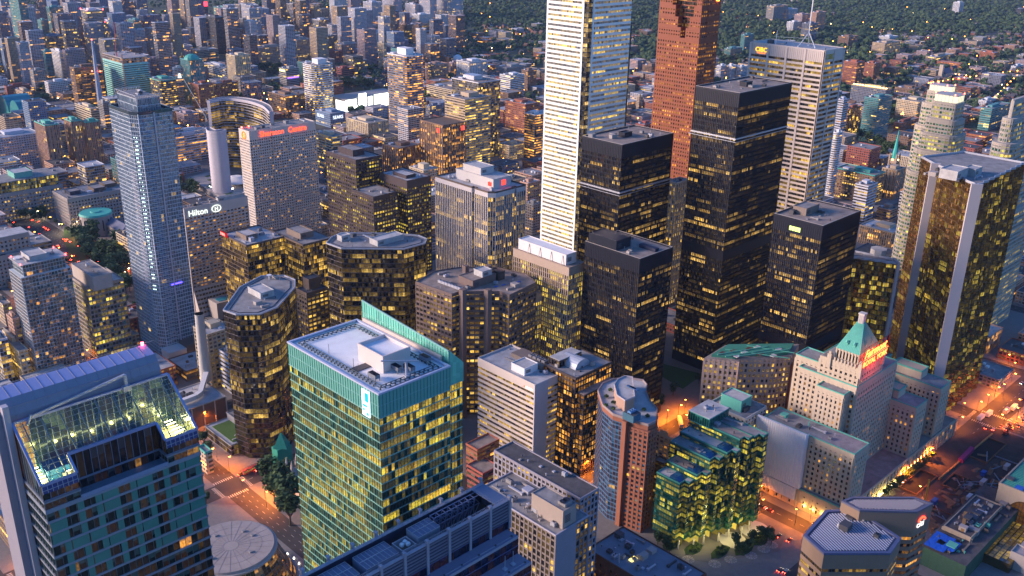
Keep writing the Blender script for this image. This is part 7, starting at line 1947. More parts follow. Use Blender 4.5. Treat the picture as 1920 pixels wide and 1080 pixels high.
 ('mauve apartment block behind the radio mast', 1505, 28, 1490, 1520, 60, 'mauve', 'punch', .08, {}),
 ('pinkish apartment tower right of the radio mast', 1532, 24, 1520, 1550, 64, 'pink', 'punch', .08, {}),
 ('slate apartment tower just left of the radio mast', 1520, 45, 1504, 1534, 78, 'slate', 'balc', .06, {}),
 ('dark brown mid-rise right of the banded skyscraper', 1592, 70, 1572, 1610, 90, 'brown', 'punch', .08, {}),
 ('tan long apartment slab with rows of small windows', 1660, 82, 1636, 1690, 104, 'beige', 'punch', .25, {}),
 ('white flat hall with lit corners near the tan slab', 1668, 70, 1648, 1684, 80, 'white', 'punch', .05, {}),
 ('large red brick apartment tower by the banded skyscraper, near half', 1608, 118, 1580, 1622, 165, 'brick', 'punch', .12, {}),
 ('large red brick apartment tower, far half with pale end', 1640, 120, 1622, 1652, 152, 'brick', 'punch', .12, {}),
 ('grey concrete hotel with floodlit roof edge', 1662, 168, 1597, 1672, 205, 'slate', 'punch', .08, dict(top=mat((.6, .45, .2)))),
 ('twin teal glass condominium with white balconies, tall', 1648, 186, 1622, 1674, 268, 'teal', 'balc', .12, {}),
 ('brick and teal condominium left of the tall teal one', 1592, 205, 1582, 1616, 258, 'brick', 'glass', .12, {}),
 ('blue striped slim tower touching the banded skyscraper', 1582, 188, 1570, 1592, 270, 'pale', 'ribbon', .06, {}),
 ('white ringed slim tower below the blue striped one', 1572, 250, 1560, 1582, 378, 'white', 'balc', .10, dict(round_=.4)),
 ('beige apartment block with planted roof terraces', 1722, 192, 1682, 1745, 222, 'cream', 'punch', .3, {}),
 ('brown small office above the planted beige block', 1712, 168, 1678, 1728, 178, 'brown', 'punch', .1, {}),
 ('low red brick hall with blue-grey roof', 1690, 232, 1676, 1726, 254, 'brick', 'ribbon', .1, {}),
 ('teal-grey glass office behind the round granite tower', 1860, 205, 1840, 1895, 245, 'teal', 'ribbon', .08, {}),
 ('white low studio building beyond the round granite tower', 1850, 190, 1835, 1868, 205, 'white', 'punch', .05, {}),
 ('brown office with teal stepped roof behind the lower gold tower', 1640, 330, 1568, 1660, 385, 'brown', 'punch', .2, dict(top=TEALM)),
 ('white-framed glass office before the brown teal-roofed one', 1628, 350, 1604, 1646, 420, 'pale', 'ribbon', .1, {}),
 ('tan windowless tower block beside the church spire', 1682, 320, 1655, 1700, 375, 'beige', 'vert', .1, {}),
 ('low pink office between the black tower and round granite tower', 1670, 395, 1645, 1685, 420, 'pink', 'ribbon', .1, {}),
 ('low grey-roofed hall with lit row of openings by the lower gold tower', 1675, 438, 1612, 1700, 470, 'beige', 'vert', .2, {}),
 ('dark flat-roofed block right of the tallest black tower', 1495, 362, 1455, 1516, 420, 'dark', 'punch', .04, dict(ph=.6)),
 ('small white spire-like tower block alone in the forest', 1800, 5, 1788, 1808, 27, 'white', 'vert', .06, {}),
 ('dark terraced block at the forest by the frame edge', 1915, 17, 1905, 1935, 30, 'dark', 'ribbon', .05, {}),
 ('orange-lit long brick school with dark dormer roof', 1800, 120, 1757, 1806, 130, 'brick', 'punch', .4, dict(ph=0)),
 ('stepped brown apartment block beside the orange-lit school', 1755, 108, 1736, 1790, 120, 'beige', 'balc', .15, {}),
 ('red brick works building left of the park curve', 1865, 100, 1838, 1875, 114, 'brick', 'punch', .1, {}),
 ('grey office cube at the right edge near the park curve', 1918, 105, 1906, 1935, 117, 'grey', 'ribbon', .1, {}),
 ('white stepped house block near the park curve', 1905, 125, 1896, 1920, 135, 'white', 'punch', .1, {}),
 ('white modern block at the curved road', 1890, 170, 1880, 1900, 178, 'white', 'punch', .1, {}),
 ('left white apartment slab in the low houses at the frame edge', 35, 600+60, -10, 52, 720, 'cream', 'punch', .2, {}),
 ('cream office slice at the left edge below the condominium', -4, 640, -30, 14, 720, 'pale', 'glass', .3, {}),
 ('pale low office with terrace garden left of the condominium', 5, 572, -20, 20, 612, 'beige', 'punch', .2, {}),
 ('pink-lit slim apartment block hugging the condominium', 24, 600, 12, 36, 700, 'pink', 'punch', .1, {}),
 ('brown low warehouse with skylights by the glass hotel', 30, 905, -10, 55, 940, 'brown', 'punch', .1, dict(ph=0)),
 ('grey low warehouse with green skylight strip by the glass hotel', 20, 880, -30, 40, 905, 'grey', 'punch', .1, dict(ph=0)),
 ('cream lit shop block at the bottom left street', 45, 1000, 8, 62, 1050, 'cream', 'punch', .5, dict(ph=0)),
 ('dark flat shop block beside the cream lit one', 15, 985, -14, 30, 1040, 'brown', 'punch', .2, dict(ph=0)),
 ('dark brick building with stepped black roof right of the green tower', 895, 845, 874, 936, 905, 'brick', 'ribbon', .12, dict(ph=0)),
 ('dark red glazed low block by the banded office', 905, 890, 876, 935, 930, 'red', 'ribbon', .12, dict(ph=0)),
 ('small ochre block with dark flat roof behind the curved tower', 1260, 826, 1228, 1262, 880, 'beige', 'punch', .1, {}),
 ('little brown block below the ochre one', 1245, 872, 1226, 1256, 950, 'brown', 'punch', .05, dict(ph=0)),
 ('brown windowless tower slab stub left of the stepped brown office', 600, 515, 566, 622, 560, 'brown', 'punch', .15, {}),
 ('pale low roof building behind the hotel slab with green strip', 600, 425, 588, 616, 445, 'cream', 'punch', .1, dict(ph=0)),
 ('dark round-edged blue glass office with teal octagon roof', 300, 152, 277, 334, 214, 'dark', 'ribbon', .35, dict(round_=.3, top=COPPER)),
 ('white tower with lit emblem left of the teal-domed tower', 326, 128, 323, 343, 202, 'white', 'balc', .08, {}),
 ('grey-white low office behind the ragged-crowned condominium', 325, 258, 318, 388, 310, 'pale', 'ribbon', .25, {}),
 ('wide white civic podium block with square openings', 330, 250, 322, 386, 302, 'white', 'punch', .25, {}),
 ('pink office slice between the ragged-crowned condominium and brick slabs', 345, 215, 330, 372, 240, 'mauve', 'punch', .15, {}),
]
for row in FAR:
 lb, nx, ny, lx, rx, yb, col, sty, lit, kw = row
 kw = dict(kw); kw.pop('H', None)
 nm = kw.pop('name', None)
 cat = 'apartments' if ('apartment' in lb or 'condominium' in lb) else 'office' if 'office' in lb else 'building'
 if nm is None: nm = {'apartments': 'apartment_tower', 'office': 'office_building', 'building': 'city_building'}[cat]
 far(lb, nx, ny, lx, rx, yb, col, sty, lit*1.25, cat=cat, name=nm, **kw)
def find(lb): return bpy.data.objects[LABELS[lb][0]]
# ================================================================== special far pieces
def special():
 H = hz(355, 112, 205); r = bx4(355, 114, 338, 381, H); x0, y0, x1, y1 = r
 rt = far('pale glass-bayed tower under a teal faceted dome', 355, 114, 338, 381, 205, 'teal', 'vert', .2, name='domed_tower', cat='tower', ph=0)
 cx, cy_ = (x0+x1)/2, (y0+y1)/2; R_ = min(x1-x0, y1-y0)*.5
 mb = MB();
 for i in range(4): a0, a1 = pi/2*i/4, pi/2*(i+1)/4; mb.cyl(cx, cy_, H+R_*.7*sin(a0), H+R_*.7*sin(a1), R_*cos(a0)+.01, R_*cos(a1)+.01, n=12)
 mb.build('dome', mat((.06, .38, .32), .6), rt)
 Hh = hz(230, 110, 205); r = bx4(230, 110, 191, 276, Hh); x0, y0, x1, y1 = r; P = rect(*r)
 rt = thing('unfinished_tower', 'turquoise glass tower under construction with two open concrete floors on top', 'tower', (*cen(P), 0)); claim(P)
 block(rt, P, 0, Hh-9, S(3.6, 4, dict(tint=(.08, .2, .2), lit=.03, row=0, metal=.4), band=(1.8, .25, mat((.26, .60, .58), .4, .1)), pier=(0, 0, None)))
 block(rt, rect(x0+.5, y0+.5, x1-.5, y1-.5), Hh-9, Hh, S(4.5, 5, dict(DARKG, lit=.35, col=ORA), band=(.8, .6, CONC), pier=(1.0, .6, CONC)))
 mb = MB(); mb.prism(P, Hh, Hh+.6); mb.build('roof', CONC, rt)
 mb = MB(); xh, yh = x0-1.4, y0-1.4
 for a, b in ((-.8, -.8), (.8, -.8), (.8, .8), (-.8, .8)): mb.bar((xh+a, yh+b, 0), (xh+a, yh+b, Hh+8), .15)
 z = 0
 while z < Hh+6: mb.bar((xh-.8, yh-.8, z), (xh+.8, yh-.8, z+3), .1); mb.bar((xh-.8, yh-.8, z), (xh-.8, yh+.8, z+3), .1); z += 3
 mb.build('hoist_frame', mat((.4, .18, .12)), rt); clutter(rt, P, Hh+.6, 10)
 def crane(label, px, py, zb, top_px, col, boom):
  """boom crane: mast foot at a pixel on height zb, tip given in pixels at the same distance"""
  x, y = un(px, py, zb); t = thing('tower_crane', label, 'crane', (x, y, zb))
  m = mat(col, .6); hm = boom[0]
  mb = MB()
  for a, b in ((-.7, -.7), (.7, -.7), (.7, .7), (-.7, .7)): mb.bar((x+a, y+b, zb), (x+a, y+b, zb+hm), .18)
  z = 0
  while z < hm-2: mb.bar((x-.7, y-.7, zb+z), (x+.7, y-.7, zb+z+2), .1); mb.bar((x-.7, y-.7, zb+z), (x-.7, y+.7, zb+z+2), .1); z += 2
  mb.build('mast', m, t)
  mb = MB(); ex, ey, ez = x+boom[1], y+boom[2], zb+hm+boom[3]
  mb.bar((x, y, zb+hm), (ex, ey, ez), .35); mb.bar((x, y, zb+hm+1.4), (ex, ey, ez+.4), .15)
  for k in range(10): f = lambda u, o: (x+(ex-x)*u, y+(ey-y)*u, zb+hm+(ez-zb-hm)*u+o); mb.bar(f(k/10, 0), f((k+1)/10, 1), .1)
  mb.build('jib', m, t)
  mb = MB(); mb.bar((x, y, zb+hm), (x-boom[1]*.18, y-boom[2]*.18, zb+hm+1), .4); mb.box(x-boom[1]*.18-1.2, y-boom[2]*.18-1.2, zb+hm-.6, x-boom[1]*.18+1.2, y-boom[2]*.18+1.2, zb+hm+1.6); mb.build('counterweight', DGREY, t)
 crane('red boom crane raised over the turquoise unfinished tower', 219, 106, Hh, None, (.5, .05, .06), (8, 2, -2, 50))
 crane('orange boom crane leaning beside the concrete frame', 388, 78, 20, None, (.45, .22, .1), (12, -40, 30, 40))
 crane('white column crane standing on the concrete frame', 391, 96, hz(370, 95, 122), None, (.6, .6, .55), (24, 12, -12, 1))
 crane('tall thin white boom crane in front of the brick slabs', 388, 236, 4, None, (.6, .58, .55), (14, -22, 20, 62))
 crane('small orange crane over the low studio blocks', 1712, 178, 4, None, (.5, .28, .1), (8, 22, 4, 34))
 h = hz(172, 75, 205); x, y = un(172, 75, h); t = thing('concrete_mast', 'pale tapering concrete mast with two red warning lamps halfway', 'mast', (x, y, 0)); claim(rect(x-5, y-5, x+5, y+5))
 mb = MB(); mb.cyl(x, y, 0, h, 6.2, 1.3, n=8); mb.build('shaft', mat((.42, .45, .55), .5), t)
 for a in (-5, 5): mb = MB(); mb.cyl(x+a, y-a, h*.55, h*.55+1.6, 1.1, n=8); mb.build('beacon', emis((1, .08, .05), 16.), t)
 mb = MB(); mb.cyl(x, y, h, h+1.5, 1, n=8); mb.build('beacon', emis((1, .08, .05), 12.), t)
 x0, y1 = un(-6, 196, 18); x1 = un(64, 200, 18)[0]; y0 = un(64, 214, 18)[1]
 t = thing('glass_arcade', 'teal barrel-vaulted glass arcade roofs at the frame edge', 'arcade', ((x0+x1)/2, (y0+y1)/2, 0)); claim(rect(x0, y0, x1, y1))
 mb = MB(); mb.box(x0, y0, 0, x1, y1, 14); mb.build('wall', TEALM, t)
 for k in range(2):
  mb = MB(); c = y0+(y1-y0)*(.27+.46*k); R_ = (y1-y0)*.2; n = 8
  for i in range(n): a0, a1 = pi*i/n, pi*(i+1)/n; mb.face([(x0, c+R_*cos(a0), 14+R_*sin(a0)), (x1, c+R_*cos(a0), 14+R_*sin(a0)), (x1, c+R_*cos(a1), 14+R_*sin(a1)), (x0, c+R_*cos(a1), 14+R_*sin(a1))][::-1])
  mb.face([(x0, c+R_*cos(pi*i/n), 14+R_*sin(pi*i/n)) for i in range(n+1)]); mb.build('barrel_roof', mat((.05, .30, .34), .3, .3), t)
 def wallsign(lb, s, rel, size, face, em, u=.1):
  o = find(lb); kids = [k for k in o.children if k.name.startswith('facade')][0]
  xs = [v.co.x for v in kids.data.vertices]; ys = [v.co.y for v in kids.data.vertices]; zs = [v.co.z for v in kids.data.vertices]
  X0, X1, Y0, Y1, Z = min(xs)+o.location.x, max(xs)+o.location.x, min(ys)+o.location.y, max(ys)+o.location.y, max(zs)
  if not s: pass
  elif face == 's': text(o, s, X0+(X1-X0)*u, Y0-1.1, Z-rel, 's', size, em)
  else: text(o, s, X0-1.1, Y1-(Y1-Y0)*u, Z-rel, 'w', size, em)
  return o, X0, Y0, X1, Y1, Z
 wallsign('blue-roofed department store with white name signs', 'SEARS', 9, 7.5, 's', emis((.8, .85, 1), 1.4), .15)
 wallsign('blue-roofed department store with white name signs', 'SEARS', 9, 7.5, 'w', emis((.8, .85, 1), 1.4), .15)
 o, X0, Y0, X1, Y1, Z = wallsign('ribbed brown office with red lit flag marks at its top', 'III', 10, 8, 'w', emis((1, .04, .03), 3.5), .75)
 text(o, 'III', X0+(X1-X0)*.80, Y0-1.1, Z-10, 's', 8, emis((1, .04, .03), 3.5))
 o, X0, Y0, X1, Y1, Z = wallsign('dark building carrying a red rooftop billboard', '', 10, 8, 's', WHITE)
 mb = MB(); mb.box(X0, Y0-1, Z, X1, Y0-.4, Z+14); mb.build('billboard', emis((1, .03, .05), 3.5), o)
 for lb in ('pale hospital slab with white lit emblem on its end wall', 'white tower with lit emblem left of the teal-domed tower'):
  o, X0, Y0, X1, Y1, Z = wallsign(lb, '', 10, 8, 's', WHITE)
  mb = MB(); mb.cyl((X0+X1)/2, Y0-1.2, Z-17, Z-10, 3.2, 1.6, n=6); mb.build('emblem', emis((.95, 1, .95), 1.6), o)
 o, X0, Y0, X1, Y1, Z = wallsign('grey stepped office with yellow roof sign and violet light strip', '', 10, 8, 's', WHITE)
 mb = MB(); mb.box(X0-1, Y0+4, Z-5, X0-.3, Y1-4, Z-2); mb.build('sign_panel', emis((.9, 1, .2), 4), o); mb = MB(); mb.box(X0+2, Y0-1.3, Z-18, X1-2, Y0-.4, Z-16); mb.build('light_strip', emis((.25, .1, 1), 3), o)
 o, X0, Y0, X1, Y1, Z = wallsign('grey concrete hotel with floodlit roof edge', '', 10, 8, 's', WHITE)
 for k in range(12): mb = MB(); yy = Y0+(Y1-Y0)*k/12; mb.box(X0+1, yy, Z+.9, X0+3, yy+3, Z+2.6); mb.build('roof_lamp', emis((1, .68, .28), 4), o)
 for lb in ('tall white and blue condominium with stepped shoulder and red roof lamps', 'white and blue condominium twin with crane beside it'):
  o, X0, Y0, X1, Y1, Z = wallsign(lb, '', 10, 8, 's', WHITE)
  for (a, b) in ((X0, Y0), (X1, Y0), (X0, Y1)): mb = MB(); mb.cyl(a, b, Z, Z+2.6, 1.2, n=8); mb.build('beacon', emis((1, .06, .06), 10), o)
 x, y = un(858, 103, 30); t = thing('domed_church', 'small building with a white shell dome at the forest edge', 'church', (x, y, 0)); claim(rect(x-12, y-12, x+12, y+12))
 mb = MB(); mb.box(x-14, y-12, 0, x+14, y+12, 20); mb.build('wall', BROWN, t); mb = MB()
 for i in range(5): a0, a1 = pi/2*i/5, pi/2*(i+1)/5; mb.cyl(x, y, 20+11*sin(a0), 20+11*sin(a1), 11*cos(a0)+.01, 11*cos(a1)+.01, n=16)
 mb.build('dome', WHITE, t)
 x, y = un(1762, 150, 0); t = thing('parish_church', 'pale stone parish church with square tower and grey pitched roof among the houses', 'church', (x, y, 0)); claim(rect(x-10, y-10, x+50, y+30))
 mb = MB(); mb.box(x-4, y-4, 0, x+4, y+4, 34); mb.build('tower', STONE, t); mb = MB(); mb.box(x+5, y-8, 0, x+42, y+8, 14); mb.build('wall', STONE, t)
 mb = MB(); mb.face([(x+5, y-9, 14), (x+42, y-9, 14), (x+42, y, 25), (x+5, y, 25)]); mb.face([(x+42, y+9, 14), (x+5, y+9, 14), (x+5, y, 25), (x+42, y, 25)]); mb.face([(x+5, y+9, 14), (x+5, y-9, 14), (x+5, y, 25)]); mb.build('roof', mat((.12, .13, .18)), t)
 x, y = un(524, 838, 24); t = thing('netted_steeple', 'church steeple wrapped in bright green netting at the street corner', 'steeple', (x, y, 0)); claim(rect(x-6, y-6, x+6, y+6))
 x0_, y0_, x1_, y1_ = bx4(520, 845, 509, 547, 22)
 mb = MB(); mb.box(x0_, y0_, 0, x1_, y1_, 22); mb.cyl((x0_+x1_)/2, (y0_+y1_)/2, 22, 31, (x1_-x0_)*.6, .8, n=4); mb.build('netting', mat((.02, .24, .17), .8, var=.4, scale=.5), t)
 x, y = un(552, 880, 14); t = thing('stone_church', 'grey stone church front with pinnacles squeezed beside the green glass tower', 'church', (x, y, 0)); claim(rect(x-5, y-16, x+8, y+4))
 mb = MB(); mb.box(x-4, y-14, 0, x+9, y+2, 14)
 for a, b in ((-4, -14), (-4, -4), (-4, 2), (3, 2)): mb.box(x+a-.8, y+b-.8, 0, x+a+.8, y+b+.8, 19); mb.cyl(x+a, y+b, 19, 24, 1, .05, n=6)
 mb.build('wall', mat((.42, .38, .35)), t)
 far('small cream corner building with teal roof between glass hotel and street', 385, 850, 371, 397, 890, 'cream', 'punch', .1, cat='building', name='city_building', top=COPPER, ph=0)
special()

# ================================================================== streets
ASPH = mat((.055, .052, .055), .75, scale=.2, var=.3, streak=False); PAVE = mat((.20, .19, .19), .9, scale=.3, var=.25, streak=False)
def ground():
 m, nt, out = newmat('city_ground')
 p = N(nt, 'ShaderNodeBsdfPrincipled'); g = N(nt, 'ShaderNodeNewGeometry')
 n1 = N(nt, 'ShaderNodeTexNoise'); n1.inputs['Scale'].default_value = .012; n1.inputs['Detail'].default_value = 8; nt.links.new(g.outputs['Position'], n1.inputs['Vector'])
 n2 = N(nt, 'ShaderNodeTexVoronoi'); n2.inputs['Scale'].default_value = .05; nt.links.new(g.outputs['Position'], n2.inputs['Vector'])
 c1 = mixc(nt, n1.outputs['Fac'], (.07, .068, .072), (.17, .16, .165))
 s = N(nt, 'ShaderNodeSeparateXYZ'); nt.links.new(g.outputs['Position'], s.inputs[0])
 far_ = math_(nt, 'MULTIPLY', math_(nt, 'SUBTRACT', N_len(nt, g), 1350.), 1/500.); far_c = N(nt, 'ShaderNodeClamp'); nt.links.new(far_, far_c.inputs[0])
 gr = mixc(nt, n1.outputs['Fac'], (.02, .035, .015), (.07, .085, .04))
 nt.links.new(mixc(nt, far_c.outputs[0], c1, gr), p.inputs['Base Color']); p.inputs['Roughness'].default_value = .95
 nt.links.new(p.outputs[0], out.inputs[0])
 mb = MB(); R_ = 14000
 mb.face([(-R_, -R_, 0), (R_, -R_, 0), (R_, R_, 0), (-R_, R_, 0)]); tag(mb.build('ground', m, None, (0, 0, 0)), kind='structure')
def N_len(nt, g):
 v = N(nt, 'ShaderNodeVectorMath', operation='LENGTH'); nt.links.new(g.outputs['Position'], v.inputs[0]); return v.outputs['Value']
ground()
NS = [(100, 12), (240, 15), (340, 34), (470, 14), (690, 15), (790, 14), (930, 15), (1120, 16), (1300, 15), (1490, 16), (1700, 14), (1950, 16), (2250, 14), (2600, 14), (-60, 14), (-250, 14), (3000, 14)]
EW = [(195, 20), (347, 13), (492, 15), (590, 13), (735, 14), (900, 18), (1160, 15), (1330, 18), (1560, 14), (1800, 16), (2050, 14), (2350, 18), (2700, 14), (3100, 14), (60, 12), (-150, 14), (3500, 14)]
def road_ok(x, y, w=0):
 for c, ww in NS:
  if abs(x-c) < ww/2+3+w: return False
 for c, ww in EW:
  if abs(y-c) < ww/2+3+w: return False
 return True
LINE = mat((.55, .55, .5), .8, var=.1)
def roads():
 k = 0
 for c, w in NS:
  mb = MB(); mb.face([(c-w/2, -300, .03), (c+w/2, -300, .03), (c+w/2, 4400, .03), (c-w/2, 4400, .03)]); tag(mb.build('road', ASPH, None, (c, 0, 0)), kind='structure')
 for c, w in EW:
  mb = MB(); mb.face([(-700, c-w/2, .035), (4600, c-w/2, .035), (4600, c+w/2, .035), (-700, c+w/2, .035)]); tag(mb.build('road', ASPH, None, (0, c, 0)), kind='structure')
 xs = sorted(NS[:10]+NS[14:15]); ys = sorted(EW[:9]+EW[14:15])
 for i in range(len(xs)-1):
  for j in range(len(ys)-1):
   x0, x1 = xs[i][0]+xs[i][1]/2, xs[i+1][0]-xs[i+1][1]/2; y0, y1 = ys[j][0]+ys[j][1]/2, ys[j+1][0]-ys[j+1][1]/2
   if hypot(x0, y0) > 1500: continue
   mb = MB(); mb.box(x0, y0, 0, x1, y1, .13); tag(mb.build('pavement', PAVE, None, (x0, y0, 0)), kind='structure')
 mb = MB()
 for c, w in NS[:7]:
  y = 100
  while y < 1300:
   if all(abs(y-e) > ww/2+3 for e, ww in EW): mb.face([(c-.1, y, .05), (c+.1, y, .05), (c+.1, y+3, .05), (c-.1, y+3, .05)])
   y += 8
  if w > 14:
   for s in (-w/4, w/4):
    y = 100
    while y < 1300:
     if all(abs(y-e) > ww/2+3 for e, ww in EW): mb.face([(c+s-.08, y, .05), (c+s+.08, y, .05), (c+s+.08, y+2, .05), (c+s-.08, y+2, .05)])
     y += 6
 for c, w in EW[:6]:
  x = 60
  while x < 1500:
   if all(abs(x-e) > ww/2+3 for e, ww in NS): mb.face([(x, c-.1, .05), (x+3, c-.1, .05), (x+3, c+.1, .05), (x, c+.1, .05)])
   x += 8
 for cx, wx in NS[:5]:
  for cy_, wy in EW[:5]:
   for s in (-1, 1):
    for k in range(int(wx/1.4)): xx = cx-wx/2+k*1.4; yy = cy_+s*(wy/2+2.2); mb.face([(xx, yy-1.3, .052), (xx+.6, yy-1.3, .052), (xx+.6, yy+1.3, .052), (xx, yy+1.3, .052)])
    for k in range(int(wy/1.4)): yy = cy_-wy/2+k*1.4; xx = cx+s*(wx/2+2.2); mb.face([(xx-1.3, yy, .054), (xx+1.3, yy, .054), (xx+1.3, yy+.6, .054), (xx-1.3, yy+.6, .054)])
 tag(mb.build('road_markings', LINE, None, (0, 0, 0)), kind='structure')
roads()
def patch(name, P, z, m, kind='structure', h=.05):
 mb = MB(); mb.prism(ccw(P), 0, z); return tag(mb.build(name, m, None, (*cen(P), 0)), kind=kind)
lawn_m = mat((.030, .085, .018), .95, var=.35, scale=.4, streak=False)
P = [un(*q, 0) for q in ((1238, 705), (1242, 682), (1318, 702), (1280, 730))]; patch('lawn', P, .22, lawn_m); claim(P)
P = [un(*q, 0) for q in ((1200, 740), (1235, 650), (1340, 700), (1300, 780))]; patch('plaza', P, .17, mat((.17, .15, .14), .8))
P = [un(*q, 0) for q in ((120, 430), (235, 470), (236, 600), (200, 590), (140, 500), (118, 450))]; patch('park_lawn', P, .2, mat((.045, .085, .025), .95, var=.4, scale=.15, streak=False))
P = [un(*q, 0) for q in ((1235, 1040), (1260, 1000), (1440, 990), (1475, 1000), (1460, 1035), (1330, 1055))]; patch('forecourt', P, .21, mat((.17, .16, .155), .85))
for i_, (px, py, a_, b_) in enumerate(((1262, 1020, 9, 4), (1300, 1030, 7, 4), (1350, 1036, 8, 3.5), (1395, 1030, 8, 4), (1425, 1014, 6, 4), (1440, 1000, 6, 3))):
 x, y = un(px, py, 0); t = thing('planting_bed', 'low dark green planting bed in the curving forecourt', 'planting', (x, y, 0), 'planting beds in the forecourt')
 mb = MB(); n_ = 14; mb.prism([(x+a_*cos(2*pi*k/n_)*(1+.12*sin(3*k)), y+b_*sin(2*pi*k/n_)) for k in range(n_)], 0, .5); mb.build('soil_bed', LEAFD[0], t)
 for k in range(9): bush(t, x+a_*.75*cos(k*.7+i_)*(.3+.08*k), y+b_*.75*sin(k*.7+i_)*(.3+.08*k), .4, .9)
for i, (px, py) in enumerate(((1262, 1048), (1340, 1058), (1370, 1050), (1408, 1042), (1432, 1030), (1447, 1022), (1290, 1050))):
 x, y = un(px, py, 0); t = thing('paving_rosette', 'round patterned stone paving rosette in the curving forecourt', 'paving', (x, y, 0), 'round paving rosettes in the forecourt')
 mb = MB(); mb.cyl(x, y, 0, .26, 3.6, n=20); mb.build('disc', CONC, t); mb = MB()
 for k in range(12): a = 2*pi*k/12; mb.bar((x+1*cos(a), y+1*sin(a), .28), (x+3.4*cos(a), y+3.4*sin(a), .28), .08)
 mb.build('ray_pattern', DGREY, t)
P = [un(*q, 0) for q in ((1700, 860), (1860, 800), (1940, 830), (1940, 1000), (1760, 1000))]; patch('construction_ground', P, .2, mat((.07, .052, .048), .95, var=.7, scale=.15, streak=False))
for k, q in enumerate(((1722, 905, 16, 6), (1790, 905, 10, 5), (1850, 845, 18, 7))):
 x, y = un(q[0], q[1], 0); t = thing('excavation_trench', ('dark trench behind the faceted offices', 'dark trench between station wing and barrier', 'long dark trench below the excavator')[k], 'trench', (x, y, 0))
 mb = MB(); mb.ring(rect(x-q[2], y-q[3], x+q[2], y+q[3]), .8, 0, 1.2); mb.build('shoring_wall', mat((.16, .08, .04)), t); mb = MB(); mb.box(x-q[2]+.8, y-q[3]+.8, .05, x+q[2]-.8, y+q[3]-.8, .3); mb.build('pit_floor', mat((.02, .018, .018), .95), t)

# ================================================================== street lamps
GLOW = emis((1, .30, .04), 26.); GLOWW = emis((1, .78, .42), 26.)
def lamp_mesh():
 mb = MB(); mb.cyl(0, 0, 0, 8, .14, .09, n=6); mb.bar((0, 0, 8), (1.6, 0, 8.5), .07); pole = mb.mesh('pole', [DGREY])
 mb = MB(); mb.box(1.2, -.35, 8.25, 2.3, .35, 8.5); mb.cyl(1.75, 0, 7.95, 8.25, .34, .42, n=8); hd = mb.mesh('lamp_head', [GLOW])
 mb = MB(); mb.box(1.1, -.4, 8.5, 2.4, .4, 8.66); hood = mb.mesh('hood', [DGREY])
 return pole, hd, hood
PL, HD, HO = lamp_mesh()
HDW = HD.copy(); HDW.materials.clear(); HDW.materials.append(GLOWW)
NL = [0]
LDATA = {}
def street_lamp(x, y, rz=0., label=None, lit=True, white=False, power=2600, s=1.):
 t = thing('street_lamp', label or 'orange-glowing street lamp on a slim dark pole along the streets', 'street lamp', (x, y, .12), None if label else 'street lamps along the downtown streets')
 t.rotation_euler = (0, 0, rz); t.scale = (s, s, s)
 for nm, me in (('pole', PL), ('lamp_head', HDW if white else HD), ('hood', HO)):
  o = bpy.data.objects.new(nm, me); C.objects.link(o); o.parent = t
 if lit:
  k = (white, power)
  if k not in LDATA:
   l = bpy.data.lights.new('street_light', 'SPOT'); l.spot_size = radians(165); l.spot_blend = .6; l.color = (1, .78, .45) if white else (1, .23, .012); l.energy = power*.4; l.shadow_soft_size = .5; LDATA[k] = l
  o = bpy.data.objects.new('street_light', LDATA[k]); C.objects.link(o); o.parent = t; o.location = (1.75, 0, 7.7)
 NL[0] += 1
 return t
def inview(x, y, z=0, m=0):
 p = proj(x, y, z); return -m < p[0] < 1920+m and -m < p[1] < 1080+m
def blocked(x, y):
 for b, p in FOOT:
  if b[0] < x < b[2] and b[1] < y < b[3] and inside(p, x, y): return True
 return False
_occ = [(b, p) for b, p in FOOT]
def occluded(x, y, z=6):
 """crude: does the line to the viewpoint pass over a tall footprint"""
 for i in range(1, 26):
  t = i/60; xx, yy, zz = x*(1-t), y*(1-t), z+(CAMH-z)*t
  if zz > 200: break
  for b, p in FOOT:
   if b[0] < xx < b[2] and b[1] < yy < b[3] and zz < 60: return True
 return False
def lamps():
 n = 0
 for c, w in NS[:8]:
  y = 110.
  while y < 1500:
   for s in (-1, 1):
    x = c+s*(w/2+1.2); yy = y+(9 if s > 0 else 0)
    if inview(x, yy) and not blocked(x, yy) and not occluded(x, yy) and n < 190:
     street_lamp(x, yy, 0 if s < 0 else pi, lit=(hypot(x, yy) < 1100), power=6000, s=1.15); n += 1
   y += 34
 for c, w in EW[:8]:
  x = 40.
  while x < 1700:
   for s in (-1, 1):
    y = c+s*(w/2+1.2); xx = x+(9 if s > 0 else 0)
    if inview(xx, y) and not blocked(xx, y) and not occluded(xx, y) and n < 290:
     street_lamp(xx, y, pi/2 if s < 0 else -pi/2, lit=(hypot(xx, y) < 1100), power=6000, s=1.15); n += 1
   x += 34
lamps()
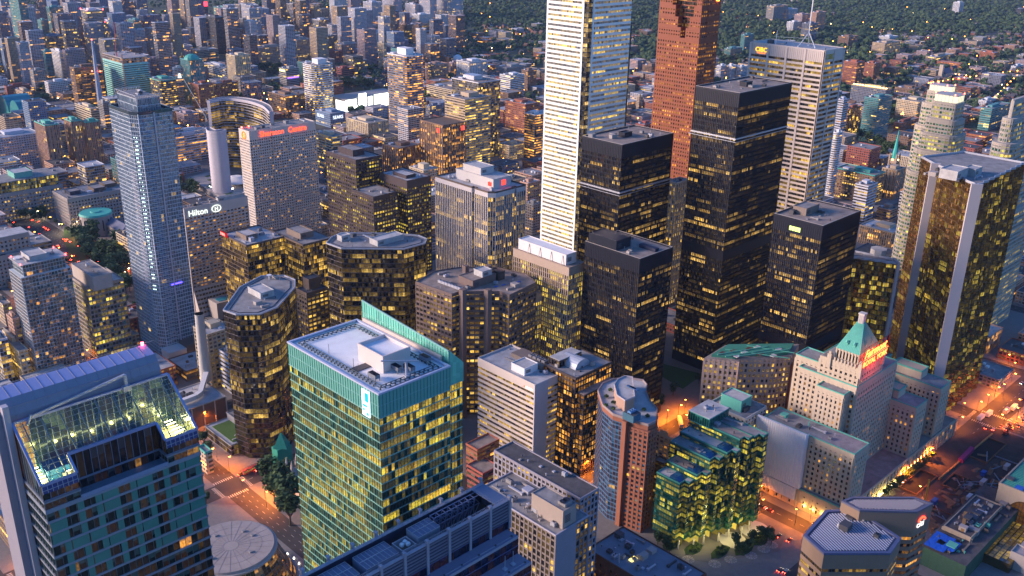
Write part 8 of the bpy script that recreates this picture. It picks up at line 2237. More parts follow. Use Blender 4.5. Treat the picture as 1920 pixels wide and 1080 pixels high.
for lb, px, py, pw in (('bright orange lamp over the crossing north of the concert hall', 430, 885, 6000), ('orange lamp at the far side of the same crossing, by the parked bus', 455, 930, 5000), ('orange lamp before the brown wall of the steam plant', 383, 800, 9000), ('orange lamp behind the steam plant corner', 395, 775, 7000),
                       ('orange lamp at the ramp mouth east of the curved tower', 1250, 795, 9000), ('orange lamp beside the truck at the ramp', 1283, 775, 7000), ('orange lamp between banded office and curved tower', 1100, 893, 9000), ('orange lamp in the gap between black tower and lawn', 1262, 545, 5000),
                       ('orange lamp over the street in front of the hotel facade', 1745, 868, 9000), ('orange lamp at the hotel street bend', 1700, 905, 7000), ('orange lamp at the far end of the hotel street', 1880, 745, 9000), ('orange lamp on the far corner by the gold tower', 1850, 765, 7000), ('orange lamp at the tail-light queue', 1905, 790, 7000),
                       ('orange lamp in the hospital forecourt', 125, 345, 12000), ('orange lamp beside the hospital ramp', 168, 338, 12000), ('lamp at the courthouse street end', 205, 338, 12000), ('orange lamp at street level right of the hotel taxi stand', 1490, 985, 6000),
                       ('orange lamp on the road below the concert hall steps', 497, 935, 6000), ('lamp by the trees beside the green tower', 500, 952, 5000), ('lamp below the trees at the green tower corner', 527, 960, 5000)):
 x, y = un(px, py, 0); street_lamp(x, y, .6, lb, power=pw*2.5, s=1.25)
for px, py, lb in ((188, 415, 'white plaza lamp nearest the law hall'), (143, 432, 'white plaza lamp in the paved strip beside the avenue'), (110, 437, 'white plaza lamp further left in the paved strip'), (70, 412, 'white plaza lamp under the avenue trees'), (240, 522, 'white lamp where the park meets the crossing')):
 x, y = un(px, py, 0); street_lamp(x, y, 0, lb, white=True, power=5000, s=1.2)

# ================================================================== vehicles
TAIL = emis((1, .04, .015), 70.); HEADL = emis((1, .9, .65), 22.); TYRE = mat((.02, .02, .02), .9)
def car_meshes(col):
 bm_ = mat(col, .3, .2, var=.05, streak=False)
 mb = MB(); pr = [(-2.1, .35), (-2.15, .8), (-1.9, 1.0), (1.0, .98), (2.05, .8), (2.15, .4)]
 for i in range(len(pr)):
  a, b = pr[i], pr[(i+1) % len(pr)]; mb.face([(a[0], -.88, a[1]), (b[0], -.88, b[1]), (b[0], .88, b[1]), (a[0], .88, a[1])])
 mb.face([(x, -.88, z) for x, z in pr]); mb.face([(x, .88, z) for x, z in pr][::-1]); body = mb.mesh('body', [bm_])
 mb = MB(); q = [(-1.6, .98), (-1.1, 1.5), (.3, 1.5), (1.0, .98)]
 for i in range(3): a, b = q[i], q[i+1]; mb.face([(a[0], -.76, a[1]), (a[0], .76, a[1]), (b[0], .7, b[1]), (b[0], -.7, b[1])], 1 if i == 1 else 0)
 mb.face([(x, -.73, z) for x, z in q]); mb.face([(x, .73, z) for x, z in q][::-1]); cab = mb.mesh('cabin', [mat((.02, .025, .03), .1, .2), bm_])
 return body, cab
mb = MB();
for i in range(10): a0, a1 = 2*pi*i/10, 2*pi*(i+1)/10; mb.face([(.33*cos(a0), -.1, .33+.33*sin(a0)), (.33*cos(a1), -.1, .33+.33*sin(a1)), (.33*cos(a1), .1, .33+.33*sin(a1)), (.33*cos(a0), .1, .33+.33*sin(a0))])
for s in (-.1, .1): mb.face([(.33*cos(2*pi*i/10), s, .33+.33*sin(2*pi*i/10)) for i in range(10)])
WHL = mb.mesh('wheel', [TYRE])
mb = MB(); mb.box(-2.2, -.16, .6, -2.13, .16, .82); TL = mb.mesh('tail_light', [TAIL]); mb = MB(); mb.box(2.1, -.16, .5, 2.18, .16, .72); HL = mb.mesh('headlight', [HEADL])
CARM = {k: car_meshes(c) for k, c in (('silver', (.45, .46, .48)), ('black', (.03, .03, .035)), ('white', (.7, .7, .7)), ('dark red', (.25, .03, .03)), ('grey', (.15, .15, .17)), ('yellow-orange', (.6, .3, .03)))}
def car(x, y, rz, colour, label=None, group=None, z=.05):
 t = thing('car', label or (colour+' car driving with red tail lights, in the downtown streets'), 'car', (x, y, z), group or ('%s cars on the downtown streets' % colour)); t.rotation_euler = (0, 0, rz)
 b, c = CARM[colour]
 for nm, me, loc in [('body', b, (0, 0, 0)), ('cabin', c, (0, 0, 0))]+[('wheel', WHL, (a, s, 0)) for a in (-1.35, 1.35) for s in (-.85, .85)]+[('tail_light', TL, (0, s, 0)) for s in (-.65, .65)]+[('headlight', HL, (0, s, 0)) for s in (-.62, .62)]:
  o = bpy.data.objects.new(nm, me); C.objects.link(o); o.parent = t; o.location = loc
 return t
def cars():
 r = random.Random(8); cs = list(CARM)
 for px, py in ((1848, 803), (1862, 806), (1878, 800), (1890, 797), (1897, 803), (1905, 793), (1895, 789), (1912, 783), (1918, 790), (1910, 800), (1886, 805), (1920, 780)):
  x, y = un(px, py, 0); c = r.choice(cs); car(x, y, .15, c, '%s car in the glowing tail-light queue by the roadworks' % c, '%s cars in the tail-light queue' % c)
 for (px, py, rz, c, lb) in ((1460, 1006, 0, 'black', 'black car on the street below the hotel taxi stand'), (1480, 1014, 0, 'dark red', 'dark red car trailing the black one below the taxi stand'), (1473, 1073, 0, 'silver', 'silver car at the bottom edge beside the beige faceted office'), (1462, 1070, 0, 'grey', 'grey car beside the silver one at the bottom edge'), (1292, 786, .9, 'silver', 'silver car at the orange-lit ramp junction'), (1443, 958, 1.57, 'dark red', 'dark red taxi waiting under the white sheeting'), (1428, 950, 1.57, 'black', 'black car parked under the white sheeting'),
        (452, 890, .1, 'yellow-orange', 'yellow-orange taxi at the crossing'), (485, 882, .1, 'silver', 'silver car leaving the crossing'), (462, 887, .1, 'grey', 'grey car in the crossing'), (1270, 538, 1.2, 'yellow-orange', 'yellow-orange taxi in the gap behind the black tower'), (234, 588, .3, 'silver', 'silver car at the foot of the ragged-crowned condominium'), (249, 592, .3, 'black', 'black car by the parking entrance below the condominium')):
  x, y = un(px, py, 0); car(x, y, rz, c, lb)
 n = 0
 for k in range(46):
  x = 340+r.choice((-13, -9.5, -6, 6, 9.5)); y = 840+k*8+r.uniform(-3, 3); c = r.choice(cs); car(x, y, pi/2, c, '%s car streaming up the wide tree-lined avenue' % c, '%s cars on the wide avenue' % c)
 for k in range(90):
  if n > 60: break
  c, w = r.choice(NS[:8]); y = r.uniform(180, 1500); s = r.choice((-1, 1)); x = c+s*w*.25
  if inview(x, y) and not blocked(x, y) and not occluded(x, y, 1): car(x, y, pi/2*s, r.choice(cs)); n += 1
  c, w = r.choice(EW[:6]); x = r.uniform(180, 1500); y = c-s*w*.25
  if inview(x, y) and not blocked(x, y) and not occluded(x, y, 1): car(x, y, 0 if s > 0 else pi, r.choice(cs)); n += 1
 x, y = un(1275, 795, 0); t = thing('truck', 'long cream trailer truck lit orange at the ramp', 'truck', (x, y, .05)); t.rotation_euler = (0, 0, .75)
 def tp(nm, b, m):
  mb = MB(); mb.box(*b); me = mb.mesh(nm, [m]); o = bpy.data.objects.new(nm, me); C.objects.link(o); o.parent = t
 tp('trailer', (-8, -1.3, 1.1, 4, 1.3, 4), OFFW); tp('cab', (4.6, -1.2, .8, 7, 1.2, 3.2), WHITE); tp('windscreen', (7, -1.05, 1.9, 7.06, 1.05, 2.9), BLACK)
 for a in (-7, -5.5, 3, 6):
  for s in (-1.2, 1.2):
   o = bpy.data.objects.new('wheel', WHL); C.objects.link(o); o.parent = t; o.location = (a, s, 0); o.scale = (1.5, 1.5, 1.5)
 for (px, py, rz, lb) in ((470, 884, .12, 'long white city bus crossing the orange-lit junction'),):
  x, y = un(px, py, 0); t = thing('bus', lb, 'bus', (x, y, .05)); t.rotation_euler = (0, 0, rz)
  tp('body', (-6, -1.3, .4, 6, 1.3, 3.1), mat((.5, .12, .08))); tp('window_band', (-5.8, -1.34, 1.6, 5.8, 1.34, 2.5), glass(lit=1, row=1, s=1.2))
  for a in (-4, 4):
   for s in (-1.2, 1.2): o = bpy.data.objects.new('wheel', WHL); C.objects.link(o); o.parent = t; o.location = (a, s, 0); o.scale = (1.4, 1.4, 1.4)
cars()

# ================================================================== trees
def tree_meshes(seed, leafm, n=420, oval=1.):
 r = random.Random(seed); mb = MB()
 mb.cyl(0, 0, 0, 3.0, .32, .2, n=7)
 for k in range(5):
  a = 2*pi*k/5+r.uniform(-.3, .3); mb.bar((0, 0, 2.4+r.uniform(0, .6)), (1.9*cos(a), 1.9*sin(a), 5+r.uniform(0, 1)), .1)
 trunk = mb.mesh('trunk', [mat((.09, .065, .045))])
 mb = MB(); cl = [(r.uniform(-1.7, 1.7), r.uniform(-1.7, 1.7), r.uniform(4, 7.4)*oval, r.uniform(1.2, 2.1)) for _ in range(11)]
 for k in range(n):
  cx, cy_, cz, cr = r.choice(cl)
  a, b, d = r.uniform(0, 2*pi), r.uniform(-1, 1), cr*r.uniform(.55, 1.05); s = math.sqrt(1-b*b)
  x, y, z = cx+d*s*cos(a), cy_+d*s*sin(a), cz+d*b*.85
  t = r.uniform(0, 2*pi); w = r.uniform(.28, .55); ti = r.uniform(-.6, .6)
  u = (cos(t)*w, sin(t)*w, ti*w); v = (-sin(t)*w*.8, cos(t)*w*.8, r.uniform(-.5, .8)*w)
  mb.face([(x-u[0]-v[0], y-u[1]-v[1], z-u[2]-v[2]), (x+u[0]-v[0], y+u[1]-v[1], z+u[2]-v[2]), (x+u[0]+v[0]*.6, y+u[1]+v[1]*.6, z+u[2]+v[2]), (x-u[0]+v[0], y-u[1]+v[1], z-u[2]+v[2])], k % 2)
 return trunk, mb.mesh('crown', leafm)
TM = [tree_meshes(i, LEAF if i % 2 else LEAFD, 460, 1+.08*i) for i in range(5)]
def tree(x, y, s, label, group, cat='tree', name='street_tree'):
 t = thing(name, label, cat, (x, y, .1), group); t.rotation_euler = (0, 0, rr.uniform(0, 6.28)); t.scale = (s*rr.uniform(.9, 1.15), s*rr.uniform(.9, 1.15), s)
 a, b = TM[rr.randrange(5)]
 for nm, me in (('trunk', a), ('crown', b)): o = bpy.data.objects.new(nm, me); C.objects.link(o); o.parent = t
TREES = []
def trees():
 r = random.Random(12)
 park = [(118, 430), (150, 470), (210, 600), (236, 590), (236, 470), (205, 455), (175, 430), (140, 425)]
 pp = [(135, 440), (175, 432), (200, 455), (240, 480), (245, 560), (205, 545), (165, 490)]
 k = 0
 while k < 46:
  px, py = r.uniform(115, 250), r.uniform(425, 590)
  if inside(ccw(pp), px, py):
   x, y = un(px, py, 0)
   if not blocked(x, y): tree(x, y, r.uniform(1.6, 2.3), 'full dark green tree in the park by the law hall', 'trees filling the park by the law hall', name='park_tree'); k += 1
 k = 0
 while k < 16:
  px, py = r.uniform(38, 105), r.uniform(385, 418)
  x, y = un(px, py, 0)
  if not blocked(x, y): tree(x, y, r.uniform(1.1, 1.6), 'tree in the grove below the lit grey office', 'trees in the grove by the avenue', name='grove_tree')
  k += 1
 for i in range(24):
  for dx in (-19, 19.5):
   y = 760+i*17
   if not blocked(340+dx, y) and inview(340+dx, y): tree(340+dx, y, .75, 'small round tree in the row along the wide avenue', 'small trees along the avenue')
 for px, py, s, lb in ((500, 905, 1.9, 'dark tree behind the netted steeple'), (528, 920, 2.3, 'big green tree in front of the netted steeple'), (543, 950, 2.5, 'largest tree at the foot of the green glass tower'), (545, 985, 2.3, 'lowest tree against the green glass tower'), (515, 945, 1.9, 'round tree at the pavement edge by the green tower'),
                          (383, 835, 1.1, 'tree by the green-roofed pavilion'), (392, 850, 1., 'small tree in front of the green-roofed pavilion'), (372, 940, 1., 'tree at the concert hall corner'), (388, 945, .9, 'small tree beside the concert hall entrance'), (1224, 760, 1.5, 'dark tree beside the ramp and black tower'), (1238, 770, 1.3, 'dark tree at the ramp edge'), (1262, 742, 1.2, 'tree on the plaza corner below the lawn'), (1310, 720, 1., 'tree at the plaza by the pink granite office')):
  x, y = un(px, py, 0); tree(x, y, s, lb, None, name='city_tree')
 for k in range(22):
  px, py = 1235+k*10+r.uniform(-4, 4), 1030+14*sin(k*.9)-abs(k-11)*.8
  x, y = un(px, py, 0)
  if not blocked(x, y): tree(x, y, r.uniform(.7, 1.0), 'low clipped tree in the forecourt planting of the stepped green office', 'trees in the forecourt planting', name='forecourt_tree')
 for k in range(12):
  px, py = 1650+k*8, 945-k*6.3
  x, y = un(px+8, py-12, 0); tree(x, y, .7, 'small street tree strung with lamps before the hotel facade', 'street trees before the hotel facade')
 for px, py in ((1640, 278), (1650, 284), (1660, 288), (1625, 272), (1612, 268), (1600, 270), (1670, 292), (1690, 300), (1700, 290), (1630, 290), (1645, 296), (1655, 300)):
  x, y = un(px, py, 0); tree(x, y, 2.2, 'tree in the dark square by the church spire', 'trees in the square by the spire', name='park_tree')
 for k in range(14):
  px, py = 640+k*4.4, 165+r.uniform(-5, 5); x, y = un(px, py, 0); tree(x, y, 2.2, 'tree in the dark grove above the bright billboards', 'trees in the grove above the billboards', name='park_tree')
 for k in range(12):
  px, py = 475+k*4.4, 138+r.uniform(-5, 4); x, y = un(px, py, 0); tree(x, y, 2.0, 'tree in the strip below the long grey apartment slab', 'trees below the long grey slab', name='park_tree')
 for k in range(10):
  px, py = 340+r.uniform(-10, 30), 362+r.uniform(-12, 12); x, y = un(px, py, 0)
  if not blocked(x, y): tree(x, y, 1.5, 'tree beside the raised plaza deck', 'trees beside the plaza deck', name='park_tree')
trees()

# ================================================================== generic low-rise, houses, wooded ravines
import numpy as np
def density(px, py):
 """wooded share, from where the ground shows trees in the photograph"""
 if px > 1190 and py < 118: return .93 if not (1640 < px and 62 < py) else .72
 if px > 1400 and py < 205: return .62
 if px > 858 and py < 125: return .92 if py < 50 else .80
 if px > 440 and px < 620 and py < 40: return .75
 if 560 < px < 860 and py < 165: return .38
 if px > 1540 and py < 240: return .25
 if py < 110: return .3
 if py < 220: return .12
 return 0.
def px0(x, y): return proj(x, y, 0)[0]
def city_fill():
 r = random.Random(77)
 cols = ['beige', 'grey', 'brick', 'mauve', 'brown', 'pale', 'pink', 'cream', 'slate', 'red']
 made = 0
 order = []
 xs = sorted(c for c, w in NS); ys = sorted(c for c, w in EW)
 lots = []
 for i in range(len(xs)-1):
  for j in range(len(ys)-1):
   x0, x1, y0, y1 = xs[i]+12, xs[i+1]-12, ys[j]+12, ys[j+1]-12
   if i+1 < len(xs) and abs(xs[i]-340) < 1: x0 += 10
   if abs(xs[i+1]-340) < 1: x1 -= 10
   nx_ = max(1, round((x1-x0)/38)); ny_ = max(1, round((y1-y0)/36))
   for a in range(nx_):
    for b in range(ny_):
     lots.append((x0+(x1-x0)*a/nx_, y0+(y1-y0)*b/ny_, (x1-x0)/nx_, (y1-y0)/ny_))
 r.shuffle(lots); lots.sort(key=lambda l: hypot(l[0], l[1]))
 hts = ['low', 'two-storey', 'four-storey', 'mid-rise', 'tall', 'high']
 for x, y, w, d in lots:
  cx, cy_ = x+w/2, y+d/2
  D = hypot(cx, cy_)
  if not inview(cx, cy_, 0, 40) or D > (4300 if px0(cx, cy_) < 880 else 3300): continue
  px, py = proj(cx, cy_, 0)
  if D < 330: continue
  if r.random() < density(px, py)*1.05: continue
  if px > 1690 and py > 760: continue
  if 225 < px < 560 and 860 < py < 1080: continue
  if 100 < px < 260 and 415 < py < 600: continue
  if 1180 < px < 1330 and 640 < py < 860: continue
  if 1220 < px < 1480 and 980 < py: continue
  m = 2.; x0, y0, x1, y1 = x+m, y+m, x+w-r.uniform(m, 9), y+d-r.uniform(m, 9)
  P = rect(x0, y0, x1, y1); tests = P+[(cx, cy_), ((x0+x1)/2, y0), (x0, (y0+y1)/2), ((x0+x1)/2, y1), (x1, (y0+y1)/2)]
  if any(blocked(*q) for q in tests): continue
  if any(b[0] < x1 and b[2] > x0 and b[1] < y1 and b[3] > y0 and any(inside(P, *q) for q in p) for b, p in FOOT): continue
  if D < 1000: H = r.uniform(7, 18)
  else: H = r.choice((8, 10, 12, 14, 18, 22, 30)) if D < 1900 else r.choice((7, 9, 11, 14, 18, 26))
  if r.random() < (.22 if px < 640 else .10) and px < 880 and D > 1350: H = r.uniform(40, 80)
  col = r.choice(cols); sty = r.choice(('punch', 'punch', 'ribbon', 'vert', 'balc'))
  def hides(h):
   q = [proj(a, b, h) for a, b in P]; l, t_, r_ = min(a[0] for a in q), min(a[1] for a in q), max(a[0] for a in q)
   return any(D < s[4] and l < s[2]-1 and r_ > s[0]+1 and t_ < s[1]+(s[3]-s[1])*.6 and proj(cx, cy_, 0)[1] > s[1] for s in SCR)
  far_out = D > 2100 and px < 870 and not (590 < px and py < 75) and r.random() < .5
  if far_out:
   H = r.uniform(45, 115) if r.random() < .75 else r.uniform(15, 40); col = r.choice(('white', 'pale', 'blue', 'mauve', 'grey', 'pale', 'pale', 'slate',  'beige')); sty = r.choice(('vert', 'balc', 'glass', 'punch')); x1 = min(x1, x0+r.choice((18, 24, 30, 38))); y1 = min(y1, y0+r.choice((16, 22, 28, 36))); P = rect(x0, y0, x1, y1)
  elif hides(H): H = r.uniform(7, 12)
  if not far_out and H < 35 and px < 880 and D > 1250 and r.random() < (.5 if py < 200 else .25)*(1 if px < 640 else .45):
   for h2 in (r.uniform(60, 120), r.uniform(40, 80), r.uniform(30, 50)):
    if not hides(h2): H = h2; break
   if H > 30: col = r.choice(('white', 'pale', 'blue', 'mauve', 'grey', 'pale', 'teal', 'slate',  'beige')); sty = r.choice(('vert', 'balc', 'glass', 'punch')); x1 = min(x1, x0+26); y1 = min(y1, y0+26); P = rect(x0, y0, x1, y1)
  if not far_out and hides(H): continue
  made += 1
  FILL.append((P, H, col, sty))
  if made > 1250: break
for b_, h_ in (((420, 1000, 640, 1290), 99), ((540, 500, 700, 640), 240), ((700, 380, 840, 620), 240)):
 note_screen(rect(*b_), h_)
for q_ in ((338, 100, 385, 205), (190, 95, 280, 200), (165, 70, 192, 195), (645, 160, 730, 215), (448, 225, 590, 420)): SCR.append((*q_, 2600))
FILL = []
city_fill()
def build_fill():
 r = random.Random(5); cnt = {}
 for k, (P, H, col, sty) in enumerate(FILL):
  c = cen(P); D = hypot(*c)
  wh = 'brick' if col in ('brick', 'red') else 'stucco' if col in ('beige', 'cream', 'pink') else 'concrete'
  ht = 'low' if H < 11 else 'middling' if H < 25 else 'tall'
  rf = r.choice(('pale', 'dark', 'grey'))
  z = 'in the blocks near the civic towers' if c[1] > 600 and c[0] < 800 and D < 1500 else 'between the near office towers' if D < 900 else 'in the far eastern blocks' if c[0] > c[1]*1.1 else 'in the far northern blocks' if c[1] > 1.3*c[0] else 'in the distant middle blocks'
  win = {'punch': 'square windows', 'ribbon': 'window bands', 'vert': 'upright piers', 'balc': 'balcony lines', 'glass': 'glass walls'}[sty]
  lb = '%s %s %s block, %s roof, %s, %s' % (ht, col, wh, rf, win, z)
  t = thing('tower_block' if H > 44 else 'shop_block' if H < 8.5 else 'apartment_block' if sty == 'balc' else 'warehouse_block' if wh == 'brick' and H < 12 else wh+'_block', lb, 'building', (*c, 0), lb.replace(' block,', ' blocks,'))
  claim(P, .5)
  mb = MB(); farbox(mb, P, 0, H, sty, off=r.randrange(60))
  roof = {'pale': LROOF, 'dark': DROOF, 'grey': GRAVEL}[rf]
  mb.build('facade', [farmat(col, sty, .07 if D > 2000 else .12 if D > 900 else .18), roof], t)
  mb = MB(); mb.ring(offset(P, .15), .4, H-.3, H+.8); mb.build('parapet', mat(COLS[col]), t)
  b = bbox(P); w, d = b[2]-b[0], b[3]-b[1]
  for q in range(1 if D > 1700 else 2 if D > 1200 else 4):
   x, y = b[0]+w*r.uniform(.12, .75), b[1]+d*r.uniform(.12, .75); s = r.uniform(1, 2.6); mb = MB(); mb.box(x, y, H, x+s*1.6, y+s, H+r.uniform(1, 2.8)); mb.build('plant_box', r.choice((LSTEEL, GREY, DGREY, WHITE, mat(COLS[col]))), t)
build_fill()

def houses():
 r = random.Random(31)
 brickm = [mat((.22, .09, .06)), mat((.30, .18, .12)), mat((.40, .36, .33)), mat((.17, .08, .06))]; roofm = [mat((.07, .07, .085), .8), mat((.14, .09, .07), .8), mat((.10, .10, .12), .8)]
 winm = emis((1, .55, .16), 3.2)
 def geo(mb, x, y, s, rz, L=11, W_=8, h=6, mi=(0, 1, 2), lit=True):
  c, n = cos(rz), sin(rz); R = lambda a, b, z: (x+(a*c-b*n)*s, y+(a*n+b*c)*s, z*s)
  q = [(-L/2, -W_/2), (L/2, -W_/2), (L/2, W_/2), (-L/2, W_/2)]
  for i in range(4): a, b = q[i], q[(i+1) % 4]; mb.face([R(*a, 0), R(*b, 0), R(*b, h), R(*a, h)], mi[0])
  e = .5
  mb.face([R(-L/2-e, -W_/2-e, h-.3), R(L/2+e, -W_/2-e, h-.3), R(L/2+e, 0, h+3.4), R(-L/2-e, 0, h+3.4)], mi[1]); mb.face([R(L/2+e, W_/2+e, h-.3), R(-L/2-e, W_/2+e, h-.3), R(-L/2-e, 0, h+3.4), R(L/2+e, 0, h+3.4)], mi[1])
  for sx in (-1, 1): mb.face([R(sx*L/2, -W_/2, h), R(sx*L/2, W_/2, h), R(sx*L/2, 0, h+3.2)], mi[0])
  cx0 = L*.25
  for (a, b) in ((cx0-.5, cx0+.5),):
   for f in ([(a, -.5), (b, -.5)], [(b, -.5), (b, .5)], [(b, .5), (a, .5)], [(a, .5), (a, -.5)]): mb.face([R(*f[0], h+2), R(*f[1], h+2), R(*f[1], h+4.6), R(*f[0], h+4.6)], mi[0])
  if lit:
   for (a, z) in ((-3, 1.2), (2, 1.2), (2, 4)):
    mb.face([R(a, -W_/2-.06, z), R(a+1.4, -W_/2-.06, z), R(a+1.4, -W_/2-.06, z+1.5), R(a, -W_/2-.06, z+1.5)], mi[2]);
   mb.face([R(-L/2-.06, 1, z_) for z_ in (1.2,)]+[R(-L/2-.06, -1, 1.2), R(-L/2-.06, -1, 2.6), R(-L/2-.06, 1, 2.6)], mi[2])
 protos = []
 for k in range(8):
  mb = MB(); geo(mb, 0, 0, 1, 0, L=r.uniform(9, 14), W_=r.uniform(7.5, 10), h=r.uniform(5, 7.5), lit=k % 2 == 0); protos.append((mb.mesh('house', [brickm[k % 4], roofm[k % 3], winm]), k))
 pos = []
 tries = 0
 while len(pos) < 1500 and tries < 60000:
  tries += 1
  px = r.uniform(440, 1960); py = r.uniform(-30, 240)
  x, y = un(px, py, 0)
  if density(px, py) < .3: continue
  if r.random() > {.93: .05, .92: .05, .80: .25, .75: .2, .72: .35, .62: .4}.get(density(px, py), .7): continue
  y = round(y/34)*34+r.choice((-7, 7)); x = round(x/13)*13
  if not road_ok(x, y, 3) or blocked(x, y) or hypot(x, y) > 4600: continue
  if any(abs(x-a) < 12 and abs(y-b) < 12 for a, b in pos[-400:]): continue
  pos.append((x, y))
 pos = sorted(set(pos), key=lambda p: hypot(*p))
 shade = ['dark brick', 'tan brick', 'pale stucco', 'deep red brick']; rfs = ['slate-grey', 'brown', 'charcoal']
 for x, y in pos[:300]:
  me, k = protos[r.randrange(8)]; o = bpy.data.objects.new('house', me); C.objects.link(o); o.location = (x, y, 0); o.rotation_euler = (0, 0, r.choice((0, pi/2))+r.uniform(-.05, .05)); o.scale = (1.15,)*3
  lb = 'small %s house with %s gable roof%s among the eastern trees' % (shade[k % 4], rfs[k % 3], ', windows lit,' if k % 2 == 0 else ', windows dark,'); tag(o, lb, 'house', 'small %s houses with %s roofs %s' % (shade[k % 4], rfs[k % 3], 'lit' if k % 2 == 0 else 'unlit'))
 mb = MB()
 for x, y in pos[300:]: j = r.randrange(4); geo(mb, x, y, 1.15, r.choice((0, pi/2)), mi=(j, 4+r.randrange(3), 7), lit=r.random() < .35)
 if mb.v: o = mb.build('distant_houses', brickm+roofm+[winm], None, (0, 0, 0)); tag(o, 'distant rows of small gabled houses among the trees', 'houses', kind='stuff')
 return pos
HP = houses()

def woods():
 r = np.random.default_rng(5)
 def ball():
  v = []; f = []
  rings = [(-.55, .75), (.05, 1.0), (.6, .72)]
  for z, rad in rings:
   for k in range(7): a = 2*pi*(k+(.5 if z > 0 else 0))/7; v.append((rad*cos(a), rad*sin(a), z))
  v.append((0, 0, 1.0)); v.append((0, 0, -.9))
  for i in range(2):
   for k in range(7): a, b = i*7+k, i*7+(k+1) % 7; f.append((a, b, b+7)); f.append((a, b+7, a+7))
  for k in range(7): f.append((14+k, 14+(k+1) % 7, 21)); f.append(((k+1) % 7, k, 22))
  return np.array(v), np.array(f)
 bv, bf = ball()
 hp = np.array(HP) if len(HP) else np.zeros((1, 2))
 V = []; F = []; M = []; n = 0; tries = 0
 R_ = random.Random(4); cells = {}
 for x, y in HP: cells.setdefault((int(x//10), int(y//10)), []).append((x, y))
 foot = [(b, p) for b, p in FOOT]
 total = 0
 while total < 15000 and tries < 260000:
  tries += 1
  px = R_.uniform(-20, 1950)
  py = -30+ (R_.random()**1.5)*290
  dn = density(px, py)
  if dn <= 0 or R_.random() > dn: continue
  x, y = un(px, py, 0)
  if hypot(x, y) > 5200: continue
  if not road_ok(x, y, -1) and R_.random() < .8: continue
  if (int(x//10), int(y//10)) in cells: continue
  if dn < .85 and (sin(x*.021)+sin(y*.027+1)+sin((x+y)*.013)) < -.3 and R_.random() < .75: continue
  if any(b[0]-3 < x < b[2]+3 and b[1]-3 < y < b[3]+3 for b, p in foot): continue
  s = R_.uniform(4.5, 8.5)*(1.15 if dn > .8 else 1); nb = 2
  for j in range(nb):
   q = bv*(s*R_.uniform(.55, .9)); q = q*(1+r.uniform(-.28, .28, (len(q), 1)))
   q[:, 2] *= R_.uniform(.7, 1.0)
   q = q+np.array([x+R_.uniform(-.6, .6)*s, y+R_.uniform(-.6, .6)*s, s*R_.uniform(.8, 1.35)])
   V.append(q); F.append(bf+n); n += len(q); M += [R_.randrange(3)]*len(bf)
  total += 1
 V = np.concatenate(V); F = np.concatenate(F)
 me = bpy.data.meshes.new('woodland'); me.from_pydata(V.tolist(), [], F.tolist())
 for c in ((.025, .05, .022), (.045, .08, .03), (.06, .095, .035)): me.materials.append(mat(c, .95, var=.5, scale=.35, streak=False))
 me.polygons.foreach_set('material_index', np.array(M, dtype=np.int32)); me.update()
 o = bpy.data.objects.new('woodland', me); C.objects.link(o); tag(o, 'dense dark green tree canopy of the far ravines and neighbourhoods', 'woodland', kind='stuff')
woods()

def far_lights():
 """street lights of the far quarters: small glowing heads on poles"""
 r = random.Random(15); n = 0; tries = 0
 mb = MB(); mb.cyl(0, 0, 0, 10, .15, n=5); pole = mb.mesh('pole', [DGREY])
 mb = MB(); mb.cyl(0, 0, 10, 11.5, 1.0, .6, n=6); hd = mb.mesh('lamp_head', [emis((1, .28, .035), 24.)]); hd2 = mb.mesh('lamp_head', [emis((1, .7, .35), 12.)])
 pts = []
 for k in range(17):
  t = k/16; px = 1870-130*(t)+50*(1-t)**2; py = 138+24*t**1.4+4*sin(t*3); pts.append((px, py+2))
 for k in range(8): pts.append((1905-k*6, 150+k*6))
 def put(x, y, white=False):
  t = thing('distant_street_lamp', ('white' if white else 'orange')+' point of light of a far street lamp among houses and trees', 'street lamp', (x, y, 0), '%s street lamps in the far quarters' % ('white' if white else 'orange'))
  for nm, me in (('pole', pole), ('lamp_head', hd2 if white else hd)): o = bpy.data.objects.new(nm, me); C.objects.link(o); o.parent = t
 for p in pts: put(*un(*p, 0)); n += 1
 while n < 299 and tries < 9000:
  tries += 1
  px = r.uniform(0, 1920); py = r.uniform(0, 300)
  x, y = un(px, py, 0)
  if r.random() < .8:
   if r.random() < .5: c, w = min(NS, key=lambda q: abs(q[0]-x)); x = c+w/2
   else: c, w = min(EW, key=lambda q: abs(q[0]-y)); y = c+w/2
  if not inview(x, y) or blocked(x, y) or hypot(x, y) < 1000: continue
  put(x, y, r.random() < .12); n += 1
far_lights()
P = [un(*q, 0) for q in ((1860, 168), (1885, 152), (1925, 146), (1940, 152), (1940, 176), (1900, 172))]; patch('park_lawn', P, .3, mat((.07, .10, .035), .95, var=.3, scale=.1, streak=False))
P = [un(*q, 0) for q in ((1358, 12), (1390, 10), (1425, 16), (1422, 26), (1380, 30), (1362, 22))]; patch('sports_field', P, 3.5, mat((.09, .13, .05), .95, var=.2, scale=.05, streak=False))
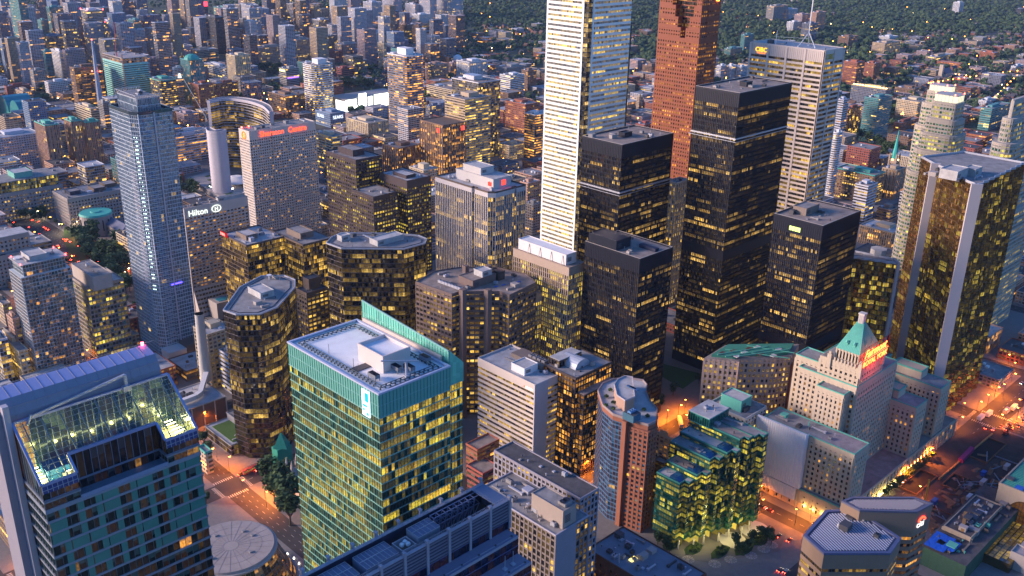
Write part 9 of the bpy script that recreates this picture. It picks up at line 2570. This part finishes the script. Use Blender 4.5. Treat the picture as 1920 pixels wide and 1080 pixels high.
# ================================================================== air, sky, sun, camera
def haze(dens=1.0e-4):
 m, nt, out = newmat('haze'); v = N(nt, 'ShaderNodeVolumePrincipled'); v.inputs['Density'].default_value = dens; v.inputs['Color'].default_value = (.42, .62, 1., 1); v.inputs['Anisotropy'].default_value = .1
 nt.links.new(v.outputs[0], out.inputs['Volume'])
 mb = MB(); mb.box(-1500, -900, -1, 6500, 6500, 352); o = mb.build('haze', m, None, (0, 0, 0)); tag(o, 'thin blue evening haze over the whole city', 'haze', kind='stuff')
HAZE = 2.8e-5
if HAZE: haze(HAZE)
w = bpy.data.worlds.new('World'); bpy.context.scene.world = w; w.use_nodes = True; nt = w.node_tree; nt.nodes.clear()
SUN_AZ = radians(137)      # towards the afterglow, measured from +x
SUN_EL = radians(4.0)
sky = N(nt, 'ShaderNodeTexSky'); sky.sky_type = 'NISHITA'; sky.sun_disc = False; sky.sun_elevation = SUN_EL; sky.sun_rotation = radians(90)-SUN_AZ
sky.air_density = 1.0; sky.dust_density = .6; sky.ozone_density = 3.0
bg = N(nt, 'ShaderNodeBackground'); bg.inputs[1].default_value = .112
tint = mixc(nt, 1., sky.outputs[0], (.64, .82, 1.22), 'MULTIPLY')
nt.links.new(tint, bg.inputs[0]); o_ = N(nt, 'ShaderNodeOutputWorld'); nt.links.new(bg.outputs[0], o_.inputs[0])
l = bpy.data.lights.new('sun', 'SUN'); l.energy = 1.6; l.angle = radians(18); l.color = (1, .74, .60)
s = bpy.data.objects.new('sun', l); C.objects.link(s)
from mathutils import Vector, Matrix
el = radians(16)
d = Vector((cos(SUN_AZ)*cos(el), sin(SUN_AZ)*cos(el), sin(el))); s.rotation_euler = d.to_track_quat('Z', 'Y').to_euler()
cam = bpy.data.cameras.new('camera'); cam.sensor_width = 36; cam.lens = FOC/1920*36; cam.clip_start = 1; cam.clip_end = 30000
co = bpy.data.objects.new('camera', cam); C.objects.link(co)
M_ = Matrix(((RGT[0], UPV[0], -FWD[0], 0), (RGT[1], UPV[1], -FWD[1], 0), (RGT[2], UPV[2], -FWD[2], CAMH), (0, 0, 0, 1))); co.matrix_world = M_
sc = bpy.context.scene; sc.camera = co
sc.view_settings.view_transform = 'Standard'; sc.view_settings.look = 'None'; sc.view_settings.gamma = 1; sc.view_settings.exposure = 2.12
sc.render.engine = 'CYCLES'; cy = sc.cycles
cy.use_denoising = True
try: cy.denoiser = 'OPENIMAGEDENOISE'
except Exception: pass
cy.max_bounces = 5; cy.diffuse_bounces = 2; cy.glossy_bounces = 3; cy.transmission_bounces = 4; cy.transparent_max_bounces = 8; cy.volume_bounces = 0
cy.sample_clamp_indirect = 4; cy.sample_clamp_direct = 0; cy.caustics_reflective = False; cy.caustics_refractive = False
cy.use_light_tree = True
